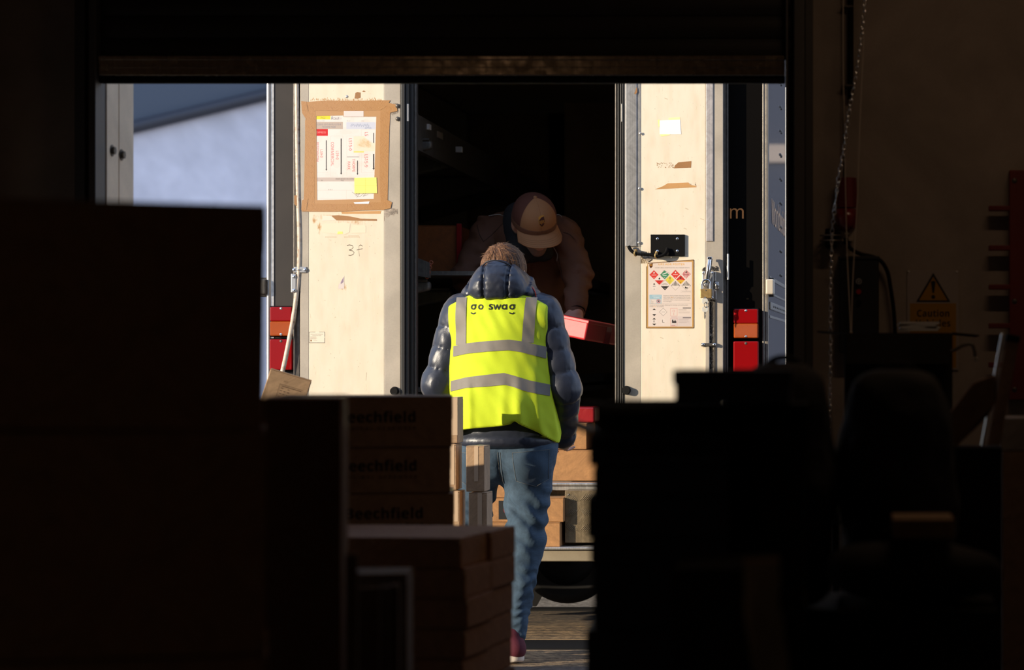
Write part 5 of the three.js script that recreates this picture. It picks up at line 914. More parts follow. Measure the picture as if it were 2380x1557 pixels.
  // jeans
  const hipR = [0.108, 0.90, -0.005], knR = [0.082, 0.50, -0.03], anR = [0.035, 0.10, 0.0], hipL = [-0.108, 0.90, -0.005], knL = [-0.175, 0.52, -0.10], anL = [-0.215, 0.10, -0.05];
  const jeansF = (x, y, z) => {
    let d = ell(x, y, z, 0, 0.955, 0, 0.205, 0.17, 0.132);
    d = smin(d, ell(x, y, z, 0.085, 0.86, 0.030, 0.118, 0.115, 0.112), 0.05); d = smin(d, ell(x, y, z, -0.085, 0.86, 0.030, 0.118, 0.115, 0.112), 0.05);
    const leg = (h, k, a) => smin(cap(x, y, z, h, k, 0.110, 0.082), cap(x, y, z, k, a, 0.080, 0.052), 0.03);
    d = Math.min(smin(d, leg(hipR, knR, anR), 0.04), smin(d, leg(hipL, knL, anL), 0.04));
    const low = sstep(0.55, 0.30, y), kn = Math.exp(-Math.pow((y - 0.60) / 0.12, 2));
    d -= low * 0.0065 * Math.sin(y * 120 + 9 * noise(x * 10, y * 7, z * 10) + x * 40) * (0.35 + 1.3 * noise(x * 12, y * 10, z * 12));
    d -= kn * 0.008 * Math.sin((y + x * 0.9) * 70 + 3 * noise(x * 8, y * 8, z * 8));
    d -= 0.007 * noise(x * 12 + y * 7, y * 9 - x * 6, z * 12) + 0.003 * noise(x * 28, y * 22, z * 28);
    d += 0.005 * Math.exp(-Math.pow(x / 0.006, 2)) * sstep(0.74, 0.80, y) * (z > 0 ? 1 : 0);    // seat seam
    return smax(d, 0.085 - y, 0.012);
  };
  const denim = std(new THREE.Color(0.060, 0.108, 0.165), 0.85, 0, { map: T.denim, bumpMap: T.denim, bumpScale: 0.0006 });
  const jeans = local(t, 'jeans', mesh3(jeansF, [-0.33, 0.06, -0.25], [0.26, 1.12, 0.20], 0.007, (x, y, z) => [x + z * 0.6, y]), denim, 'faded blue jeans');
  const pocket = (pts, name) => { const [a, b, c, d, e] = pts.map(([x, y]) => [X(x), Y(y)]); // outline: top left, top right, lower right, point, lower left
    local(jeans, name, drape(jeansF, 18, 18, (u, v) => { const top = [lerp(a[0], b[0], u), lerp(a[1], b[1], u)], bot = u < 0.5 ? [lerp(e[0], d[0], u * 2), lerp(e[1], d[1], u * 2)] : [lerp(d[0], c[0], u * 2 - 1), lerp(d[1], c[1], u * 2 - 1)]; return [lerp(top[0], bot[0], v), lerp(top[1], bot[1], v)]; }, 0.003), denim);
    const st = std(new THREE.Color(0.17, 0.17, 0.16), 0.8); local(jeans, 'stitching', [[a, e], [e, d], [d, c], [c, b], [a, b]].flatMap(([p, q]) => [drapeLine(jeansF, [p, [lerp(p[0], q[0], 0.5), lerp(p[1], q[1], 0.5)], q], 0.0008, 0.0036, 0.6, 14)]), st); };
  pocket([[1204, 1049], [1284, 1043], [1279, 1112], [1253, 1128], [1210, 1115]], 'back_pocket');
  pocket([[1072, 1048], [1141, 1053], [1126, 1118], [1095, 1128], [1074, 1112]], 'back_pocket');
  local(jeans, 'stitching', [drapeLine(jeansF, [[X(1169), Y(1048)], [X(1171), Y(1090)], [X(1172), Y(1122)]], 0.0008, 0.001), drapeLine(jeansF, [[X(1175), Y(1048)], [X(1176), Y(1090)], [X(1176), Y(1122)]], 0.0008, 0.001)], std(new THREE.Color(0.17, 0.17, 0.16), 0.8));
  // body under the clothes: head, neck and hands
  const tilt = new THREE.Matrix4().makeRotationX(-0.30), headAt = V(X(1166), 1.635, -0.055);
  const skinF = mesh3(headField, [-0.11, -0.22, -0.14], [0.11, 0.14, 0.13], 0.0042); skinF.applyMatrix4(tilt); skinF.translate(headAt.x, headAt.y, headAt.z);
  const bodyG = [skinF, handGeometry(V(...wrL).add(V(0.0, -0.012, -0.03)), V(0.25, -0.35, -1), V(0.5, 1, 0)), handGeometry(V(...wrR).add(V(0, -0.012, -0.03)), V(-0.25, -0.35, -1), V(-0.5, 1, 0))];
  local(t, 'body', bodyG, M.skin);
  // hair: combed grooves from the crown, and loose tufts
  const crown = V(X(1156), 1.728, 0.012);
  const hairF = (x, y, z) => {
    const q = V(x - headAt.x, y - headAt.y, z - headAt.z).applyMatrix4(tilt.clone().invert());
    let d = ell(q.x, q.y, q.z, 0, 0.024, 0.014, 0.0955, 0.110, 0.114);
    d = smax(d, -ell(q.x, q.y, q.z, 0, -0.045, -0.125, 0.085, 0.11, 0.085), 0.02);              // face left free
    d = smax(d, -(q.y + 0.075 - 0.02 * sstep(0.0, 0.1, q.z) * -1 ), 0.02);
    for (const s of [-1, 1]) d = smax(d, -ell(q.x, q.y, q.z, s * 0.094, -0.012, 0.012, 0.022, 0.030, 0.026), 0.008);
    const a = Math.atan2(x - crown.x, z - crown.z), r = Math.hypot(x - crown.x, y - crown.y, z - crown.z);
    const g = noise(a * 9 + 1.2 * noise(r * 12, a, 1), r * 9, 0) * 0.0055 + noise(a * 26, r * 16, 3) * 0.003;
    return d - g * sstep(0.0, 0.035, r) * 1.1;
  };
  const hg = mesh3(hairF, [headAt.x - 0.14, 1.50, -0.22], [headAt.x + 0.14, 1.79, 0.13], 0.0036);
  { const p = hg.attributes.position, col = new Float32Array(p.count * 3); for (let i = 0; i < p.count; i++) { const x = p.getX(i), y = p.getY(i), z = p.getZ(i), a = Math.atan2(x - crown.x, z - crown.z), r = Math.hypot(x - crown.x, y - crown.y, z - crown.z), s = clamp(0.6 + 0.9 * noise(a * 22, r * 10, 7) + 0.5 * noise(a * 60, r * 14, 9), 0.2, 1.6); col.set([0.20 * s, 0.092 * s, 0.040 * s], i * 3); } hg.setAttribute('color', new THREE.BufferAttribute(col, 3)); }
  const hairM = phys(0xffffff, 0.55, 0, { vertexColors: true, specularIntensity: 0.45 });
  const hair = local(t, 'hair', hg, hairM, 'short light brown hair');
  { // tufts
    const pos = [], col = [];
    for (let i = 0; i < 700; i++) {
      const a = rr(-Math.PI, Math.PI), r0 = rr(0.004, 0.15); const dx = Math.sin(a), dz = Math.cos(a);
      let p = V(crown.x + dx * r0, 0, crown.z + dz * r0); if (p.z < -0.15) continue;
      let y = 1.80; for (let k = 0; k < 60; k++) { const d = hairF(p.x, y, p.z); if (d < 0.0006) break; y -= d * 0.7; if (y < 1.55) break; } if (y < 1.57) continue;
      p.y = y; const e = 0.003, n = V(hairF(p.x + e, p.y, p.z) - hairF(p.x - e, p.y, p.z), hairF(p.x, p.y + e, p.z) - hairF(p.x, p.y - e, p.z), hairF(p.x, p.y, p.z + e) - hairF(p.x, p.y, p.z - e)).normalize();
      const dir = V(dx, 0, dz).addScaledVector(n, -V(dx, 0, dz).dot(n)).normalize().addScaledVector(n, rnd() < 0.07 ? rr(0.1, 0.35) : rr(0.0, 0.05)).add(V(rr(-0.12, 0.12), rr(-0.1, 0.02), rr(-0.12, 0.12))).normalize(), L = rr(0.02, 0.042) * (r0 < 0.03 ? 0.8 : 1), w = V().crossVectors(dir, n).normalize().multiplyScalar(rr(0.0005, 0.0012));
      const a0 = p.clone().sub(w), a1 = p.clone().add(w), m0 = p.clone().addScaledVector(dir, L * 0.55).addScaledVector(w, -0.7), m1 = p.clone().addScaledVector(dir, L * 0.55).addScaledVector(w, 0.7), tip = p.clone().addScaledVector(dir, L).addScaledVector(n, -L * 0.10);
      for (const q of [a0, a1, m1, a0, m1, m0, m0, m1, tip]) pos.push(q.x, q.y, q.z);
      const s = rr(0.4, 1.3); for (let k = 0; k < 9; k++) col.push(0.21 * s, 0.105 * s, 0.048 * s);
    }
    const g = new THREE.BufferGeometry(); g.setAttribute('position', new THREE.Float32BufferAttribute(pos, 3)); g.setAttribute('color', new THREE.Float32BufferAttribute(col, 3)); g.computeVertexNormals();
    const m = shade(new THREE.Mesh(g, phys(0xffffff, 0.5, 0, { vertexColors: true, specularIntensity: 0.6, side: THREE.DoubleSide }))); m.name = 'loose_strands'; m.userData.kind = 'stuff'; hair.add(m);
  }
  // shoes: maroon uppers on pale soles
  const maroon = std(new THREE.Color(0.095, 0.007, 0.018), 0.8, 0, { bumpMap: T.weave, bumpScale: 0.001 }), sole = std(new THREE.Color(0.70, 0.60, 0.50), 0.6);
  const shoe = (ax, az, yaw) => {
    const c = Math.cos(yaw), s = Math.sin(yaw), to = (x, z) => [(x - ax) * c + (z - az) * s, -(x - ax) * s + (z - az) * c]; // u to the side, w from heel (+) to toe (-)
    const up = (x, y, z) => { const [u, w] = to(x, z); let d = cap(u, y, w, [0, 0.058, 0.045], [0.004, 0.045, -0.15], 0.038, 0.034); d = smin(d, cap(u, y, w, [0, 0.05, 0.03], [0, 0.115, 0.02], 0.043, 0.046), 0.03); return smax(d, 0.022 - y, 0.006); };
    const so = (x, y, z) => { const [u, w] = to(x, z), wd = lerp(0.045, 0.05, sstep(0.06, -0.12, w)); const q = Math.max(Math.hypot(u / wd, w > -0.11 ? (w > 0.03 ? (w - 0.03) / wd : 0) : (w + 0.11) / (wd * 1.5)) - 1) * wd; return smax(q, Math.abs(y - 0.021 - 0.006 * sstep(0, 0.09, w) - 0.012 * sstep(-0.1, -0.19, w)) - 0.022, 0.010); };
    const sh = local(t, 'shoe', mesh3(up, [ax - 0.26, 0, az - 0.26], [ax + 0.26, 0.18, az + 0.26], 0.0055), maroon, 'maroon trainer with a pale sole');
    local(sh, 'sole', mesh3(so, [ax - 0.26, -0.02, az - 0.26], [ax + 0.26, 0.07, az + 0.26], 0.005), sole);
    const loop = []; for (let i = 0; i <= 12; i++) { const a = Math.PI * 2 * i / 12; loop.push(V(ax + 0.035 * c + 0.01 * Math.cos(a) + 0.02, 0.135 + 0.016 * Math.sin(a), az + 0.01)); } local(sh, 'lace', tube(loop, 0.003, 24, 6), maroon);
  };
  shoe(0.018, 0.0, -0.95); shoe(-0.218, -0.05, 0.15);
}

// ---------- the driver stooping out of the cargo space ----------
function sheet(nu, nv, fn, off) { // a closed thin shell from a grid of points and an offset for its underside
  const pos = [], uv = [], idx = [], n = (nu + 1) * (nv + 1);
  for (const s of [0, 1]) for (let j = 0; j <= nv; j++) for (let i = 0; i <= nu; i++) { const p = fn(i / nu, j / nv), o = off(i / nu, j / nv); pos.push(p[0] + s * o[0], p[1] + s * o[1], p[2] + s * o[2]); uv.push(i / nu, j / nv); }
  const q = (a, b, c, d) => idx.push(a, b, c, a, c, d);
  for (let j = 0; j < nv; j++) for (let i = 0; i < nu; i++) { const a = j * (nu + 1) + i, b = a + 1, c = b + nu + 1, d = a + nu + 1; q(a, b, c, d); q(n + a, n + d, n + c, n + b); }
  for (let i = 0; i < nu; i++) { const a = i, b = i + 1, c = nv * (nu + 1) + i, d = c + 1; q(a, n + a, n + b, b); q(c, d, n + d, n + c); }
  for (let j = 0; j < nv; j++) { const a = j * (nu + 1), b = a + nu + 1, c = a + nu, d = b + nu; q(a, b, n + b, n + a); q(c, n + c, n + d, d); }
  const g = new THREE.BufferGeometry(); g.setAttribute('position', new THREE.Float32BufferAttribute(pos, 3)); g.setAttribute('uv', new THREE.Float32BufferAttribute(uv, 2)); g.setIndex(idx);
  const f = toFlat(g); return f;
}
function toFlat(g) { const m = mergeVertices(g, 1e-6); m.computeVertexNormals(); return m; }
{
  const ZC = 11.66, S = F / ZC, PX = 1215, base = fy(1126, 11);
  const X = (px) => (px - PX) / S, Y = (py) => EYE - (py - CY) / S - base;
  const t = thing('person', 'person in a brown uniform jacket and two-tone cap stooping in the lorry', 'person', [fx(PX, ZC), base, -ZC]);
  const shL = [X(1128), Y(540), -0.10], elL = [X(1088), Y(642), 0.03], wrL = [X(1128), Y(742), 0.20];
  const shR = [X(1305), Y(545), -0.08], elR = [X(1344), Y(640), 0.02], wrR = [X(1350), Y(718), 0.15];
  const jacketF = (x, y, z) => {
    let d = cap(x, y, z, [X(1212), Y(560), -0.11], [X(1205), Y(740), -0.42], 0.165, 0.170);
    d = smin(d, ell(x, y, z, X(1210), Y(640), -0.16, 0.19, 0.22, 0.15), 0.1);
    d = smin(d, cap(x, y, z, [shL[0] + 0.03, shL[1], shL[2]], [shR[0] - 0.03, shR[1], shR[2]], 0.085, 0.085), 0.07);
    for (const [a, b, c] of [[shL, elL, wrL], [shR, elR, wrR]]) { const u = cap(x, y, z, a, b, 0.088, 0.072); d = smin(d, u, 0.03); d = smin(d, cap(x, y, z, b, c, 0.070, 0.049), 0.025); }
    const w = Math.max(Math.abs(x) - 0.12, 0) * 14;
    d -= 0.011 * noise(x * 11, y * 7 + x * 6, z * 10) + 0.004 * noise(x * 26, y * 20, z * 24) + 0.009 * clamp(w, 0, 1) * Math.sin(y * 85 + x * 30 + 3 * noise(x * 9, y * 9, z * 9)) * (0.5 + noise(x * 11, y * 11, z * 11));
    d += 0.007 * Math.exp(-Math.pow((x - X(1232) - (Y(600) - y) * 0.02) / 0.006, 2)) * (z > 0 ? 1 : 0);          // zip line
    return d;
  };
  const brown = std(new THREE.Color(0.125, 0.048, 0.022), 0.75, 0, { bumpMap: T.weave, bumpScale: 0.0006 });
  const jk = local(t, 'jacket', mesh3(jacketF, [-0.42, Y(800), -0.66], [0.42, Y(470), 0.28], 0.0085), brown, 'dark brown uniform jacket with pale piping');
  const piping = std(new THREE.Color(0.55, 0.52, 0.48), 0.5);
  const line = (pts, r = 0.0016) => drapeLine(jacketF, pts.map(([x, y]) => [X(x), Y(y)]), r, 0.001, 0.4, 24);
  local(jk, 'piping', line([[1131, 500], [1142, 498], [1156, 497], [1170, 502]]), piping); local(jk, 'piping', line([[1288, 498], [1297, 498], [1303, 503]]), piping);
  local(jk, 'piping', line([[1287, 575], [1293, 585], [1297, 594], [1295, 607]]), piping);
  const seam = std(new THREE.Color(0.03, 0.014, 0.008), 0.8);
  local(jk, 'seam', [line([[1106, 522], [1112, 535], [1117, 547], [1126, 562]], 0.0014), line([[1126, 562], [1150, 540], [1168, 520]], 0.0012), line([[1310, 540], [1325, 545], [1336, 556]], 0.0014), line([[1300, 600], [1310, 650], [1312, 690]], 0.0014)], seam);
  { const c = tex(64, 64, (g) => { g.clearRect(0, 0, 64, 64); g.fillStyle = '#9a5f1c'; g.beginPath(); g.moveTo(12, 14); g.quadraticCurveTo(34, 4, 52, 8); g.lineTo(52, 34); g.quadraticCurveTo(48, 50, 32, 58); g.quadraticCurveTo(14, 50, 12, 34); g.fill(); g.fillStyle = '#2a120a'; g.fillRect(18, 22, 28, 22); g.fillStyle = '#9a5f1c'; g.font = 'bold 17px sans-serif'; g.fillText('ups', 17, 38); });
    local(jk, 'chest_badge', drape(jacketF, 6, 6, (u, v) => [X(lerp(1259, 1271, u)), Y(lerp(590, 606, v))], 0.002, 0.4), std(0xffffff, 0.6, 0, { map: c, transparent: true })); }
  // black fleece collar
  const colF = (x, y, z) => { let d = ell(x, y, z, X(1220), Y(528), -0.01, 0.094, 0.095, 0.105); d = smin(d, cap(x, y, z, [X(1200), Y(500), -0.04], [X(1216), Y(585), 0.06], 0.068, 0.062), 0.05); d = smin(d, cap(x, y, z, [X(1216), Y(585), 0.04], [X(1268), Y(588), 0.04], 0.05, 0.045), 0.04); return d + 0.004 * noise(x * 30, y * 30, z * 30); };
  local(t, 'collar', mesh3(colF, [-0.16, Y(640), -0.18], [0.20, Y(460), 0.17], 0.007), std(new THREE.Color(0.018, 0.017, 0.017), 0.95), 'black fleece collar');
  // head: face turned down and to his left
  const f = V(0.42, -0.62, 0.70).normalize(), up0 = V(0, 1, 0).addScaledVector(f, -f.y).normalize(), up = up0.clone().applyAxisAngle(f, 0.20), hz = f.clone().negate(), hx = V().crossVectors(up, hz);
  const H = new THREE.Matrix4().makeBasis(hx, up, hz).setPosition(X(1249), Y(523), 0.10).scale(V(1.12, 1.12, 1.12));
  const wear = (g) => { g.applyMatrix4(H); return g; };
  const head = mesh3((x, y, z) => Math.max(headField(x, y, z), -0.15 - y), [-0.11, -0.17, -0.14], [0.11, 0.13, 0.13], 0.004);
  const hands = [handGeometry(V(...wrR).add(V(0.004, -0.016, 0.018)), V(-0.25, -0.75, 0.55), V(-0.9, 0.1, 0.3), [0.9, 0.9, 0.9, 0.9], 0.04, 0.6), handGeometry(V(...wrL).add(V(0.01, -0.02, 0.014)), V(0.35, -0.7, 0.5), V(0.9, 0.2, 0.2), [0.7, 0.7, 0.7, 0.7], 0.04, 0.6)];
  const skin = phys(new THREE.Color(0.56, 0.27, 0.18), 0.5, 0, { bumpMap: T.fine, bumpScale: 0.0004 });
  local(t, 'body', [wear(head), ...hands], skin);
  for (const [e, w, s] of [[elR, wrR, 1], [elL, wrL, -1]]) { const a = V(...w), dd = V(...w).sub(V(...e)).normalize(); local(t, 'cuff', rod(a.clone().addScaledVector(dd, -0.02), a.clone().addScaledVector(dd, 0.02), 0.040, 20, 0.043), M.plastic); }
  local(t, 'stubble', wear(mesh3((x, y, z) => { let d = headField(x, y, z) - 0.0016 - 0.001 * noise(x * 260, y * 260, z * 260); d = Math.max(d, y + 0.062 + 0.012 * noise(x * 60, y * 60, z * 60) - 0.35 * Math.abs(x), -0.135 - y, z - 0.012); d = Math.max(d, -ell(x, y, z, 0, -0.058, -0.105, 0.030, 0.016, 0.03)); return d; }, [-0.09, -0.14, -0.13], [0.09, 0.0, 0.03], 0.0036)), std(new THREE.Color(0.27, 0.17, 0.125), 0.95), 'greying stubble along the jaw');
  local(t, 'hair', wear(mesh3((x, y, z) => { let d = ell(x, y, z, 0, 0.02, 0.016, 0.082, 0.100, 0.103) - 0.001 * noise(x * 240, y * 120, z * 240); d = Math.max(d, y - 0.05, -0.075 - y, -0.030 - z + 0.3 * Math.max(0, -y - 0.0) * 0.1); for (const s of [-1, 1]) d = Math.max(d, -ell(x, y, z, s * 0.088, -0.006, 0.016, 0.026, 0.038, 0.028)); return d; }, [-0.10, -0.09, -0.06], [0.10, 0.07, 0.13], 0.004)), std(new THREE.Color(0.09, 0.065, 0.05), 0.9), 'short grey-brown hair below the cap');
  // cap
  const dome = (az, el, lift = 0) => { // az 0 at the front, el 0 at the band
    const s = Math.sin(az), c = Math.cos(az), k = Math.cos(el), top = Math.sin(el), seamD = Math.abs(Math.sin(az * 3)), r = 1 - 0.018 * Math.exp(-Math.pow(seamD / 0.10, 2)) * k, fr = Math.max(0, c);
    return [(0.096 + lift) * s * k * r, 0.026 + (0.112 + lift) * Math.sign(top) * Math.pow(Math.abs(top), 0.82) * (1 + 0.03 * fr * k), 0.004 - (0.113 + lift) * c * k * r * (1 + 0.05 * fr * Math.sin(el * 2))];
  };
  const tan = std(new THREE.Color(0.42, 0.18, 0.07), 0.85, 0, { bumpMap: T.weave, bumpScale: 0.0006 }), dk = std(new THREE.Color(0.12, 0.036, 0.02), 0.85, 0, { bumpMap: T.weave, bumpScale: 0.0006 });
  const capT0 = local(t, 'cap', wear(sheet(40, 4, (u, v) => dome(-Math.PI + 2 * Math.PI * u, lerp(-0.07, 0.06, v), 0.0012), (u) => { const a = -Math.PI + 2 * Math.PI * u; return [-0.002 * Math.sin(a), 0, 0.002 * Math.cos(a)]; })), std(new THREE.Color(0.18, 0.07, 0.034), 0.85), 'two-tone brown baseball cap');
  for (let k = 0; k < 6; k++) { const a0 = -Math.PI / 3 + k * Math.PI / 3 - Math.PI / 3 * 0 - 0; const m = k === 0 || k === 1 ? tan : dk; local(capT0, 'cap_panel', wear(sheet(12, 20, (u, v) => dome(a0 + u * Math.PI / 3, lerp(0.0, Math.PI / 2, v)), (u, v) => { const p = dome(a0 + u * Math.PI / 3, lerp(0, Math.PI / 2, v)); return [-p[0] * 0.02, -(p[1] - 0.02) * 0.02, -p[2] * 0.02]; })), m); }
  const brimF = (u, v) => { const az = lerp(-1.22, 1.22, u), e = dome(az, -0.03), L = 0.082 * Math.pow(Math.cos(az * 0.93), 0.55), k = v * L, x = e[0] * (1 + 0.10 * v), z = e[2] - k; return [x, e[1] - 0.002 - 0.010 * v - 2.6 * x * x * (0.35 + 0.65 * v), z]; };
  local(capT0, 'brim', wear(sheet(36, 12, brimF, () => [0, -0.0032, 0])), tan);
  const stitch = []; for (const v of [0.45, 0.6, 0.75, 0.9]) { const pts = []; for (let i = 2; i <= 34; i++) { const p = brimF(i / 36, v); pts.push(V(p[0], p[1] + 0.0002, p[2])); } stitch.push(tube(pts, 0.0004, 60, 4)); }
  local(capT0, 'stitching', wear(join(stitch)), std(new THREE.Color(0.16, 0.075, 0.035), 0.9));
  const bt = new THREE.SphereGeometry(0.0085, 16, 8); bt.scale(1, 0.6, 1); bt.translate(0, 0.139, 0.004); local(capT0, 'button', wear(bt), tan);
  { // shield badge
    const c = tex(256, 288, (g, w, h) => {
      g.clearRect(0, 0, w, h);
      const sh = (i) => { g.beginPath(); g.moveTo(14 + i, 46 + i * 0.6); g.quadraticCurveTo(110, 4 + i, 242 - i, 14 + i); g.lineTo(242 - i, 150); g.quadraticCurveTo(236 - i, 214, 128, 278 - i * 1.2); g.quadraticCurveTo(20 + i, 214, 14 + i, 150); g.closePath(); };
      sh(0); g.fillStyle = '#c08a3c'; g.fill(); sh(12); g.fillStyle = '#4a1a10'; g.fill();
      g.save(); sh(12); g.clip(); g.fillStyle = '#d08a2e'; g.beginPath(); g.moveTo(0, 0); g.lineTo(256, 0); g.lineTo(256, 40); g.quadraticCurveTo(110, 46, 26, 122); g.lineTo(0, 122); g.fill(); g.restore();
      g.fillStyle = '#d08a2e'; g.font = 'bold 118px sans-serif'; g.save(); g.translate(38, 188); g.scale(180 / g.measureText('ups').width, 1.0); g.fillText('ups', 0, 0); g.restore();
    });
    const pos = [], uv = [], idx = [], n = 8; for (let j = 0; j <= n; j++) for (let i = 0; i <= n; i++) { const p = dome(lerp(-0.185, 0.185, i / n) + 0.02, lerp(0.72, 0.18, j / n), 0.0022); pos.push(...p); uv.push(1 - i / n, 1 - j / n); } for (let j = 0; j < n; j++) for (let i = 0; i < n; i++) { const a = j * (n + 1) + i; idx.push(a, a + n + 1, a + 1, a + 1, a + n + 1, a + n + 2); }
    const g = new THREE.BufferGeometry(); g.setAttribute('position', new THREE.Float32BufferAttribute(pos, 3)); g.setAttribute('uv', new THREE.Float32BufferAttribute(uv, 2)); g.setIndex(idx); g.computeVertexNormals();
    const uvA = g.attributes.uv; local(capT0, 'badge', wear(g), std(0xffffff, 0.7, 0, { map: c, transparent: true, side: THREE.DoubleSide }), 'gold and brown shield badge');
  }
  // trousers and boots, mostly out of sight behind the worker
  const trF = (x, y, z) => { let d = ell(x, y, z, X(1205), 0.83, -0.44, 0.19, 0.16, 0.15); for (const s of [-1, 1]) { d = smin(d, cap(x, y, z, [X(1205) + s * 0.09, 0.80, -0.43], [X(1205) + s * 0.12, 0.45, -0.32], 0.10, 0.075), 0.03); d = smin(d, cap(x, y, z, [X(1205) + s * 0.12, 0.45, -0.32], [X(1205) + s * 0.12, 0.09, -0.40], 0.073, 0.058), 0.02); } return smax(d - 0.006 * noise(x * 16, y * 14, z * 16), 0.06 - y, 0.01); };
  local(t, 'trousers', mesh3(trF, [-0.32, 0.04, -0.65], [0.30, 1.02, -0.15], 0.011), brown);
  for (const s of [-1, 1]) { const ax = X(1205) + s * 0.12; const bF = (x, y, z) => smax(smin(cap(x, y, z, [ax, 0.05, -0.43], [ax + s * 0.02, 0.042, -0.24], 0.046, 0.042), cap(x, y, z, [ax, 0.06, -0.41], [ax, 0.13, -0.40], 0.048, 0.055), 0.03), 0.004 - y, 0.005); local(t, 'boot', mesh3(bF, [ax - 0.12, -0.01, -0.56], [ax + 0.12, 0.20, -0.15], 0.009), M.rubber); }
}
// --- parcels in and on the lorry ---
{
  const z = 11.06, t = thing('parcel', 'glossy red parcel held out over the lorry sill by the stooping person', 'parcel', W3(1364, 768, z).toArray());
  const red = phys(new THREE.Color(0.55, 0.020, 0.024), 0.5, 0, { clearcoat: 0.3, clearcoatRoughness: 0.5, bumpMap: T.rough, bumpScale: 0.0008 });
  local(t, 'wrapping', metric(new RoundedBoxGeometry(0.46, 0.094, 0.44, 3, 0.010).translate(-0.23, 0, -0.22)), red);
  local(t, 'folded_edge', metric(new RoundedBoxGeometry(0.466, 0.016, 0.446, 2, 0.004).translate(-0.23, 0.040, -0.22)), red);
  local(t, 'tape', [new THREE.BoxGeometry(0.05, 0.0955, 0.001).translate(-0.30, 0, 0.0006), new THREE.BoxGeometry(0.001, 0.0955, 0.05).translate(0.0006, 0, -0.2)], phys(new THREE.Color(0.40, 0.012, 0.018), 0.2, 0, { clearcoat: 1 }));
  t.rotation.set(0, -0.40, -0.20, 'ZYX');
}
{
  const fl = fy(1122, 10.885) + 0.001;
  carton('carton', 'orange-brown carton on the lorry sill beside the jeans, lower of the two stacked there', 1282, 1046, 1426, 1122, 11.03, 0.34, M.cardOrange, { y0: fl, tape: false });
  carton('carton', 'orange-brown carton on top of another on the lorry sill, just under the dark red packet', 1262, 984, 1364, 1046, 11.06, 0.3, M.cardOrange, { y0: fy(1045, 11.03), tape: false });
  const p = thing('packet', 'dark red packet lying on top of the cartons on the lorry sill', 'packet', [fx(1345, 11.06), fy(983, 11.06), -11.2]);
  local(p, 'wrapping', metric(new RoundedBoxGeometry(0.2, 0.075, 0.2, 3, 0.012).translate(-0.03, 0.0375, 0)), phys(new THREE.Color(0.30, 0.01, 0.016), 0.35, 0, { clearcoat: 0.6, clearcoatRoughness: 0.2, bumpMap: T.rough, bumpScale: 0.002 }));
  local(p, 'label', new THREE.BoxGeometry(0.06, 0.04, 0.001).translate(-0.07, 0.04, 0.1006), M.white);
  const st = fy(1271, 10.72);
  const black = tex(128, 128, (g, w, h) => { g.fillStyle = '#0d0d0e'; g.fillRect(0, 0, w, h); g.strokeStyle = '#8a1512'; g.lineWidth = 12; g.beginPath(); g.arc(84, 60, 22, 0, 7); g.stroke(); });
  carton('carton', 'flat orange-brown carton on the rear step, bottom one of the pile behind the jeans', 1128, 1214, 1302, 1270, 10.73, 0.19, M.cardOrange, { y0: st, tape: false });
  carton('carton', 'flat orange-brown carton with a black panel, upper one on the rear step behind the jeans', 1126, 1157, 1310, 1212, 10.735, 0.185, M.cardOrange, { y0: fy(1213.5, 10.73), tape: false, print: [std(0xffffff, 0.6, 0, { map: black }), 0.05, 0.085, -0.09, 0] });
  carton('carton', 'small orange-brown carton on the pile on the rear step, seen between the legs', 1130, 1120, 1196, 1156, 10.75, 0.16, M.cardOrange, { y0: fy(1156.5, 10.735), tape: false });
  carton('carton', 'big orange-brown box with red edging on the middle shelf inside the lorry', 880, 524, 1062, 615, 11.75, 0.6, std(new THREE.Color(0.30, 0.085, 0.012), 0.7, 0, { map: T.card }), { y0: 1.70, y1: fy(524, 11.75), yaw: 0.0, tape: false });
  const rs = thing('red_strap', 'dark red upright strap at the corner of the big box inside the lorry', 'strap', [fx(1066, 11.74), 1.70, -11.74]);
  local(rs, 'strap', box(-0.008, 0, 0, 0.018, fy(520, 11.74) - 1.70, 0.02, 0.004), phys(new THREE.Color(0.25, 0.008, 0.01), 0.3)); local(rs, 'buckle', box(-0.012, 0.60, -0.002, 0.022, 0.63, 0.024, 0.003), M.zinc);
}
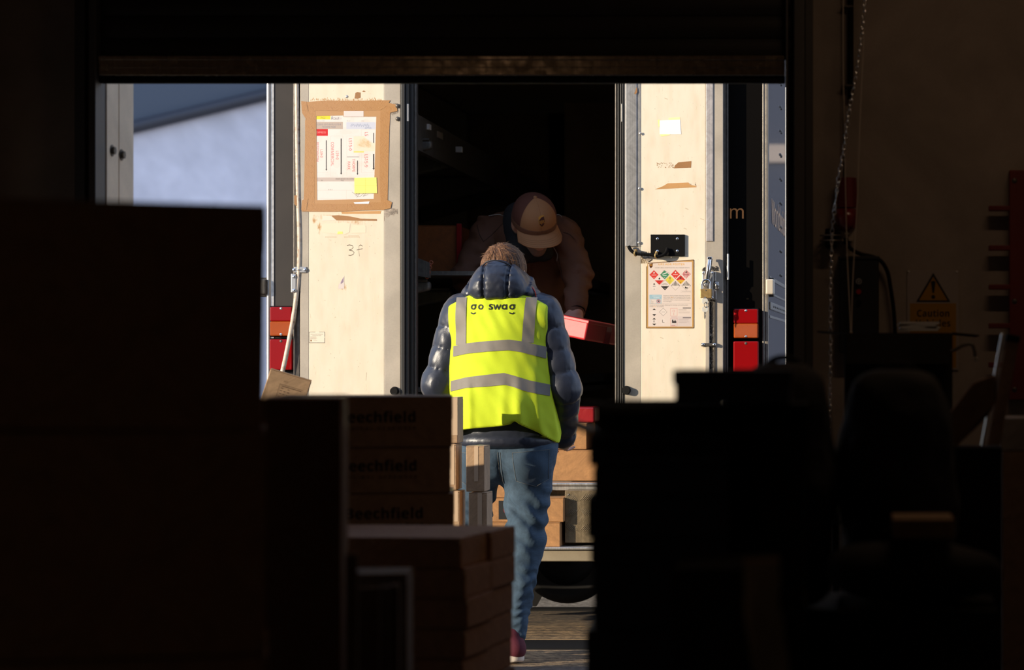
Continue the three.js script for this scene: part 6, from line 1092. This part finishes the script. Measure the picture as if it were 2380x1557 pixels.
// --- sunlit cartons just outside the doorway ---
{
  const rows = ['top', 'second', 'third', 'fourth', 'fifth', 'lowest'], h1 = fy(921, 9.5) / 6, h2 = fy(1034, 9.47) / 5;
  const tapeAt = [[0.055, 0.024, 0.15], [0.05, 0.02, 0.16], [0.052, 0.016, 0.12]];
  for (let k = 0; k < 6; k++) { const o = [0, -3, 5, 2, 0, 1][k]; carton('carton', `taped buff carton outside the doorway, ${rows[k]} in the taller stack beside the vest`, 985 + o, 0, 1064 + o, 0, 9.5, 0.12, M.cardPale, { y0: h1 * (5 - k), y1: h1 * (6 - k) - 0.004, frontTape: tapeAt[k % 3] }); }
  for (let k = 0; k < 5; k++) { const o = [0, 6, 3, 1, 2][k]; carton('carton', `taped buff carton outside the doorway, ${rows[k === 4 ? 5 : k]} in the shorter stack against the jeans`, 1083 + o, 0, 1126 + o, 0, 9.47, 0.13, M.cardPale, { y0: h2 * (4 - k), y1: h2 * (5 - k) - 0.004, frontTape: [[0.004, 0.016, 0.14], [0.008, 0.018, 0.17]][k % 2] }); }
  const pt = tex(256, 192, (g, w, h) => { g.clearRect(0, 0, w, h); g.strokeStyle = 'rgba(70,45,35,.6)'; g.lineWidth = 3; g.beginPath(); g.moveTo(70, 60); g.lineTo(70, 190); g.stroke(); g.beginPath(); g.moveTo(70, 62); g.lineTo(240, 62); g.stroke(); g.fillStyle = 'rgba(70,45,35,.55)'; g.font = '20px sans-serif'; g.fillText('REF', 90, 44); for (let i = 0; i < 5; i++) for (let j = 0; j < 3; j++) if (rnd() < 0.7) g.fillRect(84 + j * 26, 84 + i * 20, rr(8, 18), 7); g.fillRect(84, 70, 150, 6); });
  carton('carton', 'tilted buff carton with printed form lines, leaning below the left tail lamps', 606, 0, 700, 0, 8.88, 0.08, M.cardPale, { y0: fy(946, 8.88), y1: fy(866, 8.88), roll: -0.30, yaw: 0.26, print: [std(0xffffff, 0.8, 0, { map: pt, transparent: true }), 0.13, 0.10, 0, 0] });
  carton('carton', 'tall plain carton standing under the tilted printed carton', 540, 0, 655, 0, 8.87, 0.1, M.cardBrown, { y0: 0, y1: fy(968, 8.88), yaw: 0.2 });
}
// --- inside: the stacks on the left ---
{
  const names = ['top', 'second', 'third', 'bottom'], h = fy(466, 4) / 4;
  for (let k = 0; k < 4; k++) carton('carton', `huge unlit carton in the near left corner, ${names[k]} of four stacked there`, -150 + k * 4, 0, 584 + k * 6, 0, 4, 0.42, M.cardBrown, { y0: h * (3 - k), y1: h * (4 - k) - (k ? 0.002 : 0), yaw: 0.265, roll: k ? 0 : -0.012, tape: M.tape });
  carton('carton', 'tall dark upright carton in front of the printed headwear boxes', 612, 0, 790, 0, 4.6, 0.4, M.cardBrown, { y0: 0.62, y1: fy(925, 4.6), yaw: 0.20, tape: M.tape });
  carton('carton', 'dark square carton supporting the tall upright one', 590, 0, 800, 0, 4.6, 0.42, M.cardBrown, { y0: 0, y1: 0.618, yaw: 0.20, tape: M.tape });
  const pr = tex(1024, 320, (g, w, h) => { g.clearRect(0, 0, w, h); g.fillStyle = '#17100c'; g.font = 'bold 190px sans-serif'; g.save(); g.translate(10, 190); g.scale(1000 / g.measureText('Beechfield').width, 1); g.fillText('Beechfield', 0, 0); g.restore(); g.font = '54px sans-serif'; const s = 'O R I G I N A L   H E A D W E A R'; g.save(); g.translate(14, 286); g.scale(990 / g.measureText(s).width, 1); g.fillText(s, 0, 0); g.restore(); });
  const pm = std(0xffffff, 0.8, 0, { map: pr, transparent: true });
  const zt = 6.9, ys = [920, 1040, 1147, 1262, 1375, 1490].map((y) => fy(y, zt)), lab = ['top', 'second', 'third', 'fourth', 'fifth'];
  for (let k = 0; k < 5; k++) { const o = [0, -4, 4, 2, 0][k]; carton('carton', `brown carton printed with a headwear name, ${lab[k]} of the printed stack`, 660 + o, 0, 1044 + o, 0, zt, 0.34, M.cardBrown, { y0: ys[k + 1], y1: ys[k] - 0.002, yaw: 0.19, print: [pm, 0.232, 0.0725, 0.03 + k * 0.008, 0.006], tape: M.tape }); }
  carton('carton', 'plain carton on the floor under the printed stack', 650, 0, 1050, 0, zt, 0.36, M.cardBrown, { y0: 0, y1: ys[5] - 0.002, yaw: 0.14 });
  // low stack with its ends towards the doorway, two boxes deep
  const yaw = -0.117, top = fy(1250, 6.0), rh = 0.0766, cN = V(fx(1082, 6.0), 0, -6.0), ax = V(Math.cos(yaw), 0, -Math.sin(yaw)), az = V(-Math.sin(yaw), 0, -Math.cos(yaw)), w = 0.235, d = 0.225;
  const proto = new THREE.Group(); cartonParts(proto, w, rh - 0.001, d - 0.002, M.cardLow, { stud: true });
  const rows = ['top', 'second', 'third', 'fourth', 'fifth'], put = (col, row, side, jx) => {
    const t = thing('carton', `low brown carton, ${rows[row]} row of the stepped pile, ${side}`, 'box', [0, 0, 0], 'low brown cartons in the stepped pile');
    for (const c of proto.children) t.add(c.clone());
    const p = cN.clone().addScaledVector(ax, -w / 2 + jx - (col > 1 ? w + 0.004 : 0)).addScaledVector(az, d / 2 + (col % 2) * (d + 0.003)); t.position.set(p.x, top - rh * (row + 1), p.z); t.rotation.y = yaw;
  };
  const jf = [-0.012, 0.0, 0.006, 0.0, -0.006], jb = [0.0, 0.0, -0.006, -0.008, -0.010];
  for (let r = 0; r < 5; r++) { put(0, r, 'near column', jf[r]); put(1, r, 'far column next to the jeans', jb[r]); }
  put(2, 0, 'near corner away from the doorway', 0); put(3, 0, 'far corner away from the doorway', 0);
  { const t = thing('carton', 'wide plain carton under the stepped pile of low cartons', 'box', [0, 0, 0]); const p = cN.clone().addScaledVector(ax, -w).addScaledVector(az, d); t.position.copy(p); t.rotation.y = yaw; cartonParts(t, w * 2, top - rh * 5 - 0.001, d * 2, M.cardBrown, {}); }
  { const t = thing('carton', 'second layer carton filling the back of the stepped pile', 'box', [0, 0, 0]); const p = cN.clone().addScaledVector(ax, -w * 1.5 - 0.006).addScaledVector(az, d); t.position.set(p.x, top - rh * 5 + 0.001, p.z); t.rotation.y = yaw; cartonParts(t, w - 0.004, rh * 4 - 0.002, d * 2, M.cardBrown, {}); }
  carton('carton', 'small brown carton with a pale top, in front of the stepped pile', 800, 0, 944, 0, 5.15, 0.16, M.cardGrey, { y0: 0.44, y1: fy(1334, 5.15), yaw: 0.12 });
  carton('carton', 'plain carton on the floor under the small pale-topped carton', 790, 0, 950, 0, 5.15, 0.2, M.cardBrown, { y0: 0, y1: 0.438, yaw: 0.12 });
  // folded cartons standing on edge
  const sheetT = (label, px0, topY, px1, z, th, lean) => { const c = thing('folded_carton', label, 'cardboard', [fx((px0 + px1) / 2, z), 0, -z], 'folded cartons standing on edge'); const ww = (px1 - px0) / F * z, hh = fy(topY, z); local(c, 'board', metric(new RoundedBoxGeometry(ww, hh, th, 1, 0.002).translate(0, hh / 2, 0)), M.cardGrey); local(c, 'crease', new THREE.BoxGeometry(0.004, hh * 0.96, th + 0.001).translate(ww * 0.2, hh / 2, 0), M.cardBrown); c.rotation.y = lean; return c; };
  sheetT('narrow grey folded carton standing upright, tallest of the folded ones', 803, 1287, 832, 4.5, 0.012, 0.1);
  sheetT('grey folded carton with a ridged edge, front one of the folded cartons', 832, 1366, 884, 4.75, 0.014, 0.15);
  sheetT('thin grey folded carton, middle one of the three ridges', 886, 1362, 904, 4.78, 0.03, 0.15);
  sheetT('thin grey folded carton, ridge nearest the stepped pile', 908, 1358, 928, 4.80, 0.03, 0.15);
}
// --- inside: navy boxes on the right ---
{
  const z = 4.4, g = 'navy boxes stacked in the near middle';
  const rows = [[1371, 1690, 1004, 1083, 'top, with its flaps open'], [1380, 1690, 1085, 1153, 'second'], [1366, 1692, 1155, 1251, 'third'], [1373, 1690, 1253, 1312, 'fourth'], [1380, 1694, 1314, 1461, 'fifth'], [1363, 1690, 1463, 1600, 'sixth']];
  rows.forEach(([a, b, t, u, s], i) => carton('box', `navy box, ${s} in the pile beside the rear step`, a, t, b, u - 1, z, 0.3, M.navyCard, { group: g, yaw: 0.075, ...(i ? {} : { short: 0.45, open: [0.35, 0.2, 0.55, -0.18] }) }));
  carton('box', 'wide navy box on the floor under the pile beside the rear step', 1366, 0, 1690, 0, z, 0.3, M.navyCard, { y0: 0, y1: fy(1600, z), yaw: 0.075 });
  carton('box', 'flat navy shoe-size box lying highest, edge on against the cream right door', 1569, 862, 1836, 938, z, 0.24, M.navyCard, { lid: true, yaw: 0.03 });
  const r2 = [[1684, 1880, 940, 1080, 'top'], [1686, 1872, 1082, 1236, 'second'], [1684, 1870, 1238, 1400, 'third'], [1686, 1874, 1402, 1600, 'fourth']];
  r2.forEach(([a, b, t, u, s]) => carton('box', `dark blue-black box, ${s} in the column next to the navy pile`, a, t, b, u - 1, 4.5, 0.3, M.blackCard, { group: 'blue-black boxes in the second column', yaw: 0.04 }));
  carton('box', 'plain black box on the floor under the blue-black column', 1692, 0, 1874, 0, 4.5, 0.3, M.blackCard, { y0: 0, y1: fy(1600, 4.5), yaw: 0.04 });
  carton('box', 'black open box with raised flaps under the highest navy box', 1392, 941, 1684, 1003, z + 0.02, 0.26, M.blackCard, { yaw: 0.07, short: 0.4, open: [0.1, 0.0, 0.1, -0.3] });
  { const t = thing('kraft_paper', 'crumpled brown kraft sheet hanging over the front of the near dark boxes', 'paper', [fx(1770, 3.9), 0, -3.9]); const g2 = sheet(10, 24, (u, v) => [lerp(-0.03, 0.03, u) + 0.05 * v * v + 0.006 * noise(u * 4, v * 7, 1), lerp(fy(1305, 3.9), 0.62, v), 0.012 * Math.sin(v * 5 + u * 2) + 0.006 * noise(u * 5, v * 9, 4)], () => [0, 0, -0.002]); local(t, 'sheet', g2, M.cargo); local(t, 'fold', rod(V(-0.03, fy(1305, 3.9), 0), V(0.03, fy(1303, 3.9), 0), 0.004, 8), M.cardPale); }
  carton('box', 'black carton on the floor behind the hanging kraft sheet', 1560, 1330, 1790, 1557, 3.95, 0.3, M.blackCard, { y0: 0, y1: fy(1322, 3.95) });
}
// --- the dark corner on the right ---
{
  const bagM = phys(new THREE.Color(0.010, 0.009, 0.008), 0.85, 0, { bumpMap: T.rough, bumpScale: 0.004 });
  const bag = (name, label, px, top, z, rx, ry, rz, y0) => { const cy = (fy(top, z) + y0) / 2, hh = (fy(top, z) - y0) / 2; const t = thing(name, label, 'bag', [fx(px, z), y0, -z]); const ff = (x, y, q) => smax(ell(x, y - hh, q, 0, 0, 0, rx, hh * 1.25, rz) - 0.02 * noise(x * 7, y * 7, q * 7 + px) - 0.008 * noise(x * 18, y * 18, q * 18), Math.abs(y - hh) - hh + 0.0, 0.05); local(t, 'fabric', mesh3(ff, [-rx - 0.05, -0.02, -rz - 0.05], [rx + 0.05, hh * 2 + 0.06, rz + 0.05], 0.016), bagM); const hd = []; for (let i = 0; i <= 10; i++) { const a = Math.PI * i / 10; hd.push(V(rx * 0.35 * Math.cos(a), hh * 1.93 + 0.03 * Math.sin(a), 0)); } local(t, 'handle', tube(hd, 0.008, 24, 6), bagM); return t; };
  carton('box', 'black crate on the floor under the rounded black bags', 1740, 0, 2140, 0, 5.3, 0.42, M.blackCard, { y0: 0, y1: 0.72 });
  bag('bag', 'black rounded bag in front of the right guide rail', 1822, 842, 5.3, 0.12, 0.3, 0.18, 0.722);
  bag('bag', 'larger black rounded bag below the open carton by the wall', 2085, 858, 5.4, 0.14, 0.3, 0.18, 0.722);
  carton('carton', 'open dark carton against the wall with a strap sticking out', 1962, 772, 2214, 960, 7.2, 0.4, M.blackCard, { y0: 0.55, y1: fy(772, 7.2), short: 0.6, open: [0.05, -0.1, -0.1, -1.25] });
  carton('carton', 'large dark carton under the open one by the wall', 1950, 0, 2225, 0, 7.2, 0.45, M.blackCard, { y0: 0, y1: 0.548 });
  for (let k = 0; k < 4; k++) { const s = ['lowest', 'second', 'third', 'topmost'][k], t = thing('folder', `thin grey folder lying on the open carton, ${s} of four`, 'folder', [fx(2135 + [0, 3, -2, 2][k], 7.25), fy(771, 7.25) + 0.006 + k * 0.0072, -7.33], 'folders on the open carton'); local(t, 'cover', new RoundedBoxGeometry(0.125, 0.006, 0.09, 1, 0.002), M.cardGrey); local(t, 'pages', new THREE.BoxGeometry(0.12, 0.004, 0.0905), M.white); t.rotation.y = [0, 0.05, -0.06, 0.03][k]; }
  { const t = thing('packing_strap', 'loose dark strap bending up out of the open carton', 'strap', W3(2214, 812, 7.2).toArray()); part(t, 'band', tube([[2190, 820], [2214, 815], [2240, 802], [2258, 800], [2265, 815], [2267, 834]].map(([x, y]) => W3(x, y, 7.2)), 0.006, 40, 6), M.steelDark); part(t, 'end_clip', slab(2263, 830, 2271, 840, 7.195, 0.01, 0.002), M.zinc); }
  { // polished rod that catches the bright lorry doors, and the board beside it
    const z = 6.4, t = thing('polished_rod', 'slanting polished metal rod shining beside the red wall rack', 'rod', [fx(2280, z), 0, -z]);
    const a = W3(2331, 778, z), b = W3(2283, 1042, z), dir = b.clone().sub(a), low = a.clone().addScaledVector(dir, (a.y - 0.0) / -dir.y); 
    part(t, 'rod', [rod(low, a, 0.0058, 18), new THREE.SphereGeometry(0.0058, 14, 10).translate(a.x, a.y, a.z)], M.chrome); part(t, 'foot', new THREE.SphereGeometry(0.011, 12, 8).translate(low.x, 0.011, low.z), M.rubber);
    const q = thing('dark_board', 'narrow dark board leaning right behind the polished rod', 'board', [low.x + 0.03, 0, low.z - 0.03]); const L = a.distanceTo(low); const gb = new RoundedBoxGeometry(0.036, L, 0.012, 1, 0.002); gb.translate(0, L / 2, 0); gb.rotateZ(-Math.atan2(a.x - low.x, a.y)); local(q, 'board', metric(gb), M.cardBrown); const gc = new RoundedBoxGeometry(0.038, 0.02, 0.014, 1, 0.002).translate(0, L - 0.01, 0); gc.rotateZ(-Math.atan2(a.x - low.x, a.y)); local(q, 'end_cap', gc, M.plastic);
    const p = thing('panel', 'dark stiff panel tilted against the polished rod', 'panel', W3(2235, 960, 6.3).toArray()); part(p, 'panel', outline([[2160, 1022], [2262, 890], [2312, 872], [2308, 940], [2222, 1035]], 6.3, 0.02, 0.002), M.cardBrown); part(p, 'edging', tube([[2222, 1035], [2308, 940], [2312, 872]].map(([x, y]) => W3(x, y, 6.295)), 0.004, 20, 6), M.plastic);
  }
  carton('box', 'dark workbench-high box under the tilted panel', 2150, 0, 2330, 0, 6.2, 0.15, M.blackCard, { y0: 0, y1: fy(1040, 6.2) });
  carton('box', 'grey box on a ledge at the right edge beneath the red rack', 2325, 972, 2480, 1048, 6.6, 0.3, M.cardGrey, { y0: fy(1048, 6.6) });
  carton('box', 'pale carton on the floor at the right edge holding up the grey box', 2330, 1050, 2500, 0, 6.6, 0.34, M.cardBrown, { y0: 0, y1: fy(1049, 6.6) });
  carton('carton', 'buff carton whose lit end shows in the dark right corner', 2075, 1207, 2218, 1250, 4.96, 0.2, M.cardPale, { y0: fy(1251, 4.96), yaw: 0.02 });
  bag('bag', 'brown-black rounded bag under the buff carton in the right corner', 2120, 1252, 5.08, 0.19, 0.3, 0.13, fy(1400, 5.08));
  carton('carton', 'low dark carton on the floor under the bag in the right corner', 1940, 0, 2320, 0, 4.92, 0.34, M.blackCard, { y0: 0, y1: fy(1401, 5.08) });
  { const z = 7.4, t = thing('post', 'thin dark post with cross pieces behind the blue-black column', 'post', [fx(1943, z), 0, -z]); part(t, 'upright', box(fx(1936, z), 0, -z, fx(1950, z), fy(1160, z), -z + 0.02, 0.003), M.rubber); part(t, 'cross_piece', tube([[1880, 1250], [1905, 1240], [1930, 1222], [1960, 1212]].map(([x, y]) => W3(x, y, z - 0.03)), 0.006, 30, 6), M.rubber); part(t, 'foot', box(fx(1912, z), 0, -z - 0.05, fx(1956, z), 0.03, -z + 0.06, 0.006), M.rubber); }
}
// --- fittings on the doorway wall, right of the opening ---
{
  const z = ZD - 0.02;
  { const t = thing('conduit', 'dark vertical conduit pair with saddle clips running up the wall by the chain', 'conduit', [fx(1972, z), fy(300, z), -z]);
    part(t, 'pipe', rod(W3(1977, 230, z), W3(1977, -600, z), 0.010, 12), M.plastic); part(t, 'pipe', rod(W3(1961, 420, z), W3(1959, -600, z), 0.0025, 8), M.plastic);
    for (const y of [16, 200]) part(t, 'saddle_clip', [box(fx(1957, z), fy(y + 3, z), -ZD, fx(1984, z), fy(y - 3, z), -z + 0.014, 0.003)], M.steelDark); }
  { // hand chain of the shutter
    const path = new THREE.CatmullRomCurve3([[2016, -330], [2012, -100], [2009, 20], [1998, 120], [1984, 210], [1976, 250], [1962, 350], [1950, 415], [1941, 480], [1934, 540], [1933, 600], [1931, 700], [1931, 800], [1930, 900], [1930, 1000]].map(([x, y], i) => W3(x, y, ZD - 0.14 + (i > 8 ? 0.05 : 0)))), n = Math.round(path.getLength() / 0.0185), links = [];
    const base = new THREE.TorusGeometry(0.0085, 0.0026, 8, 16); base.scale(0.72, 1.35, 1);
    for (let i = 0; i <= n; i++) { const p = path.getPointAt(i / n), d = path.getTangentAt(i / n), g = base.clone(); g.rotateY(i % 2 ? Math.PI / 2 + 0.2 : 0.2); g.applyQuaternion(new THREE.Quaternion().setFromUnitVectors(V(0, 1, 0), d)); g.translate(p.x, p.y, p.z); links.push(g); }
    const t = thing('chain', 'long shutter hand chain, its slanting stretch glinting brightly', 'chain', [fx(1950, ZD), 1.6, -ZD + 0.12]); part(t, 'links', links, M.chrome);
    const gd = thing('chain_guide', 'small black chain guide wheel halfway down the wall', 'guide', W3(1931, 555, ZD - 0.06).toArray()); part(gd, 'housing', [box(fx(1919, ZD), fy(578, ZD), -ZD, fx(1945, ZD), fy(533, ZD), -ZD + 0.07, 0.008)], M.plastic); for (const y of [549, 561]) part(gd, 'wire_ring', new THREE.TorusGeometry(0.034, 0.0022, 6, 28).rotateX(Math.PI / 2).translate(fx(1931, ZD), fy(y, ZD), -ZD + 0.05), M.zinc);
  }
  { const zc = ZD - 0.10, t = thing('pull_cord', 'thin pale looped pull cord hanging in a V before the control box', 'cord', W3(1977, 770, zc).toArray()); const cm = std(new THREE.Color(0.50, 0.42, 0.34), 0.6);
    part(t, 'strand', tube([[2013, -300], [2008, 60], [2001, 230], [1998, 300], [1992, 480], [1987, 560], [1981, 680], [1979, 772]].map(([x, y]) => W3(x, y, zc)), 0.0022, 80, 6), cm); part(t, 'strand', tube([[1961, -300], [1960, 150], [1963, 330], [1966, 480], [1968, 560], [1971, 640], [1975, 720], [1977, 772]].map(([x, y]) => W3(x, y, zc)), 0.0022, 80, 6), cm); part(t, 'knot', [new THREE.SphereGeometry(0.0055, 10, 8).translate(...W3(1978, 773, zc).toArray()), rod(W3(1963, 543, zc), W3(1974, 543, zc), 0.0015, 6)], cm); }
  { const t = thing('alarm_beacon', 'dark red alarm beacon on a beige base above the control box', 'alarm', W3(1968, 520, ZD).toArray());
    const c = W3(1968, 500, ZD - 0.05); const dome = new THREE.LatheGeometry([V2(0.001, 0.055), V2(0.022, 0.05), V2(0.034, 0.034), V2(0.037, 0.01), V2(0.037, -0.02), V2(0.001, -0.02)], 28); dome.rotateX(Math.PI); dome.translate(c.x, c.y, c.z);
    part(t, 'lens', dome, phys(new THREE.Color(0.20, 0.008, 0.012), 0.3, 0, { clearcoat: 0.8 })); const up = new THREE.CylinderGeometry(0.030, 0.036, 0.10, 24); up.translate(c.x + 0.002, c.y + 0.075, c.z); part(t, 'cap', up, std(new THREE.Color(0.16, 0.012, 0.014), 0.5)); part(t, 'base', [outline([[1948, 515], [1990, 515], [1982, 560], [1958, 560]], ZD - 0.02, 0.02, 0.002)], std(new THREE.Color(0.42, 0.35, 0.27), 0.6)); }
  { const t = thing('black_cable', 'thick black cable looping from the beacon over the control box', 'cable', W3(2040, 600, ZD).toArray()); part(t, 'cable', tube([[1966, 560], [1978, 578], [2000, 590], [2030, 597], [2047, 606], [2062, 630], [2070, 670], [2077, 720], [2080, 765], [2082, 860]].map(([x, y]) => W3(x, y, ZD - 0.035)), 0.0068, 80, 8), M.plastic); part(t, 'gland', rod(W3(1965, 553, ZD - 0.035), W3(1969, 566, ZD - 0.035), 0.011, 12), M.plastic); }
  { const t = thing('control_box', 'black shutter control box with an arrow button and a red stop button', 'control box', W3(1996, 710, ZD).toArray());
    part(t, 'housing', [box(fx(1951, ZD), fy(820, ZD), -ZD, fx(2043, ZD), fy(600, ZD), -ZD + 0.07, 0.008), box(fx(1949, ZD), fy(606, ZD), -ZD, fx(2045, ZD), fy(597, ZD), -ZD + 0.074, 0.004)], std(new THREE.Color(0.010, 0.010, 0.011), 0.55));
    const bt = (y, r, m, n, extra) => { const c = W3(1996, y, ZD - 0.07), g = new THREE.CylinderGeometry(r, r, 0.012, 20); g.rotateX(Math.PI / 2); g.translate(c.x, c.y, c.z + 0.004); return part(t, n, extra ? [g, extra(c)] : g, m); };
    bt(654, 0.0085, M.plastic, 'up_button'); { const c = W3(1996, 654, ZD - 0.082); part(t, 'button_ring', new THREE.TorusGeometry(0.0085, 0.0014, 6, 24).translate(c.x, c.y, c.z), std(new THREE.Color(0.4, 0.4, 0.4), 0.5)); const s = new THREE.Shape([V2(0, 0.006), V2(0.005, 0), V2(0.002, 0), V2(0.002, -0.005), V2(-0.002, -0.005), V2(-0.002, 0), V2(-0.005, 0)]); part(t, 'arrow', new THREE.ExtrudeGeometry(s, { depth: 0.001, bevelEnabled: false }).translate(c.x, c.y, c.z), std(new THREE.Color(0.35, 0.35, 0.35), 0.5)); }
    bt(678, 0.0085, phys(new THREE.Color(0.35, 0.01, 0.01), 0.4), 'stop_button'); bt(702, 0.0085, M.plastic, 'down_button'); }
  { const zs = ZD - 0.006, x0 = 2108, x1 = 2228, y0 = 628, y1 = 860, k = 5, t = thing('caution_sign', 'wall sign with a warning triangle above a yellow panel of black words', 'sign', W3((x0 + x1) / 2, 740, ZD).toArray());
    const c = tex((x1 - x0) * k, (y1 - y0) * k, (g, w, h) => { const X = (x) => (x - x0) * k, Y = (y) => (y - y0) * k; g.fillStyle = '#e8e0d8'; g.fillRect(0, 0, w, h); g.fillStyle = '#0d0b09'; g.beginPath(); g.moveTo(X(2169), Y(634)); g.lineTo(X(2209), Y(702)); g.lineTo(X(2129), Y(702)); g.fill(); g.fillStyle = '#f0b41c'; g.beginPath(); g.moveTo(X(2169), Y(643)); g.lineTo(X(2202), Y(698)); g.lineTo(X(2136), Y(698)); g.fill(); g.fillStyle = '#0d0b09'; g.beginPath(); g.moveTo(X(2163.5), Y(655)); g.quadraticCurveTo(X(2169), Y(650), X(2174.5), Y(655)); g.lineTo(X(2171), Y(681)); g.lineTo(X(2167), Y(681)); g.fill(); g.beginPath(); g.arc(X(2169), Y(690), 4.6 * k, 0, 7); g.fill(); g.fillStyle = '#f0b41c'; g.fillRect(X(2115), Y(705), 107 * k, 150 * k); g.fillStyle = '#0d0b09'; g.font = `bold ${22 * k}px sans-serif`; const tx = (s, y, ws) => { g.save(); g.translate(X(2169) - ws * k / 2, Y(y)); g.scale(ws * k / g.measureText(s).width, 1); g.fillText(s, 0, 0); g.restore(); }; tx('Caution', 736, 78); tx('Vehicles', 759, 82); });
    const g = slab(x0, y0, x1, y1, zs, 0.004, 0.001); { const p = g.attributes.position, uv = g.attributes.uv; for (let i = 0; i < p.count; i++) uv.setXY(i, (p.getX(i) - fx(x0, zs)) / (fx(x1, zs) - fx(x0, zs)), (p.getY(i) - fy(y1, zs)) / (fy(y0, zs) - fy(y1, zs))); }
    part(t, 'board', g, std(new THREE.Color(0.42, 0.38, 0.36), 0.6, 0, { map: c })); for (const [x, y] of [[2112, 632], [2224, 632]]) part(t, 'screw', screw(x, y, zs, 0.004), M.zinc); }
  { const zr = ZD - 0.06, t = thing('wall_rack', 'dark red wall rack of an upright with four short arms at the right edge', 'rack', [fx(2365, zr), fy(930, zr), -zr]); const rm = std(new THREE.Color(0.17, 0.016, 0.012), 0.6, 0, { map: T.grime });
    part(t, 'upright', [box(fx(2346, zr), fy(930, zr), -ZD, fx(2388, zr), fy(395, zr), -zr, 0.004)], rm); for (const y of [484, 576, 667, 757, 848]) part(t, 'arm', box(fx(2298, zr), fy(y + 6, zr), -zr - 0.03, fx(2348, zr), fy(y - 6, zr), -zr + 0.004, 0.003), rm); for (const y of [420, 700, 905]) part(t, 'bolt', screw(2358, y, zr, 0.008), M.steelDark); }
}

renderer.render(scene, camera);
